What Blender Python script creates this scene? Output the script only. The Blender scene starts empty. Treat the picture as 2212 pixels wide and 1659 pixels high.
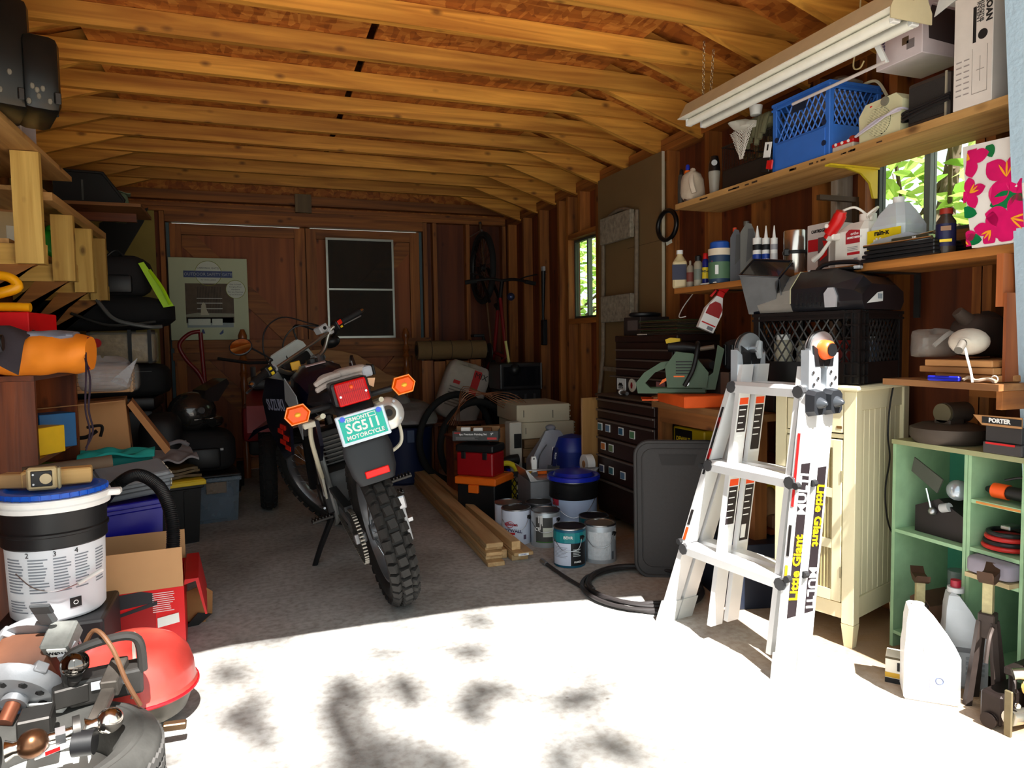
import bpy, bmesh, math, random
import numpy as np
from mathutils import Matrix, Vector, Euler
random.seed(7)
SC = bpy.context.scene
COL = SC.collection
# ------------------------------------------------------------------ camera
FOC, CXP, CYP, EYE = 1520., 1106., 829.5, 1.12
def _n(v):
    v = np.array(v, float); return v/np.linalg.norm(v)
_Yc = _n((545-CXP, -(745-CYP), -FOC))
_Xc = np.array((4142., -(675-CYP), -FOC)); _Xc = _n(_Xc-_Xc.dot(_Yc)*_Yc)
_Zc = np.cross(_Xc, _Yc)
CM = np.array([_Xc, _Yc, _Zc])
cam = bpy.data.cameras.new('camera'); cam.lens = FOC/2212*36; cam.sensor_width = 36; cam.clip_start = .02
co = bpy.data.objects.new('camera', cam); COL.objects.link(co)
m4 = Matrix(CM.tolist()).to_4x4(); m4.translation = (0, 0, EYE); co.matrix_world = m4
SC.camera = co
# ------------------------------------------------------------------ world, sun, exposure
SC.view_settings.view_transform = 'Standard'; SC.view_settings.look = 'None'
SC.view_settings.gamma = 1; SC.view_settings.use_curve_mapping = False
SC.view_settings.exposure = -.3
wd = bpy.data.worlds.new('sky'); SC.world = wd; wd.use_nodes = True
nt = wd.node_tree; bg = nt.nodes['Background']
sky = nt.nodes.new('ShaderNodeTexSky'); sky.sky_type = 'HOSEK_WILKIE'; sky.turbidity = 3
SUN = Vector((-.096, 1, -1.523)).normalized()
sky.sun_direction = -SUN
mixn = nt.nodes.new('ShaderNodeMixRGB'); mixn.inputs[0].default_value = .6; mixn.inputs[2].default_value = (.62, .66, .62, 1)
nt.links.new(sky.outputs[0], mixn.inputs[1]); nt.links.new(mixn.outputs[0], bg.inputs[0]); bg.inputs[1].default_value = 4.6
sl = bpy.data.lights.new('sun', 'SUN'); sl.energy = 25; sl.angle = .0095; sl.color = (1, .97, .92)
so = bpy.data.objects.new('sun', sl); COL.objects.link(so); so.location = (1, -3, 6)
so.rotation_euler = SUN.to_track_quat('-Z', 'Y').to_euler()
pl = bpy.data.lights.new('door_portal', 'AREA'); pl.shape = 'RECTANGLE'; pl.size = 3.0; pl.size_y = 2.28
pl.cycles.is_portal = True
po = bpy.data.objects.new('door_portal', pl); COL.objects.link(po); po.location = (.5, 1.25, 1.15); po.rotation_euler = (math.pi/2, 0, 0)

# ------------------------------------------------------------------ survey helpers: a photo pixel on a known world plane
def ray(x, y): return CM @ np.array((x-CXP, -(y-CYP), -FOC))/FOC
def W(x, y, X=None, Y=None, Z=None, D=None):
    r = ray(x, y)
    t = D if D is not None else ((Z-EYE)/r[2] if Z is not None else (Y/r[1] if Y is not None else X/r[0]))
    return Vector((r[0]*t, r[1]*t, EYE+r[2]*t))
def depth(p): return float(-(CM.T @ (np.array(p)-np.array((0, 0, EYE))))[2])
# ------------------------------------------------------------------ materials
MATS = {}
def new_mat(name):
    m = bpy.data.materials.new(name); m.use_nodes = True
    return m, m.node_tree, m.node_tree.nodes['Principled BSDF']
def srgb(c): return tuple(((v/255)/12.92 if v/255 <= .04045 else ((v/255+.055)/1.055)**2.4) for v in c)
def M(c, rough=.5, metal=0, var=.12, sc=18, bump=.05, coat=0, trans=0, alpha=1, ior=1.45, emit=None, es=1, spec=.5):
    """procedural paint/plastic/metal: base colour with noise mottling and fine relief"""
    k = (c, rough, metal, var, sc, bump, coat, trans, alpha, emit, es, spec)
    if k in MATS: return MATS[k]
    m, t, b = new_mat('mat'); L = t.links
    tc = t.nodes.new('ShaderNodeTexCoord'); nz = t.nodes.new('ShaderNodeTexNoise')
    nz.inputs['Scale'].default_value = sc; nz.inputs['Detail'].default_value = 4
    L.new(tc.outputs['Object'], nz.inputs['Vector'])
    mx = t.nodes.new('ShaderNodeMixRGB'); mx.blend_type = 'MIX'
    lin = srgb(c)
    mx.inputs[1].default_value = (*[v*(1-var) for v in lin], 1)
    mx.inputs[2].default_value = (*[min(1, v*(1+var)) for v in lin], 1)
    L.new(nz.outputs['Fac'], mx.inputs[0]); L.new(mx.outputs[0], b.inputs['Base Color'])
    b.inputs['Roughness'].default_value = rough; b.inputs['Metallic'].default_value = metal
    b.inputs['Coat Weight'].default_value = coat; b.inputs['Transmission Weight'].default_value = trans
    b.inputs['Alpha'].default_value = alpha; b.inputs['IOR'].default_value = ior
    b.inputs['Specular IOR Level'].default_value = spec
    if emit: b.inputs['Emission Color'].default_value = (*srgb(emit), 1); b.inputs['Emission Strength'].default_value = es
    if bump:
        bp = t.nodes.new('ShaderNodeBump'); bp.inputs['Strength'].default_value = bump; bp.inputs['Distance'].default_value = .01
        L.new(nz.outputs['Fac'], bp.inputs['Height']); L.new(bp.outputs[0], b.inputs['Normal'])
    MATS[k] = m; return m
def wood(dark, light, axis='y', rough=.62, knots=True, name='wood', fig=1.0):
    k = ('w', dark, light, axis, rough, knots, fig)
    if k in MATS: return MATS[k]
    m, t, b = new_mat(name); L = t.links
    tc = t.nodes.new('ShaderNodeTexCoord'); oi = t.nodes.new('ShaderNodeObjectInfo')
    ad = t.nodes.new('ShaderNodeVectorMath'); ad.operation = 'ADD'
    sc_ = t.nodes.new('ShaderNodeVectorMath'); sc_.operation = 'SCALE'; sc_.inputs['Scale'].default_value = 37.
    cb = t.nodes.new('ShaderNodeCombineXYZ')
    for i in range(3): L.new(oi.outputs['Random'], cb.inputs[i])
    L.new(cb.outputs[0], sc_.inputs[0])
    L.new(tc.outputs['Object'], ad.inputs[0]); L.new(sc_.outputs[0], ad.inputs[1])
    mp = t.nodes.new('ShaderNodeMapping'); L.new(ad.outputs[0], mp.inputs['Vector'])
    s = {'x': (1.2, 22, 22), 'y': (22, 1.2, 22), 'z': (22, 22, 1.2)}[axis]
    mp.inputs['Scale'].default_value = tuple(v*fig for v in s)
    nz = t.nodes.new('ShaderNodeTexNoise'); nz.inputs['Scale'].default_value = 1; nz.inputs['Detail'].default_value = 6
    nz.inputs['Distortion'].default_value = .8; L.new(mp.outputs[0], nz.inputs['Vector'])
    rp = t.nodes.new('ShaderNodeValToRGB'); L.new(nz.outputs['Fac'], rp.inputs[0])
    rp.color_ramp.elements[0].position = .3; rp.color_ramp.elements[1].position = .68
    rp.color_ramp.elements[0].color = (*srgb(dark), 1); rp.color_ramp.elements[1].color = (*srgb(light), 1)
    out = rp.outputs[0]
    if knots:
        mk = t.nodes.new('ShaderNodeMapping'); L.new(ad.outputs[0], mk.inputs['Vector'])
        mk.inputs['Scale'].default_value = {'x': (5, 9, 9), 'y': (9, 5, 9), 'z': (9, 9, 5)}[axis]
        vo = t.nodes.new('ShaderNodeTexVoronoi'); vo.inputs['Scale'].default_value = 1; L.new(mk.outputs[0], vo.inputs['Vector'])
        kr = t.nodes.new('ShaderNodeValToRGB'); L.new(vo.outputs['Distance'], kr.inputs[0])
        kr.color_ramp.elements[0].position = .05; kr.color_ramp.elements[1].position = .17
        kr.color_ramp.elements[0].color = (.22, .16, .12, 1); kr.color_ramp.elements[1].color = (1, 1, 1, 1)
        mu = t.nodes.new('ShaderNodeMixRGB'); mu.blend_type = 'MULTIPLY'; mu.inputs[0].default_value = .85
        L.new(out, mu.inputs[1]); L.new(kr.outputs[0], mu.inputs[2]); out = mu.outputs[0]
    hs = t.nodes.new('ShaderNodeHueSaturation'); L.new(out, hs.inputs['Color'])
    mr = t.nodes.new('ShaderNodeMapRange'); mr.inputs['To Min'].default_value = .82; mr.inputs['To Max'].default_value = 1.16
    L.new(oi.outputs['Random'], mr.inputs[0]); L.new(mr.outputs[0], hs.inputs['Value'])
    L.new(hs.outputs[0], b.inputs['Base Color']); b.inputs['Roughness'].default_value = rough
    bp = t.nodes.new('ShaderNodeBump'); bp.inputs['Strength'].default_value = .25; bp.inputs['Distance'].default_value = .004
    L.new(nz.outputs['Fac'], bp.inputs['Height']); L.new(bp.outputs[0], b.inputs['Normal'])
    MATS[k] = m; return m
def osb():
    m, t, b = new_mat('osb'); L = t.links
    tc = t.nodes.new('ShaderNodeTexCoord'); outs = []
    for i, (s, r) in enumerate((((26, 9, 20), .5), ((8, 24, 20), 2.1))):
        mp = t.nodes.new('ShaderNodeMapping'); mp.inputs['Scale'].default_value = s; mp.inputs['Rotation'].default_value = (0, 0, r)
        L.new(tc.outputs['Object'], mp.inputs['Vector'])
        v = t.nodes.new('ShaderNodeTexVoronoi'); v.inputs['Scale'].default_value = 1.3; L.new(mp.outputs[0], v.inputs['Vector'])
        sp = t.nodes.new('ShaderNodeSeparateColor'); L.new(v.outputs['Color'], sp.inputs[0]); outs.append(sp.outputs[0])
    ma = t.nodes.new('ShaderNodeMath'); ma.operation = 'ADD'; L.new(outs[0], ma.inputs[0]); L.new(outs[1], ma.inputs[1])
    mh = t.nodes.new('ShaderNodeMath'); mh.operation = 'MULTIPLY'; mh.inputs[1].default_value = .5; L.new(ma.outputs[0], mh.inputs[0])
    rp = t.nodes.new('ShaderNodeValToRGB'); L.new(mh.outputs[0], rp.inputs[0])
    rp.color_ramp.elements[0].color = (*srgb((120, 58, 14)), 1); rp.color_ramp.elements[1].color = (*srgb((214, 140, 58)), 1)
    e = rp.color_ramp.elements.new(.45); e.color = (*srgb((170, 92, 26)), 1)
    L.new(rp.outputs[0], b.inputs['Base Color']); b.inputs['Roughness'].default_value = .6
    bp = t.nodes.new('ShaderNodeBump'); bp.inputs['Strength'].default_value = .3; bp.inputs['Distance'].default_value = .004
    L.new(mh.outputs[0], bp.inputs['Height']); L.new(bp.outputs[0], b.inputs['Normal'])
    return m
def concrete():
    m, t, b = new_mat('concrete'); L = t.links
    tc = t.nodes.new('ShaderNodeTexCoord')
    def nz(s, d=8, w=0):
        n = t.nodes.new('ShaderNodeTexNoise'); n.inputs['Scale'].default_value = s; n.inputs['Detail'].default_value = d
        n.inputs['Distortion'].default_value = w; L.new(tc.outputs['Object'], n.inputs['Vector']); return n
    a = nz(2.2, 8, .6); c = nz(38, 6); f = nz(120, 3)
    rp = t.nodes.new('ShaderNodeValToRGB'); L.new(a.outputs['Fac'], rp.inputs[0])
    rp.color_ramp.elements[0].position = .28; rp.color_ramp.elements[1].position = .72
    rp.color_ramp.elements[0].color = (*srgb((150, 148, 144)), 1); rp.color_ramp.elements[1].color = (*srgb((198, 198, 196)), 1)
    r2 = t.nodes.new('ShaderNodeValToRGB'); L.new(c.outputs['Fac'], r2.inputs[0])
    r2.color_ramp.elements[0].position = .25; r2.color_ramp.elements[1].position = .6
    r2.color_ramp.elements[0].color = (.62, .58, .54, 1); r2.color_ramp.elements[1].color = (1, 1, 1, 1)
    mu = t.nodes.new('ShaderNodeMixRGB'); mu.blend_type = 'MULTIPLY'; mu.inputs[0].default_value = 1
    L.new(rp.outputs[0], mu.inputs[1]); L.new(r2.outputs[0], mu.inputs[2])
    vo = t.nodes.new('ShaderNodeTexVoronoi'); vo.inputs['Scale'].default_value = 9; L.new(tc.outputs['Object'], vo.inputs['Vector'])
    r3 = t.nodes.new('ShaderNodeValToRGB'); L.new(vo.outputs['Distance'], r3.inputs[0])
    r3.color_ramp.elements[0].position = .02; r3.color_ramp.elements[1].position = .07
    r3.color_ramp.elements[0].color = (.35, .3, .26, 1); r3.color_ramp.elements[1].color = (1, 1, 1, 1)
    m2 = t.nodes.new('ShaderNodeMixRGB'); m2.blend_type = 'MULTIPLY'; m2.inputs[0].default_value = .7
    L.new(mu.outputs[0], m2.inputs[1]); L.new(r3.outputs[0], m2.inputs[2])
    # tan tint along the right side of the slab
    sx = t.nodes.new('ShaderNodeSeparateXYZ'); L.new(tc.outputs['Object'], sx.inputs[0])
    ms = t.nodes.new('ShaderNodeMath'); ms.operation = 'ADD'; L.new(sx.outputs[0], ms.inputs[0])
    m3 = t.nodes.new('ShaderNodeMath'); m3.operation = 'MULTIPLY'; m3.inputs[1].default_value = 1.2; L.new(a.outputs['Fac'], m3.inputs[0]); L.new(m3.outputs[0], ms.inputs[1])
    mr = t.nodes.new('ShaderNodeMapRange'); mr.inputs['From Min'].default_value = 2.1; mr.inputs['From Max'].default_value = 2.7
    L.new(ms.outputs[0], mr.inputs[0])
    m4_ = t.nodes.new('ShaderNodeMixRGB'); m4_.inputs[2].default_value = (*srgb((158, 126, 92)), 1); L.new(m2.outputs[0], m4_.inputs[1]); L.new(mr.outputs[0], m4_.inputs[0])
    L.new(m4_.outputs[0], b.inputs['Base Color']); b.inputs['Roughness'].default_value = .8
    bp = t.nodes.new('ShaderNodeBump'); bp.inputs['Strength'].default_value = .35; bp.inputs['Distance'].default_value = .004
    L.new(f.outputs['Fac'], bp.inputs['Height']); L.new(bp.outputs[0], b.inputs['Normal'])
    return m
PINE = lambda a: wood((160, 98, 28), (226, 162, 66), a)
STUD = lambda a: wood((112, 60, 20), (172, 104, 42), a)
SHEATH = lambda a: wood((80, 34, 10), (128, 60, 22), a, fig=.6)
LUMBER = lambda a: wood((176, 136, 88), (216, 182, 132), a)
SHELFW = lambda a: wood((150, 108, 56), (196, 152, 92), a)
DARKW = lambda a: wood((78, 34, 14), (134, 66, 26), a, rough=.4)
BLACK = M((22, 22, 24), .45); DBLACK = M((12, 12, 13), .6); RUB = M((26, 25, 25), .85, bump=.2, sc=60)
GREYP = M((110, 112, 115), .5); LGREY = M((178, 180, 182), .5); WHITE = M((236, 236, 232), .5, var=.03)
RED = M((200, 22, 24), .4); BLUE = M((22, 40, 170), .35); ORANGE = M((240, 110, 20), .5)
CHROME = M((225, 225, 225), .12, 1, var=.03, bump=0); STEEL = M((170, 172, 176), .35, 1, var=.08)
ALU = M((205, 206, 208), .3, .9, var=.05, sc=40); DSTEEL = M((70, 68, 66), .5, .8, var=.3)
CARD = M((176, 128, 82), .8, var=.08); YEL = M((240, 205, 40), .45)
# ------------------------------------------------------------------ mesh builder
class MB:
    def __init__(s, name, mat, parent, smooth=False):
        s.name, s.mat, s.parent, s.v, s.f, s.sm, s.smooth, s.X = name, mat, parent, [], [], [], smooth, Matrix()
        s.ob = None; s.kind = None; s.label = None; s.prop = {}
    def at(s, loc=(0, 0, 0), rot=(0, 0, 0), sc=(1, 1, 1)):
        s.X = Matrix.LocRotScale(Vector(loc), Euler(rot), Vector(sc)); return s
    def add(s, vs, fs, smooth=None):
        o = len(s.v); s.v += [tuple(s.X @ Vector(p)) for p in vs]
        s.f += [tuple(i+o for i in f) for f in fs]; s.sm += [s.smooth if smooth is None else smooth]*len(fs); return s
    def box(s, x0, y0, z0, x1, y1, z1, b=0.0):
        if x0 > x1: x0, x1 = x1, x0
        if y0 > y1: y0, y1 = y1, y0
        if z0 > z1: z0, z1 = z1, z0
        if b <= 0:
            return s.add([(x0, y0, z0), (x1, y0, z0), (x1, y1, z0), (x0, y1, z0), (x0, y0, z1), (x1, y0, z1), (x1, y1, z1), (x0, y1, z1)],
                         [(0, 3, 2, 1), (4, 5, 6, 7), (0, 1, 5, 4), (1, 2, 6, 5), (2, 3, 7, 6), (3, 0, 4, 7)], False)
        b = min(b, (x1-x0)*.49, (y1-y0)*.49, (z1-z0)*.49)
        bm = bmesh.new(); bmesh.ops.create_cube(bm, size=1)
        for v in bm.verts: v.co = Vector((x0+(x1-x0)*(v.co.x+.5), y0+(y1-y0)*(v.co.y+.5), z0+(z1-z0)*(v.co.z+.5)))
        bmesh.ops.bevel(bm, geom=bm.edges[:], offset=b, segments=2 if b > .006 else 1, affect='EDGES', profile=.5)
        bm.verts.index_update(); s.add([v.co[:] for v in bm.verts], [[v.index for v in f.verts] for f in bm.faces], b > .012); bm.free(); return s
    def lathe(s, pr, n=24, c=(0, 0, 0), smooth=True, sx=1, sy=1):
        vs, fs = [], []
        for r, z in pr:
            for i in range(n):
                a = 2*math.pi*i/n; vs.append((c[0]+r*math.cos(a)*sx, c[1]+r*math.sin(a)*sy, c[2]+z))
        for j in range(len(pr)-1):
            for i in range(n):
                k = (i+1) % n; fs.append((j*n+i, j*n+k, (j+1)*n+k, (j+1)*n+i))
        fs.append(tuple(range(n-1, -1, -1))); m = (len(pr)-1)*n; fs.append(tuple(range(m, m+n)))
        return s.add(vs, fs, smooth)
    def tube(s, pts, r, n=8, smooth=True, cap=True, closed=False):
        pts = [Vector(p) for p in pts]; rs = r if isinstance(r, (list, tuple)) else [r]*len(pts)
        vs, fs = [], []; N = len(pts); up = None
        for i, p in enumerate(pts):
            a = pts[i-1] if (i or closed) else p; b = pts[(i+1) % N] if (i < N-1 or closed) else p
            d = (b-a); d = d.normalized() if d.length > 1e-9 else Vector((0, 0, 1))
            if up is None: up = Vector((0, 0, 1)) if abs(d.z) < .9 else Vector((1, 0, 0))
            e1 = up-d*up.dot(d)
            if e1.length < 1e-6: e1 = d.orthogonal()
            e1.normalize(); e2 = d.cross(e1); up = e1
            for k in range(n):
                t = 2*math.pi*k/n; vs.append(p+(e1*math.cos(t)+e2*math.sin(t))*rs[i])
        for i in range(N if closed else N-1):
            j = (i+1) % N
            for k in range(n): fs.append((i*n+k, i*n+(k+1) % n, j*n+(k+1) % n, j*n+k))
        if cap and not closed: fs += [tuple(range(n-1, -1, -1)), tuple(range((N-1)*n, N*n))]
        return s.add(vs, fs, smooth)
    def cyl(s, a, b, r, r2=None, n=14, smooth=True): return s.tube([a, b], [r, r if r2 is None else r2], n, smooth)
    def ring(s, c, R, r, ax='z', n=32, m=8, sy=1):
        pts = []
        for i in range(n):
            t = 2*math.pi*i/n; u, v = R*math.cos(t), R*sy*math.sin(t)
            pts.append({'z': (c[0]+u, c[1]+v, c[2]), 'y': (c[0]+u, c[1], c[2]+v), 'x': (c[0], c[1]+u, c[2]+v)}[ax])
        return s.tube(pts, r, m, closed=True)
    def ball(s, c, r, n=16, sz=1, sx=1, sy=1):
        pr = [(r*math.sin(math.pi*(i+.02)/(n//2+.04)), -r*sz*math.cos(math.pi*(i+.02)/(n//2+.04))) for i in range(n//2+1)]
        return s.lathe(pr, n, c, True, sx, sy)
    def prism(s, poly, d0, d1, ax='y', smooth=False):
        """closed polygon (u,v) extruded from d0 to d1; ax y: u=x v=z ; x: u=y v=z ; z: u=x v=y"""
        f = {'y': lambda u, v, d: (u, d, v), 'x': lambda u, v, d: (d, u, v), 'z': lambda u, v, d: (u, v, d)}[ax]
        n = len(poly); vs = [f(u, v, d0) for u, v in poly]+[f(u, v, d1) for u, v in poly]
        fs = [tuple(range(n)), tuple(range(2*n-1, n-1, -1))]+[(i, i+n, (i+1) % n+n, (i+1) % n) for i in range(n)]
        return s.add(vs, fs, smooth)
    def cloth(s, nu, nv, fn, th=.004, smooth=True):
        vs = [fn(i/nu, j/nv) for j in range(nv+1) for i in range(nu+1)]; k = len(vs); w = nu+1
        vs += [(p[0], p[1], p[2]-th) for p in vs]
        fs = [(j*w+i, j*w+i+1, (j+1)*w+i+1, (j+1)*w+i) for j in range(nv) for i in range(nu)]
        fs += [tuple(a+k for a in reversed(f)) for f in fs]
        e = [i for i in range(w)]+[j*w+nu for j in range(1, nv+1)]+[nv*w+i for i in range(nu-1, -1, -1)]+[j*w for j in range(nv-1, 0, -1)]
        fs += [(e[(i+1) % len(e)], e[i], e[i]+k, e[(i+1) % len(e)]+k) for i in range(len(e))]
        return s.add(vs, fs, smooth)
    def p(s, name, mat, smooth=False):
        m = MB(name, mat, s, smooth); REG.append(m); return m
REG = []
class Thing:
    def __init__(s, name, label, cat, loc=(0, 0, 0), rz=0, group=None, rot=None):
        o = s.ob = bpy.data.objects.new(name, None); COL.objects.link(o); o.empty_display_size = .05
        o.location = loc; o.rotation_euler = rot or (0, 0, rz)
        if label: o['label'] = label; o['category'] = cat
        if group: o['group'] = group
    def p(s, name, mat, smooth=False):
        m = MB(name, mat, s, smooth); REG.append(m); return m
def struct(name):
    t = Thing(name, None, None); t.ob['kind'] = 'structure'; return t
def one(name, label, cat, mat, loc=(0, 0, 0), rz=0, group=None, smooth=False, rot=None, kind=None):
    """a thing that is one mesh"""
    m = MB(name, mat, None, smooth); m.prop = {'loc': loc, 'rot': rot or (0, 0, rz), 'label': label, 'category': cat, 'group': group, 'kind': kind}
    REG.append(m); return m
def flush():
    for m in REG:
        if not m.v and m.ob is None:
            m.ob = bpy.data.objects.new(m.name, None)
        elif m.ob is None:
            me = bpy.data.meshes.new(m.name); me.from_pydata(m.v, [], m.f); me.validate()
            if len(me.polygons) == len(m.sm): me.polygons.foreach_set('use_smooth', m.sm)
            bm = bmesh.new(); bm.from_mesh(me); bmesh.ops.recalc_face_normals(bm, faces=bm.faces[:]); bm.to_mesh(me); bm.free()
            if any(m.sm) and hasattr(me, 'set_sharp_from_angle'): me.set_sharp_from_angle(angle=math.radians(40))
            me.materials.append(m.mat); m.ob = bpy.data.objects.new(m.name, me)
        else: continue
        COL.objects.link(m.ob)
        if m.kind: m.ob['kind'] = m.kind
        if m.label: m.ob['label'] = m.label
        if m.parent is not None: m.ob.parent = m.parent.ob
        elif m.prop:
            m.ob.location = m.prop['loc']; m.ob.rotation_euler = m.prop['rot']
            for k in ('label', 'category', 'group', 'kind'):
                if m.prop.get(k): m.ob[k] = m.prop[k]
    for fn in TXT: fn()
    REG.clear(); TXT.clear()
TXT = []
def text(parent, s, size, loc, rot, mat, al='CENTER', name='lettering', bold=0.0, sx=1, ext=.0004):
    def mk():
        c = bpy.data.curves.new(name, 'FONT'); c.body = s; c.size = size; c.align_x = al; c.align_y = 'CENTER'; c.extrude = ext
        c.offset = bold; c.resolution_u = 2; c.materials.append(mat); o = bpy.data.objects.new(name, c); COL.objects.link(o)
        me = bpy.data.meshes.new_from_object(o); bpy.data.objects.remove(o); o = bpy.data.objects.new(name, me); COL.objects.link(o)
        o.location = loc; o.rotation_euler = rot; o.scale = (sx, 1, 1); o.parent = parent.ob
    TXT.append(mk)
FR = (math.pi/2, 0, 0)            # text facing local -y
LF = (math.pi/2, 0, -math.pi/2)   # text facing local -x
def copy_thing(src, loc, rz, label, group=None):
    r = src.copy(); COL.objects.link(r); r.location = loc; r.rotation_euler = (0, 0, rz); r['label'] = label
    if group: r['group'] = group
    for ch in list(src.children):
        c = ch.copy(); COL.objects.link(c); c.parent = r
        for g in ch.children:
            d = g.copy(); COL.objects.link(d); d.parent = c
    return r
def facing(name, label, cat, bx, z=None, D=None, turn=0, group=None):
    """a thing whose local -y looks at the camera; bx = pixel box x0,y0,x1,y1 ; z support height"""
    x0, y0, x1, y1 = bx; xm = (x0+x1)/2
    p = W(xm, y1, Z=z) if D is None else W(xm, y1, D=D)
    if z is not None: p.z = z
    d = depth(p); t = Thing(name, label, cat, p, math.atan2(-p.x, p.y)+turn, group)
    t.w, t.h, t.D = (x1-x0)/FOC*d, (y1-y0)/FOC*d, d; t.loc = p; return t
def on_right(name, label, cat, xf, z, xn, xfar, yt, yb=None, group=None):
    """axis-aligned thing by the right wall: local x -> +X, local y -> +Y; xn/xfar pixel columns of near/far ends on plane X=xf"""
    yb = yb or yt
    n = W(xn, yt, X=xf); f = W(xfar, yt, X=xf)
    t = Thing(name, label, cat, (xf, n.y, z), 0, group); t.dy = f.y-n.y; t.h = n.z-z; t.n = n; return t
def rough_sheet(sx, sy, amp, sc=6, seed=0):
    rnd = random.Random(seed); ph = [(rnd.uniform(0, 6), rnd.uniform(0, 6), rnd.uniform(.5, 1.6), rnd.uniform(.5, 1.6)) for _ in range(5)]
    def f(u, v):
        z = sum(math.sin(u*sc*a+p)*math.cos(v*sc*b+q) for p, q, a, b in ph)/5*amp
        return ((u-.5)*sx, (v-.5)*sy, z)
    return f
def blob(m, w, d, h, seed=0, n=18, amp=.08, pw=.55, sc=3):
    """soft lumpy volume sitting at z=0, centred in x, front at y=0"""
    rnd = random.Random(seed); ph = [(rnd.uniform(0, 6.3), rnd.uniform(0, 6.3), rnd.uniform(1, sc), rnd.uniform(1, sc)) for _ in range(6)]
    vs, fs = [], []; N = n; K = n//2
    sg = lambda v: math.copysign(abs(v)**pw, v)
    for j in range(K+1):
        ph_ = -math.pi/2+math.pi*(j+.03)/(K+.06)
        for i in range(N):
            t = 2*math.pi*i/N
            k = 1+amp*sum(math.sin(t*round(a)+p)*math.cos(ph_*b+q) for p, q, a, b in ph)/2
            x = sg(math.cos(ph_))*sg(math.cos(t))*w/2*k; y = sg(math.cos(ph_))*sg(math.sin(t))*d/2*k; z = (sg(math.sin(ph_))*(k if ph_ > 0 else 1)+1)*h/2
            vs.append((x, y+d/2, z))
    for j in range(K):
        for i in range(N):
            k = (i+1) % N; fs.append((j*N+i, j*N+k, (j+1)*N+k, (j+1)*N+i))
    fs += [tuple(range(N-1, -1, -1)), tuple(range(K*N, K*N+N))]
    return m.add(vs, fs, True)
def arc(c, R, a0, a1, n, ax='y', sy=1):
    out = []
    for i in range(n+1):
        a = math.radians(a0+(a1-a0)*i/n); u, v = R*math.cos(a), R*sy*math.sin(a)
        out.append({'y': (c[0]+u, c[1], c[2]+v), 'x': (c[0], c[1]+u, c[2]+v), 'z': (c[0]+u, c[1]+v, c[2])}[ax])
    return out
def spline(pts, k=6):
    pts = [Vector(p) for p in pts]; out = []
    for i in range(len(pts)-1):
        p0 = pts[max(i-1, 0)]; p1 = pts[i]; p2 = pts[i+1]; p3 = pts[min(i+2, len(pts)-1)]
        for j in range(k):
            t = j/k; out.append(.5*((2*p1)+(p2-p0)*t+(2*p0-5*p1+4*p2-p3)*t*t+(3*p1-p0-3*p2+p3)*t**3))
    out.append(pts[-1]); return out
# ================================================================== SETTING
XW, XL, YB, YF = 2.41, -1.29, 6.66, 1.40
fl = struct('floor'); fl.p('slab', concrete()).box(-1.6, 1.2, -.12, 2.7, 7.0, 0)
g = struct('ground'); g.p('apron', concrete()).box(-12, -14, -.2, 12, 1.2, -.005)
g.p('soil', M((96, 104, 58), .95, var=.4, sc=3, bump=.3)).box(-16, -20, -.3, 20, 22, -.205)
# ---- right wall with two windows
wr = struct('wall_right')
NW = (1.80, 2.27, 1.50, 1.98)      # window_1: y0,y1,z0,z1
FW = (4.72, 5.20, 1.29, 1.92)      # window_2
s = SHEATH('z')
def wall_pieces(a, b, w, mk):
    for y0, y1, z0, z1 in ((a, w[0], 0, 2.4), (w[1], b, 0, 2.4), (w[0], w[1], 0, w[2]), (w[0], w[1], w[3], 2.4)): mk(y0, y1, z0, z1)
for a, b, w in ((1.26, 3.6, NW), (3.6, 6.9, FW)):
    for i, (y0, y1, z0, z1) in enumerate(((a, w[0], 0, 2.4), (w[1], b, 0, 2.4), (w[0], w[1], 0, w[2]), (w[0], w[1], w[3], 2.4))):
        wr.p('sheathing_panel', s).box(2.50, y0, z0, 2.515, y1, z1)
y = 6.60
ys = []
while y > 1.3: ys.append(y); y -= .406
for y in ys:
    y += random.uniform(-.012, .012)
    for w in (NW, FW):
        if w[0]-.03 < y+.038 and y < w[1]+.03:
            wr.p('stud', STUD('z')).box(XW, y, .038, 2.498, y+.038, w[2]-.04)
            wr.p('stud', STUD('z')).box(XW, y, w[3]+.04, 2.498, y+.038, 2.265); break
    else: wr.p('stud', STUD('z')).box(XW, y, .038, 2.498, y+.038, 2.265)
for w in (NW, FW):
    for y in (w[0]-.04, w[1]+.002): wr.p('stud', STUD('z')).box(XW, y, .038, 2.498, y+.038, 2.265)
    wr.p('window_sill_rail', STUD('y')).box(XW, w[0], w[2]-.04, 2.498, w[1], w[2]-.001)
    wr.p('window_header', STUD('y')).box(XW, w[0], w[3]+.001, 2.498, w[1], w[3]+.04)
wr.p('bottom_plate', STUD('y')).box(XW, 1.42, 0, 2.498, 6.64, .037)
wr.p('top_plate', STUD('y')).box(XW, 1.42, 2.266, 2.498, 6.64, 2.302)
wr.p('top_plate', STUD('y')).box(XW, 1.42, 2.304, 2.498, 6.64, 2.34)
wr.p('paint_stained_stud', wood((150, 130, 110), (190, 176, 160), 'z')).box(XW-.002, 2.42, .04, 2.495, 2.455, 2.2)
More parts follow.
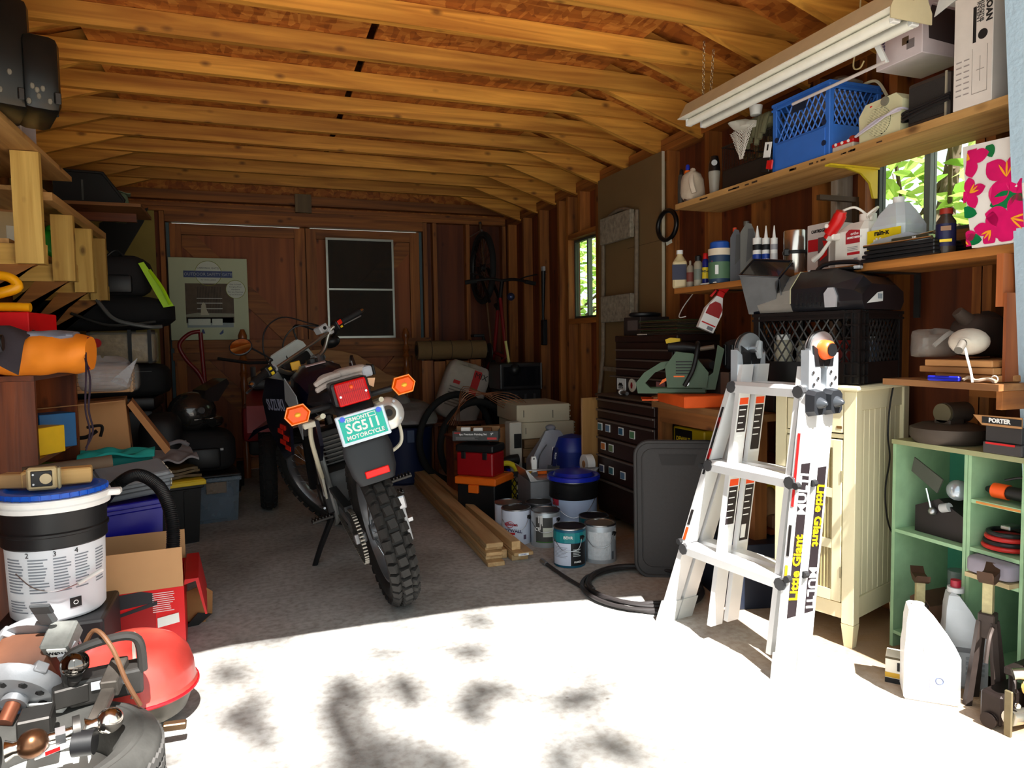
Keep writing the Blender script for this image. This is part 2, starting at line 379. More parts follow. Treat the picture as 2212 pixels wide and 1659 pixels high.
def window(n, w):
    t = struct(n); fm = M((60, 66, 60), .5); gm = M((235, 245, 240), .02, trans=1, bump=0, var=0, ior=1.02)
    fr = t.p('window_frame', fm)
    x0, x1 = 2.462, 2.497
    fr.box(x0, w[0]+.001, w[2]+.001, x1, w[1]-.001, w[2]+.02).box(x0, w[0]+.001, w[3]-.02, x1, w[1]-.001, w[3]-.001)
    fr.box(x0, w[0]+.001, w[2]+.02, x1, w[0]+.022, w[3]-.02).box(x0, w[1]-.022, w[2]+.02, x1, w[1]-.001, w[3]-.02)
    ym = (w[0]+w[1])/2-.01
    t.p('mullion', M((120, 130, 124), .4)).box(x0-.004, ym-.013, w[2]+.02, x1-.004, ym+.013, w[3]-.02)
    t.p('pane', gm).box(2.478, w[0]+.022, w[2]+.02, 2.481, ym-.013, w[3]-.02)
    t.p('pane', gm).box(2.478, ym+.013, w[2]+.02, 2.481, w[1]-.022, w[3]-.02)
window('window_1', NW); window('window_2', FW)
# ---- back wall, double doors
wb = struct('wall_back')
wb.p('sheathing_panel', s).box(-1.4, YB+.09, 0, -.66, YB+.105, 2.4)
wb.p('sheathing_panel', s).box(1.56, YB+.09, 0, 2.5, YB+.105, 2.4)
wb.p('sheathing_panel', s).box(-.66, YB+.09, 2.2, 1.56, YB+.105, 2.8)
wb.p('gable_panel', osb()).box(-1.4, YB+.061, 2.34, 2.5, YB+.08, 3.2); wb.p('gap_block_sill', STUD('x')).box(-.66, YB+.09, 0, 1.56, YB+.12, .05); wb.p('gap_block_strip', STUD('z')).box(.44, YB+.085, .05, .53, YB+.1, 2.2)  # sill and strips added behind the doors to block daylight through the gaps
for x_ in (-.665, 1.52): wb.p('gap_block_strip', STUD('z')).box(x_, YB+.085, .05, x_+.05, YB+.1, 2.2)
for x in (-1.27, -.86, -.702, 1.565, 1.66, 1.99, 2.365): wb.p('stud', STUD('z')).box(x, YB, .04, x+.038, YB+.088, 2.26)
wb.p('bottom_plate', STUD('x')).box(-1.28, YB, 0, -.67, YB+.088, .037)
wb.p('bottom_plate', STUD('x')).box(1.56, YB, 0, 2.40, YB+.088, .037)
wb.p('door_header', STUD('x')).box(-.66, YB-.01, 2.175, 1.56, YB+.088, 2.262)
wb.p('top_plate', STUD('x')).box(-1.28, YB, 2.264, 2.40, YB+.088, 2.30)
wb.p('top_plate', STUD('x')).box(-1.28, YB, 2.302, 2.40, YB+.088, 2.338)
wb.p('top_plate', STUD('x')).box(-1.28, YB-.03, 2.36, 2.40, YB+.06, 2.44)
wb.p('splice_block', wood((84, 66, 44), (118, 96, 64), 'z')).box(.40, YB-.07, 2.29, .54, YB-.031, 2.45)
def door(n, x0, x1, flip):
    t = struct(n); y0, y1 = YB+.03, YB+.068; D1 = wood((120, 58, 22), (168, 92, 42), 'z', fig=.6); DR = STUD
    t.p('panel', D1).box(x0, y1, .02, x1, y1+.012, 2.165)
    for a, b in ((x0, x0+.09), (x1-.09, x1)): t.p('stile', DR('z')).box(a, y0, .02, b, y1-.001, 2.165)
    for a, b in ((.02, .11), (1.06, 1.15), (2.075, 2.165)): t.p('rail', DR('x')).box(x0+.091, y0, a, x1-.091, y1-.001, b)
    for (za, zb) in ((1.155, 2.07), (.115, 1.055)):
        A, B = (x0+.095, x1-.095) if not flip else (x1-.095, x0+.095); sg = -1 if flip else 1
        t.p('brace', DR('x')).prism([(A, zb), (A+sg*.11, zb), (B, za+.1), (B, za), (B-sg*.11, za), (A, zb-.1)], y0+.004, y1-.001)
door('door_1', -.63, .478, False); door('door_2', .488, 1.53, True)
m = M((70, 92, 100), .6)
wb.p('blue_paint_edge', m).box(1.531, YB+.026, .02, 1.556, YB+.07, 2.17).box(-.656, YB+.026, .02, -.632, YB+.07, 2.17)
wb.p('inner_sill_rail', STUD('x')).box(-.64, YB-.012, 1.10, 1.62, YB+.028, 1.165)
wb.p('inner_sill_rail', STUD('x')).box(-.64, YB-.008, .995, 1.62, YB+.028, 1.06)
# ---- left wall
wl = struct('wall_left'); wl.p('sheathing_panel', s).box(XL-.105, 1.26, 0, XL-.09, 6.9, 2.4)
y = 6.55
while y > 1.4: wl.p('stud', STUD('z')).box(XL-.088, y, .04, XL, y+.038, 2.265); y -= .406
wl.p('bottom_plate', STUD('y')).box(XL-.088, 1.42, 0, XL, 6.64, .037)
wl.p('top_plate', STUD('y')).box(XL-.088, 1.42, 2.266, XL, 6.64, 2.34)
wl.p('kraft_insulation', M((150, 130, 66), .8, var=.2, sc=5, bump=.4)).box(XL+.001, 4.9, .05, XL+.02, 6.62, 2.26)
# ---- front wall around the opening
wf = struct('wall_front'); PB = M((168, 190, 204), .7, var=.06, sc=60, bump=.35)
wf.p('panel', s).box(XL-.1, 1.26, 0, -1.02, 1.40, 2.6); wf.p('panel', s).box(2.175, 1.28, 0, 2.498, 1.40, 2.6); wf.p('sun_block_panel', PB).box(2.035, 1.255, 0, 2.4, 1.272, 2.6)  # unseen outer panel added to cast the jamb shadow on the floor
wf.p('panel', s).box(-1.02, 1.26, 2.30, 2.5, 1.40, 3.2)
JX = lambda py, px: W(px, py, Y=1.44)
ja, jb = JX(300, 2181), JX(1150, 2213); sx_ = (jb.x-ja.x)/(jb.z-ja.z); x0_, x1_ = ja.x-sx_*ja.z, ja.x+sx_*(2.29-ja.z)
m = wf.p('door_jamb', PB); m.add([(x0_, 1.285, 0), (x0_+.1, 1.285, 0), (x0_+.1, 1.44, 0), (x0_, 1.44, 0), (x1_, 1.285, 2.299), (x1_+.1, 1.285, 2.299), (x1_+.1, 1.44, 2.299), (x1_, 1.44, 2.299)], [(0, 3, 2, 1), (4, 5, 6, 7), (0, 1, 5, 4), (1, 2, 6, 5), (2, 3, 7, 6), (3, 0, 4, 7)], False)
# ---- ceiling: roof sheathing, trusses (tie + two rafters), loose attic sheets
ce = struct('ceiling'); OSB = osb(); XC = .56
rb = lambda x: 2.455-.32*(abs(x-XC)-1.22)
for sg in (-1, 1):
    a, b = XC, XC+sg*2.3
    ce.p('roof_sheathing', OSB).prism([(a, rb(a)+.16), (b, rb(b)+.16), (b, rb(b)+.175), (a, rb(a)+.175)], .9, 7.1)
y = 1.72-.406+.015; ty = []
while y < 6.6: ty.append(y); y += .409
for y in ty:
    yo = y+random.uniform(-.006, .006); T = ce.p('truss', PINE('x')); T.box(XL-.02, yo, 2.44, XW+.03, yo+.038, 2.529)
    for sg in (-1, 1):
        b = XC+sg*1.86
        T.p('rafter', PINE('x')).prism([(XC, rb(XC)), (b, rb(b)), (b+sg*.05, rb(b)+.13), (XC, rb(XC)+.15)], yo+.04, yo+.076)
for x0, x1 in ((-.66, .545), (.58, 1.775)):
    for y0, y1 in ((1.3, 3.05), (3.055, 5.45), (5.455, 6.65)):
        ce.p('attic_sheet', OSB).box(x0, y0, 2.531, x1, y1, 2.543)
# ---- trees beyond the windows and over the drive
def leafmat(c):
    m, t, b = new_mat('leaf'); tr = t.nodes.new('ShaderNodeBsdfTranslucent'); mx = t.nodes.new('ShaderNodeMixShader'); o = t.nodes['Material Output']
    nz = t.nodes.new('ShaderNodeTexNoise'); nz.inputs['Scale'].default_value = 6; cr = t.nodes.new('ShaderNodeValToRGB'); cr.color_ramp.elements[0].color = (*[v*.6 for v in srgb(c)], 1); cr.color_ramp.elements[1].color = (*srgb(c), 1)
    t.links.new(nz.outputs['Fac'], cr.inputs[0]); t.links.new(cr.outputs[0], b.inputs['Base Color']); t.links.new(cr.outputs[0], tr.inputs['Color']); b.inputs['Roughness'].default_value = .4
    mx.inputs[0].default_value = .5; t.links.new(b.outputs[0], mx.inputs[1]); t.links.new(tr.outputs[0], mx.inputs[2]); t.links.new(mx.outputs[0], o.inputs['Surface']); return m
LEAF = [leafmat(c) for c in ((190, 220, 110), (214, 236, 140), (150, 190, 80))]
def tree(label, loc, crown, n, seed, lf=.07):
    rnd = random.Random(seed); t = Thing('tree', label, 'tree', loc)
    rx, ry, rz, cz = crown
    t.p('trunk', M((88, 72, 56), .9, var=.3, bump=.5)).tube([(0, 0, -.2), (.05, 0, cz*.5), (0, .05, cz), (.1, 0, cz+rz*.6)], [.12, .1, .07, .02], 10)
    br = t.p('branches', M((88, 72, 56), .9, var=.3, bump=.5)); tips = []
    for i in range(26):
        a = rnd.uniform(0, 6.28); zz = cz+rnd.uniform(-.8, .5)*rz; k = rnd.uniform(.6, 1)
        e = Vector((math.cos(a)*rx*k, math.sin(a)*ry*k, zz+.2)); br.tube([(0, 0, zz-.4), e*.5+Vector((0, 0, .1)), e], [.03, .018, .006], 5); tips.append(e)
    br.kind = 'stuff'
    for q in range(3):
        f = t.p('foliage', LEAF[q]); f.kind = 'stuff'
        for i in range(n//3):
            u = rnd.uniform(0, 6.28); v = math.acos(rnd.uniform(-1, 1)); r = rnd.uniform(.35, 1)**.6
            c = Vector((rx*r*math.sin(v)*math.cos(u), ry*r*math.sin(v)*math.sin(u), cz+rz*r*math.cos(v)))
            s_ = lf*rnd.uniform(.6, 1.3); R = Euler((rnd.uniform(-.7, .7), rnd.uniform(-.7, .7), rnd.uniform(0, 6.28))).to_matrix()
            P = [c+R @ Vector(p)*s_ for p in ((-1, 0, 0), (-.3, .45, .08), (.5, .35, .05), (1, 0, -.1), (.5, -.35, .05), (-.3, -.45, .08))]
            f.add(P, [(0, 1, 2, 3), (0, 3, 4, 5)], False)
    return t
tree('leafy green tree just outside the near right window', (4.6, 3.6, 0), (1.5, 1.9, 1.6, 1.9), 3000, 1, .085)
tree('leafy green tree outside the small far window', (5.2, 9.2, 0), (1.6, 2.3, 1.8, 1.7), 2600, 2, .10)
tree('tall leafy tree behind the viewer that dapples the drive', (.95, -5.75, 0), (1.0, .70, .7, 12.0), 84, 3, .12)
flush()
# ================================================================== LEFT SIDE
BLK = M((8, 8, 9), .5); TXTB = M((20, 20, 22), .6, bump=0); TXTW = M((240, 240, 238), .6, bump=0, var=0)
PAPER = M((214, 220, 206), .7, var=.02, bump=0)
def lines(t, mat, x0, x1, z0, z1, n, y=-.0012, th=.4, seed=1, name='print', jag=.25):
    """rows of fine print as thin raised strips on a -y face"""
    r = random.Random(seed); m = t.p(name, mat); st = (z1-z0)/n
    for i in range(n):
        z = z1-st*(i+.5); m.box(x0, y, z-st*th/2, x0+(x1-x0)*(1-r.random()*jag), y+.001, z+st*th/2)
    return m
# ---- hanging lumber rack
rk = Thing('lumber_rack', 'raw pine hanging shelf rack fixed along the left wall', 'shelf rack')
L2 = lambda a: wood((186, 142, 62), (226, 190, 104), a)
rk.p('shelf_board', SHELFW('y')).box(XL, 2.15, 1.93, -.80, 4.02, 1.952)
rk.p('shelf_board', SHELFW('y')).box(XL, 3.62, 1.80, -.84, 4.86, 1.82)
rk.p('edge_rail', SHELFW('y')).box(-.838, 3.63, 1.765, -.80, 4.84, 1.80)
for Y, z0, z1, w in ((3.44, 1.47, 1.927, .10), (3.99, 1.445, 1.763, .094), (4.42, 1.42, 1.763, .092), (4.80, 1.40, 1.763, .09)):
    rk.p('post', L2('z')).box(-.80-w, Y, z0, -.80, Y+.038, z1)
    rk.p('rail', L2('x')).box(XL, Y+.039, z0, -.802, Y+.077, z0+.085)
    rk.p('brace', wood((120, 76, 30), (172, 112, 50), 'x')).prism([(-.98, z0), (-.84, z0), (XL+.001, z0-.28), (XL+.001, z0-.40)], Y+.042, Y+.075)
rk.p('slat', SHELFW('y')).box(-1.02, 3.48, 1.556, -.93, 4.87, 1.575)
rk.p('slat', SHELFW('y')).box(-1.24, 3.48, 1.556, -1.10, 4.87, 1.575)
def tote_shape(t, w, d, h, body, lidm, ribs=True, lid=True, b=.03):
    m = t.p('body', body); k = .9
    m.add([(-w/2*k, d*.05, 0), (w/2*k, d*.05, 0), (w/2*k, d*.95, 0), (-w/2*k, d*.95, 0), (-w/2, 0, h), (w/2, 0, h), (w/2, d, h), (-w/2, d, h)],
          [(0, 3, 2, 1), (0, 1, 5, 4), (1, 2, 6, 5), (2, 3, 7, 6), (3, 0, 4, 7), (4, 5, 6, 7)], False)
    t.p('rim', body).box(-w/2-.012, -.012, h-.03, w/2+.012, d+.012, h-.001, .006)
    if ribs:
        for i in range(1, 5):
            x = -w/2*k+w*k*i/5; t.p('rib', body).add([(x-.012, d*.05-.006, .02), (x+.012, d*.05-.006, .02), (x+.014, -.006, h-.04), (x-.014, -.006, h-.04), (x-.012, d*.06, .02), (x+.012, d*.06, .02), (x+.014, .01, h-.04), (x-.014, .01, h-.04)],
                [(0, 1, 2, 3), (0, 4, 5, 1), (1, 5, 6, 2), (2, 6, 7, 3), (3, 7, 4, 0)], False)
    if lid: t.p('lid', lidm).box(-w/2-.02, -.02, h, w/2+.02, d+.02, h+.022, .01)
for i, bx in enumerate(((58, 66, 130, 231), (-90, -20, 61, 224))):
    t = facing('storage_case', ('black dirty plastic case overhanging the left end of the top rack board', 'nearest black plastic case on the top rack board, cut by the frame')[i], 'case', bx, z=1.952, D=2.47-.08*i, turn=.12)
    t.p('shell', M((14, 16, 14), .35, var=.5, sc=9)).box(-t.w/2, 0, 0, t.w/2, .3, t.h, .03)
    t.p('seam', BLK).box(-t.w/2-.004, .12, .02, t.w/2+.004, .135, t.h+.003, .003)
    m = t.p('dust_patch', M((120, 116, 104), .9, var=.6, sc=30)); m.kind = 'stuff'
    for q in range(6): m.ball((random.uniform(-t.w*.4, t.w*.3), .0, random.uniform(.02, t.h*.4)), .008, 8, 1.4)
    t.p('latch', DSTEEL).box(t.w*.3, -.006, .03, t.w*.3+.02, .0, .07, .003)
t = facing('storage_bin', 'plain grey bin standing under the black cases on the rack board', 'bin', (6, 229, 73, 322), z=1.952)
t.p('body', M((150, 140, 140), .6)).box(-t.w/2, 0, 0, t.w/2, .22, t.h, .006); t.p('corner_seam', M((190, 182, 176), .6)).box(t.w*.08, -.002, 0, t.w*.12, .001, t.h)
t = facing('warning_box', 'small red orange box at the frame edge on the top rack board', 'box', (-40, 218, 9, 250), z=1.952, D=2.6)
t.p('body', M((225, 60, 20), .5)).box(-t.w/2, 0, 0, t.w/2, .1, t.h, .004); t.p('lid', M((190, 40, 16), .5)).box(-t.w/2-.002, -.002, t.h*.7, t.w/2+.002, .102, t.h+.002)
t = facing('carton', 'pale glossy carton in the first bay of the hanging rack', 'carton', (-30, 437, 44, 542), z=1.5755, D=3.45, turn=.15)
t.p('body', M((196, 172, 124), .35, var=.15)).box(-t.w/2, 0, 0, t.w/2, .2, t.h, .003)
t.p('print_label', M((220, 216, 196), .3)).box(t.w*.1, -.0015, t.h*.1, t.w*.38, .001, t.h*.62); t.p('tape', CARD).box(-t.w/2, -.001, t.h*.9, t.w/2, .001, t.h*.97)
t = facing('plastic_bag', 'bright green plastic bag stuffed behind the first rack post', 'bag', (98, 497, 126, 574), z=1.5755, D=3.55)
blob(t.p('bag_body', M((40, 190, 50), .4, bump=.5), True), t.w*1.5, .12, .14, 4, amp=.12); t.p('knot', M((40, 190, 50), .4)).ball((0, .06, .15), .02, 10)
t = facing('plastic_bag', 'clear crinkled bag beside the green bag on the rack', 'bag', (100, 470, 140, 540), z=1.5755, D=3.8)
blob(t.p('bag_body', M((150, 130, 100), .25, trans=.3, bump=.5), True), .16, .12, .15, 9, amp=.15); t.p('knot', M((150, 130, 100), .3)).ball((0, .06, .16), .015, 8)
# small plank shelf at the back left with a black tote and a sage bag
t = Thing('corner_shelf', 'narrow plank shelf high in the back left corner', 'shelf')
t.p('plank', wood((100, 60, 26), (140, 90, 42), 'x')).box(XL+.021, 4.95, 1.985, -.62, 5.45, 2.005)
t.p('bracket', DARKW('x')).box(XL+.021, 5.2, 1.93, -.68, 5.235, 1.984)
t = facing('storage_tote', 'black plastic tote lying on the plank shelf in the back left corner', 'tote', (128, 362, 258, 448), z=2.005, D=4.62, turn=-.1)
t.p('body', BLACK).prism([(-t.w*.5, 0), (t.w*.42, 0), (t.w*.5, t.h*.35), (t.w*.2, t.h), (-t.w*.5, t.h)], 0, .3); t.p('rim', BLACK).tube([(t.w*.43, .005, .005), (t.w*.51, .005, t.h*.35), (t.w*.21, .005, t.h), (-t.w*.4, .005, t.h)], .012, 6)
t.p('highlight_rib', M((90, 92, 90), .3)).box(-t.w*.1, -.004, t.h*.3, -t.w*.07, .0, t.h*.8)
t = facing('cloth_bag', 'pale sage cloth bag beside the black tote in the back left corner', 'bag', (238, 372, 278, 440), z=2.005, D=4.95)
blob(t.p('bag_body', M((126, 150, 126), .8, bump=.5), True), t.w, .15, t.h*.9, 12, amp=.14); t.p('flap', M((150, 176, 152), .8), True).cloth(8, 5, lambda u, v: ((u-.5)*t.w*1.1, .02+v*.12, t.h*.95+.01*math.sin(u*5)))
# black fabric hung under that shelf, printed insulation paper behind
t = Thing('black_sack', 'torn black plastic sack pinned on the kraft paper in the back left corner', 'sack', (-1.03, 6.587, 1.93))
t.p('sheet', BLK).prism([(-.10, .2), (.26, .34), (.22, .22), (.05, -.08), (-.03, -.06), (-.12, .08)], 0, .012, 'y'); t.p('pin', STEEL).ball((.2, -.004, .28), .008, 8)
t = Thing('kraft_sheet', 'tan printed kraft paper sheet tacked beside the left door leaf', 'paper', (-1.0, 6.60, 0))
t.p('sheet', M((150, 132, 70), .8, var=.25, sc=6, bump=.5)).box(-.24, 0, .9, .27, .006, 2.25)
m = t.p('stamped_print', M((44, 30, 14), .8)); m.box(-.12, -.003, 1.62, .17, 0, 1.634).box(-.13, -.003, 1.72, .17, 0, 1.73)
text(t, 'LINX', .1, (.03, -.003, 1.675), FR, M((44, 30, 14), .8), bold=.004)
# ---- stacked luggage in the back left
bs = Thing('footlocker', 'black footlocker at the bottom of the luggage heap', 'footlocker', (-.93, 4.95, 0))
bs.p('body', BLACK).box(-.30, 0, 0, .33, .5, .72, .03); bs.p('lid', BLACK).box(-.31, -.01, .72, .34, .51, .80, .02); bs.p('latch', STEEL).box(-.02, -.02, .68, .04, -.01, .75, .003)
t = Thing('suitcase', 'black soft suitcase lying under the bag of wood blocks', 'suitcase', (-.90, 4.93, .80))
blob(t.p('shell', M((16, 16, 18), .8)), .78, .45, .21, 5, amp=.03, pw=.35); t.p('carry_handle', M((60, 60, 60), .4)).box(.02, -.02, .1, .12, 0, .115, .004); t.p('zipper', M((60, 60, 58), .4)).box(-.3, -.006, .16, .3, 0, .166)
t = Thing('clear_bag', 'clear vinyl zipped bag with red round tag on the black suitcase', 'bag', (-.74, 4.9, 1.015))
t.p('contents', M((150, 128, 92), .4, var=.6, sc=30, bump=.5)).box(-.2, .01, .005, .16, .2, .19, .03)
t.p('vinyl_shell', M((225, 225, 215), .12, alpha=.12, bump=.5, sc=14)).box(-.21, 0, 0, .17, .21, .2, .02)
t.p('strap', BLK).box(.02, -.006, 0, .04, .2, .21); t.p('strap', BLK).box(.13, -.006, 0, .15, .2, .21); t.p('round_tag', RED).cyl((-.15, -.004, .13), (-.15, .004, .13), .028)
t = Thing('duffel_bag', 'large black duffel bag slumped above the clear vinyl bag', 'bag', (-.9, 4.85, 1.222))
blob(t.p('bag_body', M((13, 13, 15), .85)), .82, .45, .22, 8, amp=.06); t.p('carry_loop', M((50, 50, 48), .4)).tube(spline([(-.1, -.02, .1), (.1, -.05, .03), (.35, -.03, .05)]), .008); t.p('grey_cable', M((90, 92, 90), .3)).tube(spline([(.0, -.01, .24), (.06, -.05, .15), (.14, -.06, .06), (.3, -.04, .02), (.38, -.01, .02)]), .012)
t = Thing('backpack', 'black backpack with neon yellow green straps on top of the luggage', 'backpack', (-.78, 4.9, 1.43))
blob(t.p('bag_body', M((30, 28, 30), .9, bump=.3)), .38, .3, .26, 15, amp=.06)
NE = M((170, 220, 20), .5)
t.p('neon_strap', NE).add([(.14, -.02, .2), (.17, -.02, .21), (.33, -.03, -.06), (.27, -.03, -.07), (.14, -.01, .2), (.17, -.01, .21), (.33, -.02, -.06), (.27, -.02, -.07)], [(0, 1, 2, 3), (7, 6, 5, 4), (0, 4, 5, 1), (1, 5, 6, 2), (2, 6, 7, 3), (3, 7, 4, 0)])
t.p('neon_strap', NE).tube(spline([(.2, -.02, .16), (.27, -.05, .05), (.31, -.04, -.05)]), .010, 6); t.p('neon_tab', NE).ball((-.17, -.0, .23), .022, 8)
t.p('top_loop', BLACK).tube(spline([(-.05, .1, .25), (0, .1, .29), (.05, .1, .25)]), .008); t.p('pocket', BLACK).box(-.12, -.025, .02, .1, .02, .13, .015)
# ---- brown cabinet with shelves at the left edge
DW = DARKW
cb = Thing('bookcase', 'reddish brown wooden bookcase at the left edge', 'bookcase')
x0, x1, y0, y1 = -1.26, -.75, 3.0, 3.66
cb.p('side_panel', DW('z')).box(x0, y0, 0, x1, y0+.022, 1.0); cb.p('side_panel', DW('z')).box(x0, y1-.022, 0, x1, y1, 1.0)
cb.p('top', DW('y')).box(x0, y0, 1.001, x1, y1, 1.02); cb.p('back_panel', DW('z')).box(x0, y0+.023, 0, x0+.01, y1-.023, 1.0)
for z in (.08, .60, .69): cb.p('shelf', DW('y')).box(x0+.011, y0+.023, z, x1-.003, y1-.023, z+.02)
def carton(name, label, loc, w, d, h, mat, rz=0, panel=None, group=None, cat='box'):
    t = Thing(name, label, cat, loc, rz, group); t.p('body', mat).box(-w/2, 0, 0, w/2, d, h, .002)
    if panel: t.p('printed_panel', panel).box(-w*.42, -.0015, h*.12, w*.3, .001, h*.88)
    t.w, t.h, t.d = w, h, d; return t
t = carton('screw_box', 'yellow box with clear window of screws on bookcase shelf', (-.83, 3.10, .7105), .10, .16, .105, M((236, 190, 40), .45), -.5, M((120, 116, 112), .3, var=.5, sc=90))
t.p('red_label', RED).box(-.04, -.003, .085, .03, 0, .1)
t = carton('screw_box', 'blue and yellow box behind the yellow screw box', (-.85, 3.34, .7105), .12, .14, .14, M((28, 96, 150), .45), -.9, M((226, 214, 60), .5))
t.p('dark_band', TXTB).box(-.055, -.003, .06, .055, 0, .07); t.p('dark_band', TXTB).box(-.055, -.003, .02, .055, 0, .035)
t = Thing('booklet', 'green and black booklet lying flat in the bookcase', 'booklet', (-.88, 3.30, .6205), -.5)
t.p('cover', M((90, 150, 40), .3)).box(-.12, -.06, .02, .12, .1, .028); t.p('body', BLACK).box(-.13, -.07, 0, .13, .11, .019, .003)
text(t, 'II II', .05, (-.03, .02, .0285), (0, 0, 0), TXTW)
t = Thing('blue_case', 'small royal blue case in front of the green booklet', 'case', (-.80, 3.06, .6205), -.2)
t.p('body', M((30, 30, 170), .4)).box(-.05, 0, 0, .10, .1, .03, .006); t.p('lid', M((24, 24, 150), .4)).box(-.05, 0, .0305, .10, .1, .04, .004)
# ---- things on the bookcase
t = Thing('red_box', 'bright red cardboard box with a round black hole behind the jacket', 'box', (-.98, 3.12, 1.02), -.1)
t.p('body', M((226, 10, 20), .45)).box(-.25, 0, 0, .20, .28, .235, .003); t.p('hole', BLK).cyl((.02, -.003, .185), (.02, .004, .185), .026, n=20)
t.p('hole_rim', M((110, 20, 22), .4)).ring((.02, -.002, .19), .036, .004, 'y', 20, 6)
t = Thing('clamp_handle', 'bent orange yellow plastic handle on the red box', 'handle', (-.885, 3.12, 1.2555), -.1)
t.p('handle', M((250, 170, 10), .35), True).tube(spline([(-.28, .05, .045), (-.12, .05, .05), (.0, .05, .075), (.05, .06, .10), (.02, .06, .135), (-.06, .06, .14), (-.25, .05, .13)]), [.02]*19+[.018]*18, 10)
t.p('grip_foot', M((250, 170, 10), .35)).tube(spline([(-.28, .03, .02), (-.1, .03, .02), (.03, .03, .02), (.10, .03, .018)]), .017, 10)
t = Thing('orange_bedroll', 'rolled orange nylon sack with grey lining and black strap', 'bedroll', (-.87, 2.90, 1.0205), -.06)
def rollf(m, r, x0, x1, squash=.8, amp=.006, n=26):
    pts = [(x0+(x1-x0)*i/n, .12, r*squash+.002) for i in range(n+1)]
    rs = [r*(.85+.15*min(1, i/2, (n-i)/2.)) if 0 < i < n else r*.8 for i in range(n+1)]
    vs, fs = [], []
    for i, p in enumerate(pts):
        for k in range(24):
            a = 2*math.pi*k/24; rr = rs[i]*(1+amp/r*math.sin(a*3+i*.7)+amp/r*.6*math.sin(i*1.7+a)); vs.append((p[0], p[1]+rr*math.cos(a), max(0, p[2]+rr*squash*math.sin(a))))
    for i in range(n):
        for k in range(24): fs.append((i*24+k, i*24+(k+1) % 24, (i+1)*24+(k+1) % 24, (i+1)*24+k))
    fs += [tuple(range(23, -1, -1)), tuple(range(n*24, n*24+24))]; m.add(vs, fs, True)
rollf(t.p('roll', M((250, 140, 30), .6, bump=.2, sc=12), True), .095, -.40, .30)
rollf(t.p('grey_lining', M((128, 134, 150), .6, bump=.2), True), .06, -.2, .255, .35); REG[-1].v = [(a, b, c+.118) for a, b, c in REG[-1].v]
t.p('black_strap', M((30, 24, 30), .7)).box(-.12, .012, .075, .06, .024, .112); t.p('edge_piping', M((120, 16, 50), .6)).ring((.296, .12, .078), .072, .004, 'x', 24, 6, .8)
t.p('drawcord', M((40, 24, 40), .7)).tube(spline([(.30, .05, .08), (.31, .0, .0), (.305, -.01, -.12), (.315, -.01, -.2), (.30, -.01, -.27)]), .0035, 6)
t.p('drawcord', M((40, 24, 40), .7)).tube(spline([(.30, .04, .06), (.322, .0, -.02), (.315, -.01, -.12), (.325, -.01, -.2), (.30, -.01, -.26)]), .0035, 6)
t = Thing('jacket', 'charcoal jacket heaped over the orange roll at the left edge', 'jacket', (-.98, 2.86, 1.06), -.08)
f = rough_sheet(.46, .34, .05, 7, 3)
t.p('jacket_body', M((58, 52, 58), .9, bump=.3, sc=30), True).cloth(22, 16, lambda u, v: (f(u, v)[0], .05+v*.3-.06, .135+f(u, v)[2]*.5-.25*max(0, u-.86)-.55*max(0, .22-v)))
t.p('sleeve', M((52, 50, 56), .9), True).tube(spline([(-.2, -.06, .10), (-.02, -.055, .075), (.12, -.045, .07), (.19, -.03, .08)]), [.05]*6+[.042]*6+[.034]*7, 10)
t.p('sleeve', M((62, 66, 76), .9), True).tube(spline([(-.16, -.05, .06), (-.19, -.07, -.05), (-.21, -.06, -.16), (-.22, -.06, -.26)]), .035, 10)
t.p('cuff', BLK).cyl((.185, -.03, .08), (.197, -.028, .08), .027)
# ---- wrapped kraft bundle, smile carton
t = Thing('cardboard_box', 'plain brown cardboard box carrying the open shipping carton', 'box', (-.72, 3.77, 0)); t.p('body', CARD).box(-.25, 0, 0, .20, .36, .515, .003); t.p('tape', M((190, 160, 110), .3)).box(-.03, -.001, 0, .03, .361, .516)
t = Thing('shipping_carton', 'open brown shipping carton printed with a curved arrow', 'carton', (-.72, 3.78, .53), rot=(.0, -.06, .12))
t.p('body', M((184, 132, 84), .75, var=.06)).box(-.2, 0, .0, .16, .3, .33, .003); t.p('flap', M((176, 120, 72), .8)).prism([(.165, .30), (.185, .32), (.33, .06), (.305, .04)], .01, .25); t.p('flap', CARD).box(-.2, -.14, .331, .16, 0, .335)
m = t.p('curved_arrow', TXTB); m.tube(spline([(-.1, -.001, .175), (-.02, -.001, .17), (.03, -.001, .195)]), .009, 4); m.tube(spline([(-.01, -.001, .215), (.05, -.001, .215), (.04, -.001, .165)]), .007, 4)
text(t, 'FBA 3', .05, (.161, .12, .08), (math.pi/2, 0, math.pi/2), TXTB)
t = Thing('kraft_bundle', 'bundle of folded kraft paper shrink wrapped in clear film', 'bundle', (-.70, 3.76, .90), .1)
for i in range(7): t.p('paper_layer', M((186-6*(i % 2), 140, 90), .7)).tube([(.15, .03, .012+i*.018), (.15, .25, .012+i*.018)], .010, 8); REG[-1].box(-.24, .03, .004+i*.018, .15, .25, .019+i*.018)
t.p('film', M((230, 225, 215), .08, alpha=.12, bump=.8, sc=9)).box(-.25, .02, .0, .185, .27, .138, .03)
t = Thing('bubble_sack', 'crumpled silvery clear plastic sack below the orange roll', 'sack', (-.62, 3.5, .92), .1)
blob(t.p('film', M((150, 148, 150), .15, alpha=.5, bump=1, sc=25), True), .2, .14, .15, 21, amp=.22); t.p('torn_corner', M((160, 160, 164), .15, alpha=.5)).prism([(.03, .05), (.14, .15), (.09, .02)], 0, .006)
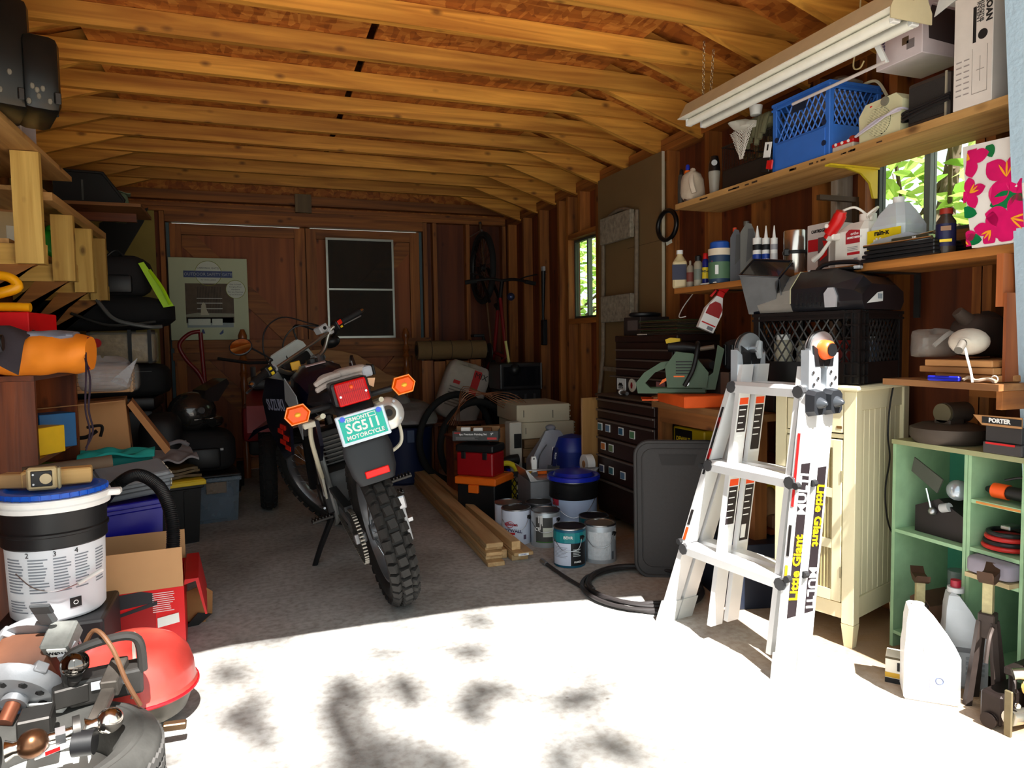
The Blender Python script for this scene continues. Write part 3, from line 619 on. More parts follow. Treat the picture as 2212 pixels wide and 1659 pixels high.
# ---- helmet bag, helmet, cloths, totes
t = facing('tote_with_lid', 'black plastic tote with a bright yellow lid', 'tote', (306, 1066, 428, 1184), z=0, turn=.22)
tote_shape(t, .36, .48, .345, BLACK, YEL); t.p('lid_lip', YEL).box(-.20, -.025, .335, .20, -.018, .36, .004)
ytz = .3675; yl = t.loc
t = Thing('brown_tarp', 'folded glossy brown tarp on the yellow lid', 'tarp', (yl.x-.02, yl.y+.04, ytz), .35)
for i in range(3): f = rough_sheet(.40-.02*i, .36, .012, 9, 30+i); t.p('fold', M((96, 76, 40), .35, bump=.4), True).cloth(18, 12, lambda u, v, f=f, i=i: (f(u, v)[0], f(u, v)[1]+.17, .022+i*.02+f(u, v)[2]), .014)
t = Thing('grey_shirt', 'wrinkled light grey shirt heaped on the brown tarp', 'shirt', (yl.x-.01, yl.y+.06, ytz+.075), .3)
f = rough_sheet(.36, .3, .05, 12, 44); t.p('cloth', M((164, 158, 160), .85, bump=.4), True).cloth(30, 22, lambda u, v: (f(u, v)[0], f(u, v)[1]+.16, .035+.06*v+f(u, v)[2]*.6), .012)
t.p('collar', M((150, 146, 150), .85), True).tube(spline([(.05, .2, .10), (.11, .16, .12), (.15, .12, .10)]), .012, 8)
t = Thing('helmet_sack', 'smooth black round drawstring sack leaning on the shipping carton', 'sack', (yl.x-.06, yl.y+.25, ytz+.06), 0)
blob(t.p('sack_body', M((22, 21, 23), .55)), .24, .24, .30, 51, amp=.03, pw=.7); t.p('drawstring', BLK).ring((0, .12, .29), .03, .006, n=14, m=6)
t = facing('clear_tote', 'translucent bluish plastic tote with clothes inside', 'tote', (428, 1030, 505, 1130), z=0, turn=.1)
CT = M((120, 136, 150), .3, alpha=.55); tote_shape(t, .30, .4, .29, CT, CT, False, False); t.p('folded_clothes', M((96, 110, 130), .9, var=.3, sc=12)).box(-.12, .03, .01, .12, .36, .22, .03); t.p('lid', BLACK).box(-.16, -.02, .291, .16, .42, .31, .006); t.p('raised_window', M((140, 120, 100), .4, alpha=.6)).box(-.05, -.014, .19, .07, -.01, .26, .003)
cl = t.loc
t = Thing('gear_bag', 'black gear bag under the open helmet', 'bag', (cl.x-.06, cl.y+.05, .311), .1)
blob(t.p('bag_body', M((22, 20, 22), .8, bump=.3)), .40, .3, .27, 61, amp=.07, pw=.5); t.p('buckle', LGREY).box(.1, -.004, .14, .12, .006, .155, .002); t.p('front_pocket', BLACK).box(-.1, -.02, .03, .1, .02, .16, .02)
t = Thing('motorcycle_helmet', 'dark metallic grey helmet with its visor flipped open', 'helmet', (cl.x-.12, cl.y+.14, .575), .5)
HM = M((70, 68, 66), .22, .7, coat=.8); t.p('shell', HM, True).ball((0, 0, .125), .135, 24, .95, 1.1, .95)
t.p('chin_bar', HM, True).tube(arc((.02, 0, .06), .135, -70, 70, 12, 'z'), .034, 10); t.p('visor', M((40, 34, 34), .08, alpha=.8)).prism([(.03, .18), (.05, .26), (.19, .33), (.21, .30), (.13, .19)], -.09, .09); t.p('chrome_trim', CHROME).tube(arc((0, -.0, .085), .139, -110, 10, 12, 'z'), .004, 6)
t.p('padding', DBLACK).ball((.03, 0, .07), .11, 14, .6); t.p('hinge_cap', STEEL).cyl((.0, -.135, .14), (.0, -.125, .14), .02)
# ---- blue tote with grey case, teal cloth, hose
t = facing('blue_tote', 'open royal blue plastic tote behind the red box', 'tote', (200, 1085, 318, 1352), z=0, turn=.30)
BT = M((24, 20, 150), .35); t.ob.location.x += .04; t.ob.location.y += .07; tote_shape(t, .27, .32, .47, BT, BT, False, False); t.p('rim_lip', BT).tube([(-.14, -.02, .472), (.14, -.02, .472), (.14, .34, .472), (-.14, .34, .472)], .012, 8, closed=True); bt = t.loc
t = Thing('grey_case', 'ribbed grey plastic case tilted in the blue tote', 'case', (bt.x+.07, bt.y+.13, .486), rot=(.3, -.06, .4))
GC = M((128, 134, 140), .4); t.p('body', GC).box(-.13, 0, 0, .13, .15, .10, .012); t.p('lid', GC).box(-.14, -.012, .07, .14, .16, .085, .005); t.p('ridge', M((80, 84, 90), .4)).box(-.132, -.004, .03, .132, 0, .035).box(-.132, -.004, .05, .132, 0, .054)
for i in range(3): t.p('latch', M((200, 196, 180), .4)).box(.131, .01+i*.045, .03, .137, .035+i*.045, .09, .002)
t = Thing('teal_cloth', 'crumpled turquoise cloth beside the shipping carton', 'cloth', (bt.x-.04, bt.y+.34, .578), .1)
blob(t.p('lower_fold', M((20, 110, 104), .9), True), .27, .17, .06, 70, amp=.1); f = rough_sheet(.30, .2, .06, 10, 71)
t.p('cloth', M((34, 160, 150), .85, bump=.3), True).cloth(28, 18, lambda u, v: (f(u, v)[0], f(u, v)[1]+.09, .065+f(u, v)[2]*.7), .01)
t = Thing('utility_stand', 'dark low stand carrying the turquoise cloth', 'stand', (bt.x-.02, bt.y+.42, 0), .0); t.p('top', DARKW('x')).box(-.13, -.04, .55, .13, .12, .575)
for x in (-.12, .10):
    for y in (-.03, .09): t.p('leg', DARKW('z')).box(x, y, 0, x+.02, y+.02, .549)
# red vacuum carton
vc = Thing('vacuum_carton', 'open bright red shop vacuum carton with kraft flaps up', 'carton', tuple(W(403, 1407, Z=0)), .06)
VR = M((222, 26, 30), .45, var=.04); w, d, h = .36, .38, .245
VR2 = M((186, 20, 24), .45)
m = vc.p('body', VR); m.box(-w, 0, 0, 0, .004, h).box(-w, .004, 0, -w+.004, d, h).box(-.004, .004, 0, 0, d, h).box(-w, d-.004, 0, 0, d, h).box(-w, 0, .0, 0, d, .004)
KR = M((196, 150, 104), .8, var=.05)
vc.p('flap', KR).box(-w, -.0, h+.0005, -.001, .004, h+.145); vc.p('flap', KR).box(-w, d-.004, h+.0005, -.001, d, h+.12)
vc.p('flap', VR2).prism([(.0, h), (.004, h+.02), (.05, h+.02), (.075, h-.12), (.068, h-.12), (.04, h+.01)], .01, d-.02)
vc.p('flap', KR).prism([(-w, h), (-w-.004, h), (-w-.08, h+.1), (-w-.075, h+.105)], .01, d-.02)
x = lambda px: -(403-px)/213*.355
DK = M((48, 48, 52), .5)
m = vc.p('vacuum_print', DK); m.prism([(x(256), .185), (x(345), .20), (x(342), .235), (x(320), .245), (x(262), .24)], -.0015, .001); m.prism([(x(245), .16), (x(350), .205), (x(350), .19), (x(246), .15)], -.002, .001)
vc.p('vacuum_print_tub', M((170, 24, 26), .5)).prism([(x(248), .15), (x(348), .19), (x(345), .09), (x(320), .07), (x(255), .06)], -.0012, .001)
vc.p('barcode_sticker', WHITE).prism([(x(246), .03), (x(285), .01), (x(300), .085), (x(260), .105)], -.0025, .001)
for i in range(7): vc.p('sticker_bar', M((120, 130, 150), .5)).prism([(x(262+i*3.4), .045), (x(263.5+i*3.4), .045), (x(268+i*3.4), .085), (x(266+i*3.4), .085)], -.003, .001)
vc.p('address_sticker', WHITE).prism([(x(349), .105), (x(392), .115), (x(391), .15), (x(349), .14)], -.0025, .001)
lines(vc, M((240, 200, 200), .6, bump=0), x(341), x(385), .16, .235, 10, y=-.0018, seed=4)
lines(vc, M((150, 14, 18), .6, bump=0), x(310), x(390), .01, .075, 9, y=-.0018, seed=6)
vc.p('side_label', DK).box(x(290), -.002, .02, x(304), .001, .075)
for i, (s_, z, zz) in enumerate((('/SÓLIDOS DE', .215, .017), ('S*', .195, .015), ('EUR DE DÉCHETS', .155, .017), ('MIDES*', .135, .015))):
    text(vc, s_, zz, (x(191), -.002, z+.0), FR, TXTW, 'LEFT', bold=.0006)
t = Thing('power_tool_case', 'glossy black plastic tool handle lying in the red carton', 'tool', (vc.ob.location.x-.17, vc.ob.location.y+.14, .262), .1)
t.p('handle', M((16, 16, 18), .15), True).tube(spline([(-.13, .0, -.03), (-.11, .0, .05), (-.03, 0, .065), (.08, .0, .05), (.14, .0, .045)]), [.02]*25, 10); t.p('rivet', LGREY).ball((-.07, -.015, .078), .009, 8); t.p('rivet', LGREY).ball((.11, -.015, .065), .01, 8); t.p('tool_body', BLACK).box(-.15, -.02, -.25, .13, .12, -.02, .02)
h = Thing('vacuum_hose', 'black corrugated vacuum hose arching out of the red carton', 'hose')
a = W(372, 1180, D=2.72); pts = [W(x_, y_, D=d_) for x_, y_, d_ in ((372, 1200, 2.72), (374, 1150, 2.72), (365, 1095, 2.74), (342, 1050, 2.78), (300, 1026, 2.8), (262, 1040, 2.8), (228, 1075, 2.76), (205, 1110, 2.7), (196, 1150, 2.66))]
sp = spline(pts, 14); m = h.p('corrugated_tube', M((24, 24, 26), .4), True)
pp, rr = [], []
for i in range(len(sp)-1):
    for q in range(2): pp.append(sp[i].lerp(sp[i+1], q/2)); rr.append(.0255 if q else .0215)
m.tube(pp, rr, 14); h.p('cuff', BLACK).cyl(sp[0], sp[2], .030)
t = Thing('cardboard_scrap', 'torn cardboard scrap propped on the floor beside the red carton', 'cardboard', tuple(W(430, 1352, Z=0)), .2)
t.p('sheet', M((150, 106, 62), .85, var=.2)).prism([(-.05, .02), (.02, .0), (.055, .03), (.06, .12), (.02, .155), (-.06, .13)], .03, .034); t.p('fold_strip', BLK).prism([(-.05, 0), (.0, .05), (.05, .035), (.0, .0)], .01, .014); t.p('foot', CARD).box(-.03, .034, 0, .03, .08, .004)
# ================================================================== NEAR LEFT HEAP
t = Thing('milk_crate', 'dark crate under the white bucket', 'crate', (-.61, 2.43, 0)); t.p('body', BLACK).box(-.15, 0, 0, .15, .28, .285, .01)
for i in range(4): t.p('slot', DBLACK).box(-.12+i*.065, -.003, .06, -.08+i*.065, .0, .22)
bk = Thing('compound_bucket', 'big white plaster bucket with black band, white rim and royal blue lid', 'bucket', (-.607, 2.57, .288), 0)
PW = M((226, 232, 238), .4, var=.02)
bk.p('body', PW, True).lathe([(.122, 0), (.130, .01), (.137, .25)], 40)
bk.p('black_band', BLACK, True).lathe([(.139, .225), (.144, .23), (.1435, .262), (.149, .265), (.149, .272), (.1435, .276), (.1455, .335), (.14, .336)], 40)
bk.p('rim', M((244, 244, 240), .35), True).lathe([(.146, .337), (.156, .338), (.158, .352), (.154, .356), (.160, .37), (.158, .376), (.14, .377)], 40)
bk.p('pour_lip', M((244, 244, 240), .35)).box(.14, -.02, .355, .19, .02, .375, .004)
bk.p('blue_lid', M((22, 90, 200), .35), True).lathe([(.146, .378), (.150, .38), (.149, .394), (.13, .396), (.12, .388), (.01, .388)], 40)
m = bk.p('lid_rib', M((22, 80, 190), .35)); m.kind = 'stuff'
for i in range(36): a = i*math.pi/18; m.at((.1495*math.cos(a), .1495*math.sin(a), .379), (0, 0, a)).box(0, -.002, 0, .003, .002, .014)
import_arc = lambda a0, a1, z, R: [(R*math.cos(math.radians(a)), R*math.sin(math.radians(a)), z) for a in np.linspace(a0, a1, 14)]
bk.p('wire_handle', STEEL).tube(spline([(-.08, -.118, .16), (-.03, -.148, .12), (.03, -.158, .105), (.09, -.125, .115), (.115, -.10, .125)]), .0018, 6)
bk.p('handle_grip', WHITE).cyl((.083, -.135, .112), (.14, -.083, .135), .006)
def curved_print(t, mat, a0, a1, z0, z1, n, R0, slope, seed, th=.42, name='print'):
    r = random.Random(seed); m = t.p(name, mat); st = (z1-z0)/n; m.kind = 'stuff'
    for i in range(n):
        z = z1-st*(i+.5); e = a1-(a1-a0)*.3*r.random(); k = max(2, int((e-a0)/5)); R = R0+z*slope+.0006
        for j in range(k):
            A, B = math.radians(a0+(e-a0)*j/k), math.radians(a0+(e-a0)*(j+1)/k)
            m.add([(R*math.cos(A), R*math.sin(A), z), (R*math.cos(B), R*math.sin(B), z), (R*math.cos(B), R*math.sin(B), z+st*th), (R*math.cos(A), R*math.sin(A), z+st*th)], [(0, 1, 2, 3)], False)
for q, (a0, a1) in enumerate(((216, 246), (250, 274), (279, 299), (303, 322), (332, 350))): curved_print(bk, M((128, 136, 146), .6, bump=0), a0, a1, .09, .20, 12, .130, .028, q)
for q, (a0, a1) in enumerate(((216, 246), (250, 274))): curved_print(bk, M((128, 136, 146), .6, bump=0), a0, a1, .03, .07, 5, .130, .028, 9+q)
for s_, a in (('2', 250), ('3', 281), ('4', 305)): A = math.radians(a); text(bk, s_, .022, (.1377*math.cos(A), .1377*math.sin(A), .212), (math.pi/2, 0, A+math.pi/2), TXTB)
A = math.radians(302); text(bk, 'O', .02, (.1335*math.cos(A), .1335*math.sin(A), .05), (math.pi/2, 0, A+math.pi/2), TXTW); m = bk.p('recycling_mark', TXTB); m.at((.1325*math.cos(A), .1325*math.sin(A), .05), (0, 0, A+math.pi/2)).box(-.016, -.0006, -.014, .016, .001, .016)
t = Thing('wood_offcut', 'light wood block lying on the blue bucket lid', 'block', (-.60, 2.565, .685), .12); t.p('block', wood((190, 146, 84), (214, 174, 110), 'x', knots=False)).box(-.09, .0, 0, .10, .06, .05, .004)
t = Thing('tape_measure', 'square tan tool with a black round dial standing on the blue lid', 'tape measure', (-.615, 2.50, .685), .05)
t.p('body', M((196, 172, 126), .4)).box(-.045, 0, 0, .035, .03, .07, .006); t.p('dial_plate', BLACK).box(-.032, -.004, .012, .024, .0, .06, .004); t.p('round_cap', M((200, 180, 140), .4)).cyl((.008, -.010, .036), (.008, -.004, .036), .016)
for z in (.02, .05): t.p('screw', STEEL).cyl((-.025, -.006, z), (-.025, -.003, z), .003)
t.p('clear_edge', M((200, 190, 150), .1, alpha=.5)).box(.036, .0, .0, .044, .025, .066, .003)
t = Thing('wood_strip', 'pale wood strip at the left edge on the bucket lid', 'block', (-.70, 2.56, .685), -.3); t.p('block', wood((180, 140, 90), (210, 170, 120), 'x', knots=False)).box(-.06, 0, 0, .035, .05, .045, .004)
t = Thing('cardboard_tube', 'brown tube lying behind the wood blocks with a small black wheel', 'tube', (-.66, 2.86, .66), .25); t.p('tube', M((92, 76, 60), .8), True).cyl((-.1, 0, .03), (.17, .0, .045), .022, n=16); t.p('wheel', BLACK).cyl((-.08, -.045, .03), (-.08, -.025, .03), .022); t.p('support_block', DARKW('x')).box(-.12, -.02, -.02, .1, .02, .007)
t = Thing('box_shelf', 'low brown carton behind the bucket carrying the cardboard tube', 'carton', (-.66, 2.78, 0)); t.p('body', CARD).box(-.08, .01, 0, .035, .2, .638, .002); t.p('tape', M((200, 170, 120), .3)).box(-.03, .009, 0, 0, .201, .639)
# ---- trailer tyre lying flat with the ball mounts on it
ty_ = Thing('trailer_tyre', 'worn trailer tyre lying flat at the lower left corner', 'tyre', (-.50, 1.865, 0))
TR = M((74, 73, 70), .85, var=.3, sc=30, bump=.3)
def annul(m, pr, n=96, c=(0, 0, 0)):
    vs, fs = [], []
    for r, z in pr:
        for i in range(n): a = 2*math.pi*i/n; vs.append((c[0]+r*math.cos(a), c[1]+r*math.sin(a), c[2]+z))
    K = len(pr)
    for j in range(K):
        for i in range(n): k = (i+1) % n; q = (j+1) % K; fs.append((j*n+i, j*n+k, q*n+k, q*n+i))
    return m.add(vs, fs, True)
annul(ty_.p('carcass', TR, True), [(.15, .05), (.17, .015), (.22, .0), (.252, .02), (.257, .04), (.257, .155), (.25, .175), (.222, .192), (.215, .189), (.205, .193), (.17, .18), (.15, .145)])
m = ty_.p('tread_rib', M((84, 82, 80), .85, bump=.2)); m.kind = 'stuff'
for z0, z1 in ((.03, .052), (.062, .085), (.095, .118), (.128, .152)):
    n = 160; vs = []; fs = []
    for i in range(n):
        a = 2*math.pi*i/n; o = .004*(1 if i % 2 else -1)
        for r, z in ((.256, z0+o), (.263, z0+o+.001), (.263, z1+o-.001), (.256, z1+o)): vs.append((r*math.cos(a), r*math.sin(a), z))
    for i in range(n):
        k = (i+1) % n; fs += [(i*4+j, k*4+j, k*4+j+1, i*4+j+1) for j in range(3)]
    m.add(vs, fs, False)
ty_.p('wheel_disc', M((214, 214, 208), .5, var=.1), True).lathe([(.15, .06), (.148, .10), (.12, .09), (.06, .10), (.0, .10)], 32)
CHR = M((214, 208, 200), .15, 1, var=.1, bump=0); RST = M((120, 84, 60), .3, .9, var=.5, sc=50)
def ballmount(name, label, loc, rz, rball, bm, shank, bar=True, tilt=0):
    t = Thing(name, label, 'ball hitch', loc, rot=(tilt, 0, rz))
    t.p('ball', bm, True).ball((0, 0, rball), rball, 24); t.p('neck', CHR, True).tube([(-.012, 0, rball), (-.035, 0, rball-.002), (-.05, 0, rball-.003)], [.018, .015, .024], 14)
    t.p('collar', DSTEEL).cyl((-.06, 0, rball-.003), (-.075, 0, rball-.003), .034, n=20); t.p('threaded_shank', shank, True).cyl((-.076, 0, rball-.004), (-.15, 0, rball-.004), .0135); t.p('nut', STEEL).cyl((-.09, 0, rball-.004), (-.11, 0, rball-.004), .021, n=6, smooth=False)
    return t
ballmount('tow_ball', 'chrome trailer ball with bright shank on the tyre sidewall', tuple(W(238, 1582, Z=.193)), .25, .030, CHR, CHR)
ballmount('tow_ball', 'rusty chrome trailer ball at the left edge of the tyre', tuple(W(72, 1636, Z=.193)), .15, .032, RST, RST)
t = Thing('tow_ball', 'shiny dark chrome trailer ball behind the drawbar', 'ball hitch', tuple(W(163, 1462, Z=.28)), .3); t.p('ball', M((120, 116, 112), .08, 1), True).ball((0, 0, .034), .034, 24, .95); t.p('stem', DSTEEL).cyl((0, .0, .0), (-.01, .03, -.03), .016); t.p('mount_plate', DSTEEL).box(-.05, .0, -.075, .03, .06, -.025, .004)
t = Thing('drawbar', 'scuffed black steel drawbar lying across the tyre', 'drawbar', tuple(W(190, 1600, Z=.196)), rot=(.22, 0, -.12))
SB = M((92, 86, 80), .5, .5, var=.5, sc=30); t.p('bar', SB).box(-.015, -.02, .0, .017, .16, .022, .003); t.p('square_tube', SB).box(-.017, .155, -.005, .024, .26, .04, .003); t.p('hitch_loop', BLACK).cyl((-.022, -.02, .012), (.022, -.02, .012), .028, n=20)
t = Thing('carton', 'flattened blue and black printed parts box inside the tyre', 'carton', tuple(W(45, 1597, Z=.105)), .1); t.p('body', M((22, 34, 52), .4)).box(-.1, 0, 0, .04, .09, .05, .003); t.p('blue_stripe', M((60, 140, 210), .4)).box(-.02, -.001, .051, .0, .091, .0515)
text(t, 'BAR', .035, (-.04, .045, .0525), (0, 0, 1.3), M((190, 215, 240), .5), bold=.001)
t = Thing('sticker_box', 'small white and red box wedged under the trailer balls', 'box', tuple(W(130, 1622, Z=.194)), .5); t.p('body', WHITE).box(-.05, 0, 0, .05, .03, .012, .001); t.p('red_print', RED).box(-.03, -.001, .002, .0, .0, .011)
# electric motor
mo = Thing('electric_motor', 'grey cast electric motor with brown windings on the tyre', 'motor', tuple(W(70, 1432, D=1.86)), rot=(.62, .0, -.25))
CG = M((150, 152, 156), .45, .4, var=.15, sc=30, bump=.15); BRL = M((96, 60, 42), .6, .1, var=.3)
mo.p('laminations', BRL).box(-.072, -.055, -.072, .072, .05, .072, .02)
for sgn, nm in ((-1, 'front_bell'), (1, 'rear_bell')):
    m = mo.p(nm, CG, True); y0 = -.055 if sgn < 0 else .05
    m.tube([(0, y0, 0), (0, y0+sgn*.012, 0), (0, y0+sgn*.035, 0), (0, y0+sgn*.04, 0)], [.098, .098, .08, .045], 24)
    for i in range(4):
        a = math.pi/4+i*math.pi/2; m.at((.082*math.cos(a), y0, .082*math.sin(a)), (0, -a, 0)).box(-.012, -.014, -.016, .02, .014, .016, .003)
    m.at()
    for i in range(8):
        a = i*math.pi/4+.2; mo.p('vent_opening', DBLACK).ball((.06*math.cos(a), y0+sgn*.03, .06*math.sin(a)), .014, 8)
mo.p('bearing_hub', CG, True).cyl((0, -.09, 0), (0, -.112, 0), .03); mo.p('shaft', M((150, 90, 66), .4, .6)).cyl((0, -.11, 0), (0, -.16, 0), .018)
mo.p('white_fan', WHITE, True).tube([(.085, -.10, -.045), (.085, -.118, -.05)], [.026, .022], 16)
for i in range(3): mo.p('fan_prong', WHITE).box(.02, -.105, -.07+i*.02, .08, -.10, -.063+i*.02)
mo.p('terminal_box', M((120, 122, 118), .5, .3, var=.4, sc=40)).box(.055, -.02, .05, .125, .06, .10, .006); mo.p('rating_sticker', WHITE).box(.075, -.023, .06, .12, -.019, .092)
text(mo, 'W6211', .016, (.097, -.0245, .076), FR, TXTB, bold=.0006)
mo.p('bracket', CG).prism([(.05, .0), (.10, .02), (.13, .01), (.12, -.03), (.10, -.035), (.1, -.01), (.07, -.02)], .05, .075, 'z'); mo.p('mount_lug', M((90, 92, 94), .5)).box(.03, .05, .09, .07, .07, .16, .004)
mo.p('mount_plate', M((60, 62, 64), .5)).box(.04, .04, .155, .09, .05, .19, .003)
t = Thing('motor_cradle', 'dark steel block under the electric motor', 'block', (-.52, 1.90, .196), .1); t.p('block', DSTEEL).box(-.03, 0, 0, .04, .08, .05, .004)
t = Thing('battery_charger', 'black charger box with a big moulded carry handle behind the tyre', 'charger', (-.37, 2.03, .195), .15)
BC = M((44, 42, 40), .5, var=.3); t.p('body', BC).box(-.10, .02, 0, .07, .10, .07, .008)
t.p('carry_handle', BC).tube(spline([(-.10, .03, .06), (-.095, .02, .14), (.0, .02, .165), (.06, .02, .15), (.07, .03, .06)]), .012, 8); t.p('silver_label', M((190, 194, 200), .3)).box(-.05, .012, .04, .03, .018, .06)
t.p('cable', M((110, 74, 48), .6)).tube(spline([(-.08, .05, .10), (-.04, .03, .19), (.0, -.02, .16), (.03, -.04, .07), (.06, -.05, .0)]), .006, 8)
# portable grill with red dome lid
gr = Thing('portable_grill', 'small charcoal grill with a dusty faded red dome lid', 'grill', (-.375, 2.305, 0), rot=(-.0, .06, 0))
gr.p('bowl', M((96, 92, 84), .4, .6, var=.3), True).lathe([(.09, .03), (.15, .05), (.168, .11)], 36)
gr.p('lid', M((196, 66, 58), .3, var=.45, sc=9, coat=.3), True).lathe([(.176, .11), (.178, .12), (.172, .128), (.170, .134), (.165, .17), (.150, .21), (.12, .24), (.08, .258), (.03, .266), (.0, .267)], 40)
gr.p('lid_rim', M((176, 20, 30), .3), True).ring((0, 0, .116), .176, .006, n=48, m=8)
for a in (-1.0, 1.2, 2.9, 4.2): gr.p('foot', BLACK).box(.11*math.cos(a)-.012, .11*math.sin(a)-.012, 0, .11*math.cos(a)+.012, .11*math.sin(a)+.012, .045)
gr.p('side_handle', M((90, 70, 50), .4, .6)).box(.10, -.19, .055, .16, -.165, .075, .003); gr.p('vent_slider', M((200, 150, 110), .3, .7)).box(.03, -.175, .06, .08, -.167, .066)
gr.p('lid_strap', M((170, 160, 150), .4)).tube([(0, -.0, .272), (.01, -.08, .262), (.02, -.13, .232), (.02, -.165, .15)], .005, 6)
# ================================================================== BACK OF THE GARAGE
t = Thing('gate_carton', 'tall flat white safety gate carton leaning on the left door leaf', 'carton', (-.642, 6.60, 1.168), 0)
t.p('body', M((196, 204, 170), .6, var=.03, bump=0)).box(0, 0, 0, .622, .045, .70, .002)
SG = M((90, 74, 56), .6, var=.5, sc=18, bump=0)
gx = lambda px: (px-370)/163*.622
gz = lambda py: (727-py)/177*.70+.0
m = t.p('printed_photo', SG); m.box(gx(402), -.001, gz(690), gx(502), 0, gz(605))
m = t.p('photo_floor', M((150, 150, 130), .6, bump=0)); m.prism([(gx(402), gz(677)), (gx(502), gz(677)), (gx(502), gz(670)), (gx(425), gz(668)), (gx(402), gz(672))], -.0018, -.001)
m = t.p('photo_gate', M((40, 30, 24), .6))
for i in range(16): m.box(gx(427+i*3.2), -.002, gz(668), gx(427.8+i*3.2), -.001, gz(612))
m2 = t.p('photo_rail', M((190, 190, 180), .5, bump=0))
for y_ in (638, 648, 660): m2.box(gx(425), -.0024, gz(y_), gx(478), -.001, gz(y_-1.6))
t.p('photo_child', M((190, 185, 160), .6, bump=0)).prism([(gx(432), gz(673)), (gx(450), gz(673)), (gx(444), gz(660)), (gx(443), gz(650)), (gx(438), gz(645)), (gx(434), gz(652))], -.003, -.001)
BB = M((46, 66, 120), .5, bump=0)
t.p('title_band', BB).box(gx(400), -.002, gz(592), gx(501), -.001, gz(578)); text(t, 'OUTDOOR SAFETY GATE', .036, (gx(451), -.003, gz(585.5)), FR, M((170, 180, 190), .5, bump=0), sx=.92)
OL = M((150, 156, 60), .5, bump=0)
t.p('round_badge', PAPER).cyl((gx(451), -.0005, gz(583)), (gx(451), .001, gz(583)), .105, n=36); t.p('badge_ring', OL).ring((gx(451), -.001, gz(583)), .105, .002, 'y', 40, 4)
t.p('round_badge', PAPER).cyl((gx(507), -.002, gz(617)), (gx(507), .001, gz(617)), .078, n=36); t.p('badge_ring', OL).ring((gx(507), -.002, gz(617)), .078, .002, 'y', 40, 4)
GT = M((80, 90, 90), .5, bump=0)
for i, s_ in enumerate(('Easy to Install', 'Swinging Door', 'Hardware', 'For any Openings', 'up to 38 inches')): text(t, s_, .017, (gx(507), -.0026, gz(606+i*5.6)), FR, GT)
text(t, 'CARDINAL GATES', .022, (gx(451), -.003, gz(572)), FR, GT); text(t, 'for decks, patios', .018, (gx(451), -.003, gz(597)), FR, GT)
t.p('info_panel', M((150, 164, 164), .5, bump=0)).box(gx(404), -.001, gz(700), gx(500), 0, gz(678.5)); t.p('info_box', PAPER).box(gx(406), -.002, gz(695), gx(452), -.001, gz(681)); t.p('info_box', PAPER).box(gx(455), -.002, gz(695), gx(477), -.001, gz(681))
t.p('icon', BB).prism([(gx(469), gz(714)), (gx(478), gz(704)), (gx(478), gz(712)), (gx(472), gz(716))], -.002, -.001); t.p('icon', BB).prism([(gx(432), gz(713)), (gx(440), gz(713)), (gx(437), gz(704)), (gx(434), gz(704))], -.002, -.001)
t = Thing('window_screen', 'aluminium framed insect screen leaning on the right door leaf', 'screen', (.654, 6.61, 1.168), 0)
SA = M((168, 172, 164), .35, .5); f_ = t.p('frame', SA)
for a in ((0, 0, 0, .615, .014, .02), (0, 0, .892, .615, .014, .912), (0, 0, .02, .018, .014, .892), (.597, 0, .02, .615, .014, .892)): f_.box(*a)
t.p('crossbar', SA).box(.018, 0, .44, .597, .012, .456); t.p('mesh', M((50, 44, 36), .7, alpha=.62, bump=0)).box(.018, .006, .02, .597, .0075, .892)
# bed headboard
hb = Thing('headboard', 'brown wooden bed headboard with two turned posts and curved panel', 'headboard', (0, 6.30, 0))
TW = wood((110, 56, 22), (166, 96, 44), 'z', rough=.3, knots=False)
for x in (-.075, 1.30):
    hb.p('turned_post', TW, True).lathe([(.03, 0), (.03, .5), (.022, .52), (.034, .55), (.022, .6), (.026, .72), (.034, .8), (.022, .84), (.034, .88), (.024, .9), (.022, .98), (.034, 1.0), (.022, 1.03), (.036, 1.06), (.022, 1.1), (.016, 1.13), (.036, 1.17), (.036, 1.2), (.016, 1.25), (.0, 1.252)], 16, (x, 0, 0))
hb.p('curved_panel', wood((140, 92, 44), (176, 124, 66), 'x', knots=False)).prism([(-.05, .45), (1.28, .45), (1.28, .80), (1.12, .84), (1.0, .93), (.86, 1.02), (.7, 1.06), (.55, 1.07), (.4, 1.06), (.24, 1.02), (.1, .93), (-.05, .84)], -.012, .012)
hb.p('lower_rail', TW).box(-.05, -.015, .30, 1.28, .015, .42)
# red tubular hand truck
ht = Thing('hand_truck', 'dark red tubular hand truck standing before the left door leaf', 'hand truck', (-.42, 5.9, 0)); DR_ = M((120, 26, 26), .35)
ht.p('main_tube', DR_, True).tube(spline([(.16, 0, .02), (.11, .0, .4), (.07, 0, .8), (.05, 0, 1.22)]), .016, 10); ht.p('main_tube', DR_, True).tube(spline([(.20, -.05, .05), (.13, -.02, .5), (.05, -.01, .86), (-.06, 0, 1.02), (-.10, 0, 1.13), (-.03, 0, 1.21), (.05, .0, 1.23)]), .015, 10)
ht.p('toe_plate', DSTEEL).box(.0, -.2, .0, .3, .02, .012); ht.p('wheel', RUB, True).cyl((-.02, .06, .1), (.03, .06, .1), .1, n=20); ht.p('wheel', RUB, True).cyl((.27, .06, .1), (.32, .06, .1), .1, n=20); ht.p('crossbar', DR_).cyl((.0, .0, .5), (.2, 0, .45), .012)
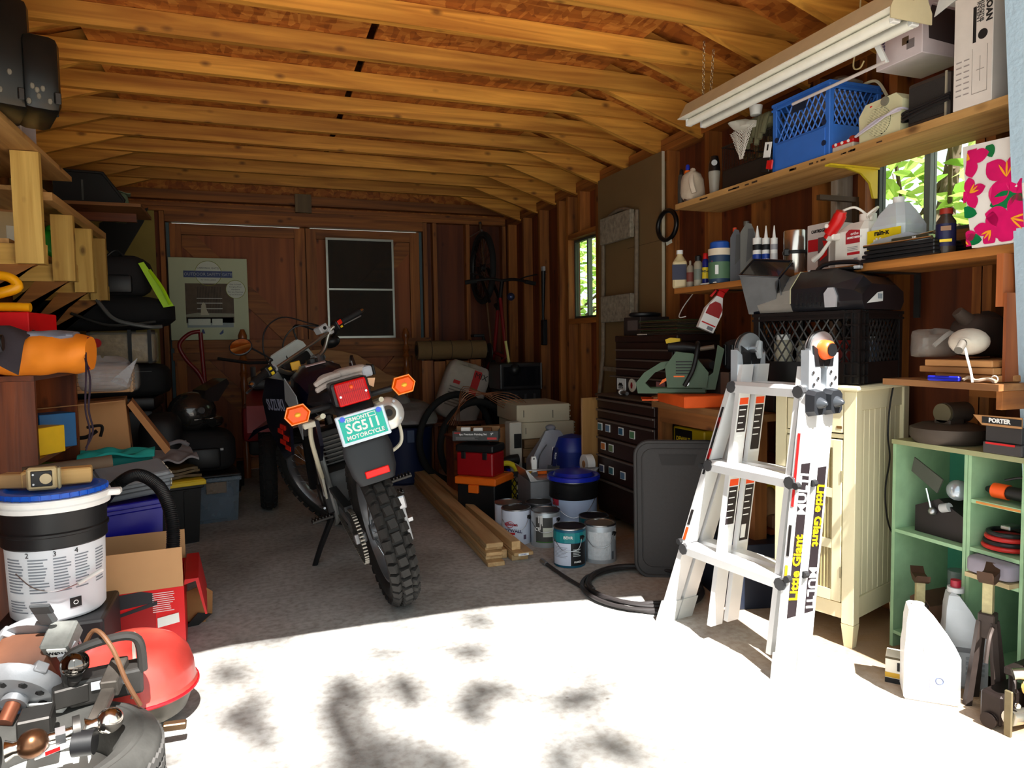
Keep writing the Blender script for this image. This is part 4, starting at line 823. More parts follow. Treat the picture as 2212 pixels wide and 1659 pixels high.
# red machine in the dark behind the motorcycle
am = Thing('dirt_bike', 'dark red off-road bike standing in shadow left of the motorcycle', 'motorcycle', (.07, 5.05, 0)); RR = M((120, 14, 22), .4)
def wheel(t, c, R, w, blocks=18, prefix='', tm=RUB, rim=ALU, mat_k=None):
    tt = t.p(prefix+'tyre', tm, True); pr = []; n = 64
    vs, fs = [], []; K = 12
    for i in range(n):
        a = 2*math.pi*i/n
        for k in range(K):
            b = 2*math.pi*k/K; r = R-w*.44+w*.42*math.cos(b); vs.append((c[0]+w*.5*math.sin(b), c[1]+r*math.cos(a), c[2]+r*math.sin(a)))
    for i in range(n):
        for k in range(K): fs.append((i*K+k, ((i+1) % n)*K+k, ((i+1) % n)*K+(k+1) % K, i*K+(k+1) % K))
    tt.add(vs, fs, True); Rr = R-w*.86
    annul2 = t.p(prefix+'rim', rim, True); vs, fs = [], []
    pf = [(-w*.32, Rr), (-w*.32, Rr-.012), (-w*.1, Rr-.02), (w*.1, Rr-.02), (w*.32, Rr-.012), (w*.32, Rr)]
    for i in range(n):
        a = 2*math.pi*i/n
        for x, r in pf: vs.append((c[0]+x, c[1]+r*math.cos(a), c[2]+r*math.sin(a)))
    L = len(pf)
    for i in range(n):
        for k in range(L): fs.append((i*L+k, ((i+1) % n)*L+k, ((i+1) % n)*L+(k+1) % L, i*L+(k+1) % L))
    annul2.add(vs, fs, True)
    t.p(prefix+'hub', rim, True).cyl((c[0]-w*.4, c[1], c[2]), (c[0]+w*.4, c[1], c[2]), .035, n=18)
    sp_ = t.p(prefix+'spokes', STEEL); sp_.kind = 'stuff'
    for i in range(32):
        a = 2*math.pi*i/32; sd = w*.35*(1 if i % 2 else -1); a2 = a+(.35 if (i//2) % 2 else -.35)
        sp_.cyl((c[0]+sd, c[1]+.034*math.cos(a), c[2]+.034*math.sin(a)), (c[0], c[1]+(Rr-.015)*math.cos(a2), c[2]+(Rr-.015)*math.sin(a2)), .0016, n=4)
    return tt
def knobs(t, c, R, w, n=38, mat=None, X=None):
    r = random.Random(3)
    for j in range(3):
        m = t.p('tread_block', mat or RUB)
        if X is not None: m.X = X.copy()
        m.kind = 'stuff'; base = m.X.copy()
        for i in range(n):
            a = 2*math.pi*(i+(.5 if j != 1 else 0))/n
            off = {0: -w*.36, 1: 0, 2: w*.36}[j]; tl = {0: -.75, 1: 0, 2: .75}[j]; rr = R-.006 if j == 1 else R-w*.17
            m.X = base @ Matrix.Translation(c) @ Matrix.Rotation(a, 4, 'X') @ Matrix.Translation((off, rr, 0)) @ Matrix.Rotation(-tl, 4, 'Z')
            hw, hl = (.021, .0185) if j == 1 else (.019, .0185)
            m.add([(-hw, -.012, -hl), (hw, -.012, -hl), (hw, -.012, hl), (-hw, -.012, hl), (-hw*.85, .006, -hl*.85), (hw*.6, .006, -hl), (hw*.85, .006, hl*.85), (-hw*.6, .006, hl)],
                  [(0, 3, 2, 1), (4, 5, 6, 7), (0, 1, 5, 4), (1, 2, 6, 5), (2, 3, 7, 6), (3, 0, 4, 7)], False)
wheel(am, (0, 0, .29), .29, .11); knobs(am, (0, 0, .29), .29, .11, 30)
am.p('rear_fender', RR).prism([(-.15, .72), (.3, .80), (.62, .82), (.62, .68), (.3, .62), (.0, .60), (-.2, .55)], -.12, .12, 'x'); am.p('seat', BLACK).box(-.09, .2, .80, .09, .75, .88, .03)
am.p('engine', DSTEEL).box(-.12, .45, .3, .12, .8, .65, .03); am.p('swingarm', DSTEEL).tube([(.09, 0, .29), (.08, .5, .38)], .02); am.p('side_pod', RR).box(-.16, .3, .42, .14, .7, .68, .04)
wheel(am, (0, .86, .3), .3, .09, prefix='front_'); am.p('fork', STEEL).tube([(.07, .86, .3), (.07, .74, .95)], .02); am.p('fork', STEEL).tube([(-.07, .86, .3), (-.07, .74, .95)], .02)
am.p('handlebar', BLACK).tube([(-.32, .75, 1.02), (-.1, .82, .98), (.1, .82, .98), (.32, .75, 1.02)], .012)
# ================================================================== MOTORCYCLE (local: y forward, x right, z up, origin at rear contact)
mc = Thing('motorcycle', 'black and blue dual sport motorcycle leaning on its side stand', 'motorcycle', (.566, 2.99, .012))
mc.ob.rotation_euler = (Matrix.Rotation(.05, 3, 'Z') @ Matrix.Rotation(-.235, 3, 'Y')).to_euler()
KT = M((34, 32, 30), .75, var=.4, sc=30, bump=.2); BP = M((24, 24, 27), .38, var=.1); NB = M((10, 10, 30), .3, coat=.4)
wheel(mc, (0, 0, .322), .322, .115, prefix='rear_', tm=KT, rim=M((150, 152, 156), .35, .8)); knobs(mc, (0, 0, .322), .336, .125, 40, KT)
m = mc.p('disc_rotor', STEEL); m.ring((.075, 0, .322), .10, .012, 'x', 32, 4)
mc.p('brake_caliper', STEEL).box(.075, -.10, .40, .115, .0, .46, .008); mc.p('brake_caliper_bracket', LGREY).box(.10, -.04, .24, .115, .02, .40, .003); mc.p('axle_nut', STEEL).cyl((.10, 0, .322), (.14, 0, .322), .016, n=6)
# sprocket with teeth and chain
sp_ = mc.p('sprocket', DSTEEL); pl_ = []
for i in range(88):
    a = 2*math.pi*i/88; r = .104 if i % 2 else .112; pl_.append((r*math.cos(a), .322+r*math.sin(a)))
sp_.prism(pl_, -.104, -.098, 'x'); ch = mc.p('drive_chain', M((150, 146, 138), .3, .9, var=.4)); ch.kind = 'stuff'
cp = [(-.101, .114*math.cos(a), .322+.114*math.sin(a)) for a in np.linspace(math.radians(80), math.radians(280), 26)]+[(-.101, .52, .30), (-.101, .56, .36), (-.101, .52, .40)]
for i in range(len(cp)):
    a, b = Vector(cp[i]), Vector(cp[(i+1) % len(cp)]); n_ = max(1, int((b-a).length/.016))
    for q in range(n_): c = a.lerp(b, (q+.5)/n_); ch.cyl((c.x-.009, c.y, c.z), (c.x+.009, c.y, c.z), .0055, n=6)
mc.p('chain_guard', BP).prism([(.05, .45), (.45, .46), (.45, .44), (.05, .43)], -.12, -.085, 'x')
for x in (-.085, .085): mc.p('swingarm', M((120, 122, 124), .4, .5)).box(x-.013, -.04, .30, x+.013, .55, .345, .006)
mc.p('swingarm_bridge', DSTEEL).box(-.085, .42, .29, .085, .5, .36, .01); mc.p('chain_adjuster', STEEL).box(-.12, -.03, .30, -.10, .03, .345, .003)
# frame, engine, exhaust
fr_ = mc.p('frame', M((150, 152, 150), .35, .4), True)
for x in (-.11, .11): fr_.tube(spline([(x*.3, .97, .86), (x, .75, .82), (x, .52, .72), (x, .5, .45), (x, .55, .28), (x, .85, .22), (x*.4, 1.02, .55), (x*.3, 1.0, .80)]), .014, 8)
sf = mc.p('subframe', M((214, 206, 180), .4), True)
for x in (-.12, .12): sf.tube(spline([(x, .56, .70), (x, .2, .78), (x*1.0, -.12, .83)]), .011, 8); 
sf.tube(spline([(-.15, .10, .80), (-.165, .12, .72), (-.16, .2, .60), (-.145, .34, .50)]), .010, 8); mc.p('grab_strap', M((226, 220, 200), .4)).box(-.19, .04, .775, -.13, .09, .80, .004)
mc.p('exhaust_strap', M((226, 220, 200), .4), True).tube(spline([(.17, .05, .74), (.20, .05, .68), (.19, .06, .60), (.13, .1, .56)]), .008, 8)
en = mc.p('engine', M((70, 70, 70), .5, .5, var=.3)); en.box(-.13, .52, .28, .13, .82, .52, .03).box(-.07, .66, .52, .07, .84, .70, .01)
for i in range(7): mc.p('cooling_fin', M((90, 90, 88), .5, .5)).box(-.09, .64, .53+i*.022, .09, .86, .537+i*.022)
mc.p('clutch_cover', STEEL, True).cyl((.13, .62, .38), (.155, .62, .38), .075, n=24); mc.p('stator_cover', DSTEEL, True).cyl((-.13, .66, .38), (-.155, .66, .38), .065, n=24); mc.p('front_sprocket_cover', BLACK).box(-.15, .5, .32, -.11, .6, .44, .01)
ex = mc.p('muffler', M((60, 60, 60), .4, .6), True); ex.tube([(.155, .02, .745), (.155, .42, .67)], [.062, .055], 22)
mc.p('muffler_end_cap', M((226, 226, 222), .25, .5), True).tube([(.155, .018, .7455), (.155, .0, .749), (.155, -.01, .751), (.155, -.016, .752)], [.071, .071, .062, .034], 28)
mc.p('muffler_tip', M((70, 60, 50), .3, .8), True).tube([(.155, -.017, .752), (.155, -.028, .754)], [.033, .03], 22); mc.p('muffler_bore', DBLACK).cyl((.155, -.0285, .754), (.155, -.0295, .7542), .016)
for a in (.9, 2.6, 4.2, 5.6): mc.p('end_cap_screw', STEEL).cyl((.155+.055*math.cos(a), -.012, .751+.055*math.sin(a)), (.155+.055*math.cos(a), -.018, .752+.055*math.sin(a)), .006)
mc.p('header_pipe', DSTEEL, True).tube(spline([(.155, .42, .67), (.12, .6, .62), (.10, .8, .60), (.06, .95, .52), (.04, .86, .45)]), .018, 8)
# tail: fender, plate, lights
rf = mc.p('rear_fender', BP); 
def loft(m, secs, smooth=True):
    """secs: list of closed rings (same count)"""
    n = len(secs[0]); vs = [p for s_ in secs for p in s_]; fs = []
    for j in range(len(secs)-1):
        for i in range(n): fs.append((j*n+i, j*n+(i+1) % n, (j+1)*n+(i+1) % n, (j+1)*n+i))
    fs += [tuple(range(n-1, -1, -1)), tuple(range((len(secs)-1)*n, len(secs)*n))]; return m.add(vs, fs, smooth)
def sec(y, z, hw, th, dy=0, c=.35): # flat rounded section, thin direction along normal (dy,dz)
    return [(-hw, y, z), (-hw*.8, y-dy*.3, z+th*.3*(1 if not dy else 0)), (0, y-dy*.45, z+th*.5*(1 if not dy else 0)), (hw*.8, y-dy*.3, z+th*.3*(1 if not dy else 0)), (hw, y, z), (hw*.9, y+.006*(1 if dy else 0), z-th*.8*(0 if dy else 1)), (0, y+.012*(1 if dy else 0), z-th*.5*(0 if dy else 1)), (-hw*.9, y+.006*(1 if dy else 0), z-th*.8*(0 if dy else 1))]
loft(rf, [sec(.45, .80, .09, .03), sec(.2, .83, .105, .04), sec(.0, .865, .10, .05), sec(-.13, .86, .08, .05), sec(-.17, .83, .075, .02, .03), sec(-.185, .78, .078, .02, .03), sec(-.21, .66, .098, .02, .04), sec(-.235, .58, .088, .02, .04), sec(-.245, .54, .07, .02, .03)])
mc.p('tail_light_housing', BP).box(-.075, -.20, .855, .075, -.09, .95, .012)
LR = M((214, 10, 18), .12, coat=1, var=.1, sc=90, bump=0, emit=(255, 20, 10), es=.12) if 0 else M((206, 4, 8), .25, coat=.15, var=.15, sc=120, bump=.2, spec=.3)
def ploc(m, pitch=.17): m.X = Matrix.Translation((0, -.205, .90)) @ Matrix.Rotation(-pitch, 4, 'X'); return m
ploc(mc.p('tail_light_lens', LR)).box(-.062, -.02, -.046, .062, .01, .046, .008); ploc(mc.p('lens_ribs', M((170, 4, 8), .3))).box(-.055, -.023, .0, .055, -.019, .002)
lr = ploc(mc.p('lens_rib', M((160, 2, 6), .3)))
for i in range(15): lr.box(-.054+i*.0075, -.0225, -.04, -.0525+i*.0075, -.0195, .04)
lr.kind = 'stuff'; ploc(mc.p('bulb_glint', M((250, 90, 30), .2))).ball((.0, -.018, .02), .009, 10)
for x in (-.05, .05): ploc(mc.p('lens_screw', CHROME)).cyl((x, -.026, -.01), (x, -.018, -.01), .0045)
PT = Matrix.Translation((.004, -.235, .812)) @ Matrix.Rotation(-.22, 4, 'X')
pe = Thing('license_plate', None, None); del_ = pe.ob; pe.ob.parent = mc.ob; pe.ob.matrix_local = PT
TEAL = M((40, 190, 170), .35, var=.05)
pe.p('frame', M((214, 226, 236), .3, .2, var=.02)).box(-.098, -.004, -.060, .098, .004, .058, .004)
pe.p('plate_sheet', TEAL).box(-.086, -.0055, -.049, .086, -.004, .047, .002)
for x in (-.072, .072): pe.p('blue_bolt', M((40, 90, 230), .2, coat=1)).cyl((x, -.012, .042), (x, -.005, .042), .0105, n=20)
for x in (-.072, .072): pe.p('bolt_hole', DBLACK).cyl((x, -.0062, -.041), (x, -.005, -.041), .004)
pe.p('sticker', WHITE).box(.026, -.0062, .026, .058, -.0055, .043); pe.p('sticker_green', TEAL).box(.031, -.0066, .029, .056, -.006, .040)
for s_, sz, z, b_, sx in (('VERMONT', .021, .0335, .0005, .95), ('SG511', .054, .0, .0014, .95), ('MOTORCYCLE', .0225, -.0345, .0006, 1)):
    text(pe, s_, sz, (-.022 if s_ == 'VERMONT' else 0, -.0062, z), FR, TXTW, bold=b_, sx=sx)
mc.p('red_reflector', M((236, 16, 8), .3, var=.2, sc=200)).at((0.005, -.262, .580), (-.12, 0, 0)).box(-.048, -.006, -.014, .048, .004, .014, .003)
# blinkers
AM = M((236, 84, 2), .25, coat=.15, var=.15, sc=60, spec=.3)
for sx_ in (-1, 1):
    mc.p('blinker_stalk', BLACK, True).cyl((sx_*.06, -.10, .86), (sx_*.17, -.14, .865), .012); c = Vector((sx_*.215, -.16, .868)); b_ = mc.p('blinker', AM)
    hx = [(-.048, 0), (-.03, .034), (.03, .034), (.048, 0), (.03, -.034), (-.03, -.034)]
    loft(b_, [[(c.x+u, c.y+.05, c.z+v) for u, v in [(q*.5, w*.6) for q, w in hx]], [(c.x+u, c.y+.02, c.z+v) for u, v in hx], [(c.x+u, c.y, c.z+v) for u, v in hx], [(c.x+u*.8, c.y-.012, c.z+v*.75) for u, v in hx]], False)
    mc.p('blinker_bezel', M((250, 130, 20), .15, coat=1)).tube([(c.x+u, c.y-.002, c.z+v) for u, v in hx], .0035, 6, closed=True); mc.p('blinker_bulb', M((255, 190, 60), .2)).ball((c.x, c.y-.008, c.z), .014, 10, .7)
# seat, tank, panels
SEAT = M((20, 18, 26), .7)
def sec2(y, z0, z1, hw): return [(-hw*.8, y, z0), (-hw, y, z0+(z1-z0)*.4), (-hw*.85, y, z1-(z1-z0)*.15), (-hw*.4, y, z1), (hw*.4, y, z1), (hw*.85, y, z1-(z1-z0)*.15), (hw, y, z0+(z1-z0)*.4), (hw*.8, y, z0)]
loft(mc.p('seat', SEAT), [sec2(-.13, .865, .91, .08), sec2(-.08, .855, .925, .10), sec2(.15, .84, .90, .125), sec2(.38, .82, .87, .12), sec2(.52, .82, .90, .09), sec2(.64, .88, .98, .07), sec2(.68, .9, .99, .05)])
mc.p('seat_band', M((190, 200, 225), .5)).box(-.06, .0, .915, .06, .03, .9175)
loft(mc.p('fuel_tank', NB), [sec2(.50, .80, .90, .09), sec2(.58, .78, 1.0, .13), sec2(.74, .76, 1.04, .15), sec2(.88, .78, 1.02, .13), sec2(.95, .82, .98, .09)])
mc.p('tank_label', M((196, 176, 176), .5)).at((.0, .66, 1.035), (.2, 0, 0)).box(-.05, -.012, 0, .05, .012, .004); mc.p('tank_cap', BLACK, True).cyl((0, .76, 1.04), (0, .76, 1.06), .03)
SHW = M((150, 156, 160), .35)
for sx_ in (-1, 1):
    X_ = sorted((sx_*.165, sx_*.150)); mc.p('radiator_shroud', NB).prism([(.52, .86), (.62, 1.0), (.9, 1.02), (1.08, .90), (1.12, .74), (.98, .56), (.84, .60), (.72, .78)], X_[0], X_[1], 'x')
    X2 = sorted((sx_*.168, sx_*.164)); mc.p('silver_graphic', SHW).prism([(.50, .92), (.60, 1.01), (.68, .9), (.60, .82), (.58, .70), (.53, .78)], X2[0], X2[1], 'x')
    mc.p('side_cover', BP if sx_ > 0 else NB).prism([(.02, .80), (.5, .80), (.52, .66), (.3, .58), (.1, .68)], sorted((sx_*.14, sx_*.125))[0], sorted((sx_*.14, sx_*.125))[1], 'x')
LX = (math.pi/2, 0, -math.pi/2)
text(mc, 'SUZUKI', .085, (-.226, .86, .87), (math.pi/2, .0, -math.pi/2+.22), M((150, 156, 180), .4), bold=.002)
m = mc.p('red_emblem', M((226, 40, 20), .4)); 
for y_, z_ in ((.80, .76), (.86, .735), (.80, .70), (.87, .675), (.81, .645)): m.prism([(y_, z_), (y_+.07, z_+.01), (y_+.09, z_-.015), (y_+.02, z_-.025)], -.170, -.166, 'x')
m.kind = 'stuff'
for m_ in REG:
    if m_.parent is mc and m_.name in ('radiator_shroud', 'silver_graphic', 'red_emblem'):
        m_.v = [(math.copysign(abs(a)-.165+.148+(b-.52)*.22, a), b, c) for a, b, c in m_.v]
# pegs, stand
for sx_, y_, z_ in ((-1, .50, .30), (1, .50, .30), (1, .22, .44)):
    m = mc.p('foot_peg', DSTEEL); m.box(sx_*.13, y_, z_, sx_*.235, y_+.045, z_+.014, .003)
    for q in range(6): m.box(sx_*(.145+q*.016), y_, z_+.014, sx_*(.150+q*.016), y_+.045, z_+.022)
st_ = mc.p('side_stand', BLACK, True); st_.tube([(-.13, .60, .28), (-.22, .64, .14), (-.335, .70, -.062)], [.016, .014, .012], 8); mc.p('stand_foot', BLACK).at((-.345, .70, -.0715), (0, -.235, 0)).box(-.035, -.02, -.008, .03, .035, .006, .004)
mc.p('linkage_rod', LGREY).cyl((-.14, .4, .56), (-.14, .5, .42), .01); mc.p('gear_lever', STEEL).tube([(-.16, .5, .36), (-.165, .68, .33)], .006); mc.p('frame_gusset', M((190, 186, 170), .4)).prism([(.34, .56), (.46, .6), (.48, .5), (.42, .42), (.38, .48)], -.15, -.14, 'x')
# front end, turned left
AXv = Vector((0, -.47, .883)).normalized(); PIV = Vector((0, .95, .92)); S_ = Matrix.Translation(PIV) @ Matrix.Rotation(.60, 4, AXv) @ Matrix.Translation(-PIV)
n0 = len(REG); wheel(mc, (0, 1.365, .335), .335, .085, prefix='front_', tm=KT, rim=M((150, 152, 156), .35, .8)); 
kk = len(REG)
for m in REG[n0:kk]: m.v = [tuple(S_ @ Vector(p)) for p in m.v]
def fp(name, mat, smooth=False): m = mc.p(name, mat, smooth); m.X = S_.copy(); return m
knobs(mc, (0, 1.365, .335), .345, .09, 42, KT, X=S_)
fd = AXv; ob_ = Vector((0, .06, .03))
for x in (-.095, .095):
    top = Vector((x, .905, 1.02)); axl = Vector((x, 1.35, .335)); fp('fork_leg', BLACK, True).tube([axl, axl.lerp(top, .5)], [.026, .026], 14); fp('fork_tube', STEEL, True).tube([axl.lerp(top, .5), top], .0195, 14); fp('fork_cap', STEEL, True).tube([top, top+AXv*.02], [.024, .020], 16)
fp('triple_clamp', M((150, 150, 148), .35, .8)).box(-.13, .87, .955, .13, .985, .985, .012); fp('lower_clamp', DSTEEL).box(-.13, .95, .80, .13, 1.04, .83, .012)
NSHW = M((196, 202, 196), .4)
ns = fp('number_shield', NSHW); loft(ns, [[(-.165, 1.05, .985), (.165, 1.05, .985), (.155, 1.06, .985), (-.155, 1.06, .985)], [(-.165, 1.045, 1.03), (.165, 1.045, 1.03), (.155, 1.06, 1.03), (-.155, 1.06, 1.03)], [(-.13, 1.02, 1.13), (.13, 1.02, 1.13), (.12, 1.03, 1.135), (-.12, 1.03, 1.135)], [(-.10, 1.01, 1.155), (.10, 1.01, 1.155), (.09, 1.02, 1.16), (-.09, 1.02, 1.16)]], False)
fp('gauge_pod', BLACK).box(-.10, .97, 1.0, .10, 1.04, 1.09, .02); fp('gauge_face', M((60, 60, 62), .1, coat=1)).cyl((-.03, .965, 1.045), (-.03, .972, 1.045), .035, n=24)
hbp = spline([(-.405, .80, 1.125), (-.25, .855, 1.13), (-.20, .875, 1.11), (-.12, .895, 1.045), (0, .90, 1.035), (.12, .895, 1.045), (.20, .875, 1.11), (.25, .855, 1.13), (.405, .80, 1.125)], 6)
fp('handlebar', M((160, 156, 146), .3, .9), True).tube(hbp, .012, 12); fp('crossbar', M((160, 156, 146), .35, .9), True).cyl((-.205, .873, 1.115), (.205, .873, 1.115), .0085)
for x in (-.06, .06): fp('bar_clamp', STEEL).box(x-.018, .875, .985, x+.018, .925, 1.055, .006)
fp('ignition_tag', M((246, 180, 20), .4)).at((-.075, .85, 1.03)).box(-.025, -.006, -.03, .025, 0, .035, .008)
for sx_ in (-1, 1):
    a, b = Vector((sx_*.28, .845, 1.13)), Vector((sx_*.405, .80, 1.126)); fp('grip', M((18, 18, 20), .7, bump=.4, sc=80), True).tube([a, b], .018, 14)
    fp('bar_end', CHROME, True).tube([b, b+(b-a).normalized()*.02], [.013, .009], 12); fp('switch_box', BLACK).box(sx_*.235, .825, 1.10, sx_*.285, .875, 1.155, .008)
    fp('lever', STEEL, True).tube(spline([(sx_*.20, .90, 1.12), (sx_*.26, .91, 1.11), (sx_*.34, .88, 1.105), (sx_*.43, .84, 1.10)]), [.009]*6+[.007]*12+[.006], 8); fp('lever_perch', LGREY).box(sx_*.195, .86, 1.10, sx_*.23, .91, 1.14, .006)
fp('kill_switch', M((220, 40, 20), .4)).box(.245, .818, 1.125, .275, .826, 1.15, .003); fp('switch_button', YEL).box(-.27, .818, 1.13, -.255, .826, 1.145); fp('switch_button', YEL).box(-.27, .818, 1.105, -.255, .826, 1.12); fp('switch_button', YEL).box(.25, .818, 1.107, .262, .826, 1.117)
fp('master_cylinder', LGREY).box(.15, .86, 1.13, .21, .92, 1.17, .006); fp('sight_glass', DBLACK).cyl((.18, .856, 1.15), (.18, .861, 1.15), .01)
fp('front_fender', NB).prism([(1.05, .74), (1.3, .79), (1.62, .76), (1.75, .70), (1.6, .74), (1.3, .77)], -.07, .07, 'x')
cab_ = mc.p('cable', BLACK, True); P_ = lambda x, y, z: S_ @ Vector((x, y, z))
cab_.tube(spline([P_(-.12, .88, 1.05), P_(-.14, 1.0, 1.15), P_(-.05, 1.02, 1.28), P_(.08, 1.0, 1.30), P_(.18, .95, 1.2), P_(.20, .88, 1.15)]), .004, 6); cab_.tube(spline([P_(.2, .88, 1.15), P_(.12, 1.0, 1.22), P_(.0, 1.03, 1.15), P_(0, 1.0, .95)]), .004, 6); mc.p('brake_hose', BLACK, True).tube(spline([P_(.16, .9, 1.15), P_(.14, 1.04, 1.22), P_(.12, 1.08, 1.0), P_(.11, 1.15, .8)]), .005, 6)
# mirrors (left one faces the viewer and mirrors the ceiling)
Lb = mc.ob.matrix_world
MI = Matrix.Translation(mc.ob.location) @ mc.ob.rotation_euler.to_matrix().to_4x4(); MI_i = MI.inverted()
tw = MI_i @ W(520, 750, D=3.45); rs_ = MI_i @ W(585, 775, D=3.6)
g_ = P_(-.235, .86, 1.13); mc.p('mirror_stem', BLACK, True).tube(spline([g_, g_.lerp(rs_, .5)+Vector((0, 0, .01)), rs_, tw+Vector((.03, .03, 0))]), .005, 8)
mh = mc.p('mirror_housing', BLACK, True); mir = mc.p('mirror_glass', M((235, 225, 215), .03, 1, var=0, bump=0))
nrm = (MI_i.to_3x3() @ Vector((-.12, -.82, .40))).normalized(); R_ = nrm.to_track_quat('Z', 'Y').to_matrix().to_4x4(); mh.X = Matrix.Translation(tw) @ R_; mir.X = mh.X.copy()
mh.lathe([(.02, -.03), (.045, -.02), (.055, .0), (.055, .006), (.052, .008)], 28, sx=1.0, sy=.82); mir.lathe([(.049, .0082), (.049, .0088)], 28, sx=1.0, sy=.82)
g2 = P_(.235, .86, 1.13); mc.p('mirror_stem', BLACK, True).tube(spline([g2, g2+Vector((.02, .06, -.03)), g2+Vector((0, .14, -.06))]), .005, 8); mc.p('mirror_housing', BLACK, True).ball(tuple(g2+Vector((-.01, .17, -.08))), .055, 16, .7)
# gloves on the seat
Gp = MI @ Vector((.0, -.05, .975))
gl = Thing('work_gloves', 'pair of worn grey leather work gloves lying on the motorcycle seat', 'gloves', Gp, rot=(0, -.22, .12)); GM_ = M((176, 164, 156), .8, var=.15, bump=.4, sc=50)
for k, (dx, dz) in enumerate(((.0, .0), (.01, .024))):
    blob(gl.p('palm', GM_, True), .13, .10, .032, 80+k, amp=.06); REG[-1].v = [(a+.03+dx, b-.03, c+dz) for a, b, c in REG[-1].v]
    for q in range(4): gl.p('finger', GM_, True).tube(spline([(-.02+dx, -.02+q*.024, .014+dz), (-.07, -.03+q*.024, .012+dz), (-.12+.01*q, -.035+q*.022, -.002+dz)]), [.012]*6+[.011]*6+[.008], 8)
gl.p('cuff', M((170, 174, 182), .7)).box(.08, -.03, .0, .125, .07, .045, .01); gl.p('cuff_edge', BLACK).box(.125, -.03, .002, .135, .07, .046, .004); gl.p('lining', M((240, 190, 150), .8)).prism([(.06, .004), (.125, -.01), (.11, -.045), (.09, -.03)], -.036, -.032)
gl.p('red_tab', RED).box(.04, -.035, .004, .08, -.031, .012)
for m in REG:
    if m.parent is mc and m.name in ('rear_fender', 'tail_light_housing', 'tail_light_lens', 'lens_ribs', 'lens_rib', 'bulb_glint', 'lens_screw', 'red_reflector', 'blinker_stalk', 'blinker', 'blinker_bezel', 'blinker_bulb', 'seat', 'seat_band', 'subframe', 'grab_strap', 'exhaust_strap', 'muffler', 'muffler_end_cap', 'muffler_tip', 'muffler_bore', 'end_cap_screw', 'side_cover'):
        m.v = [(a, b, c+.045) for a, b, c in m.v]
# ================================================================== CENTRE: LUMBER, CANS, TOOLBOXES
LN = [LUMBER('y')]
la = W(1050, 1222, Z=0); lb = W(893, 1047, Z=0); dirl = math.atan2(-(lb.x-la.x), lb.y-la.y)
def board(x, z, w, h, y0, y1, rot, lab, grp='framing boards stacked on the floor'):
    m = one('lumber_board', lab, 'board', LUMBER('y'), (la.x+x, la.y+y0, z), rot, grp); m.box(0, 0, 0, w, y1-y0, h, .003); return m
bl = [('bottom left board of the left lumber stack', 0, 0, .089, .022, -.03, 2.3), ('board second from the floor in the left lumber stack', .005, .0225, .089, .022, .02, 2.28),
      ('middle board of the left lumber stack with a pale end', .002, .045, .089, .018, .0, 2.25), ('board second from the top of the left lumber stack', .01, .0635, .089, .019, .04, 2.3), ('top board of the left lumber stack', .006, .083, .089, .024, .01, 2.32)]
for lb_, x, z, w_, h_, y0, y1 in bl: board(x, z, w_, h_, y0, y1, dirl, lb_)
board(.096, 0, .045, .045, .08, 2.2, dirl, 'square timber lying between the two lumber stacks')
for lb_, x, z, w_, h_, y0, y1 in (('bottom board of the right lumber stack', .145, 0, .089, .032, .02, 2.2), ('wide middle board of the right lumber stack with a white price tag', .143, .0325, .105, .018, -.02, 2.25), ('top square timber of the right lumber stack', .15, .051, .048, .045, .03, 2.3)):
    board(x, z, w_, h_, y0, y1, dirl+.02, lb_)
tg = one('price_tag', 'small white price tag stapled to the end of a wide board', 'tag', WHITE, (la.x+.165, la.y-.0255, .0355), dirl+.02); tg.box(0, 0, 0, .055, .002, .012)
text(tg, 'LUMBER', .009, (.027, -.0005, .006), FR, M((60, 60, 150), .5))
def can(name, label, px, py, r, h, body, lidm, z=0, band=None, handle=True, ears=0.6, group=None, cat='can'):
    p = W(px, py, Z=z); a = math.atan2(-p.x, p.y); p = p+Vector((-math.sin(a), math.cos(a), 0))*r
    t = Thing(name, label, cat, p, a, group); t.r, t.hh = r, h
    t.p('body', body, True).lathe([(r*.99, 0), (r, .004), (r, h-.006), (r*.985, h-.004)], 36); t.p('rim', STEEL, True).lathe([(r*.985, h-.004), (r*1.02, h-.002), (r*1.02, h+.004), (r*.96, h+.005), (r*.95, h-.002)], 36)
    t.p('lid', lidm, True).lathe([(r*.94, h+.001), (r*.93, h+.004), (r*.86, h+.004), (r*.84, h+.0015), (0.0, h+.0015)], 30)
    if band: t.p('label_band', band[0], True).lathe([(r+.0006, h*band[1]), (r+.0008, h*band[1]+.001), (r+.0008, h*band[2]-.001), (r+.0006, h*band[2])], 36)
    e = Vector((r*math.cos(-ears), r*math.sin(-ears), h*.78)); t.p('ear', BLACK, True).cyl(e*.97, e*1.06, .012, n=16); e2 = Vector((-e.x, -e.y, e.z))
    if handle: t.p('wire_bail', STEEL).tube(spline([e*1.05, Vector((r*.5, -r*1.15, h*.52)), Vector((-r*.4, -r*1.12, h*.48)), Vector((-r*.95, -r*.45, h*.72))]), .0016, 6)
    return t
def patch(t, mat, a0, a1, z0, z1, name='label_panel', n=10, off=.0014):
    """printed panel on a can, angles in degrees (-90 faces the camera)"""
    R = t.r+off; m = t.p(name, mat)
    for j in range(n):
        A, B = math.radians(a0+(a1-a0)*j/n), math.radians(a0+(a1-a0)*(j+1)/n)
        m.add([(R*math.cos(A), R*math.sin(A), z0), (R*math.cos(B), R*math.sin(B), z0), (R*math.cos(B), R*math.sin(B), z1), (R*math.cos(A), R*math.sin(A), z1)], [(0, 1, 2, 3)], True)
def ctext(t, s, size, a, z, mat, bold=0): A = math.radians(a); R = t.r+.0022; text(t, s, size, (R*math.cos(A), R*math.sin(A), z), (math.pi/2, 0, A+math.pi/2), mat, bold=bold)
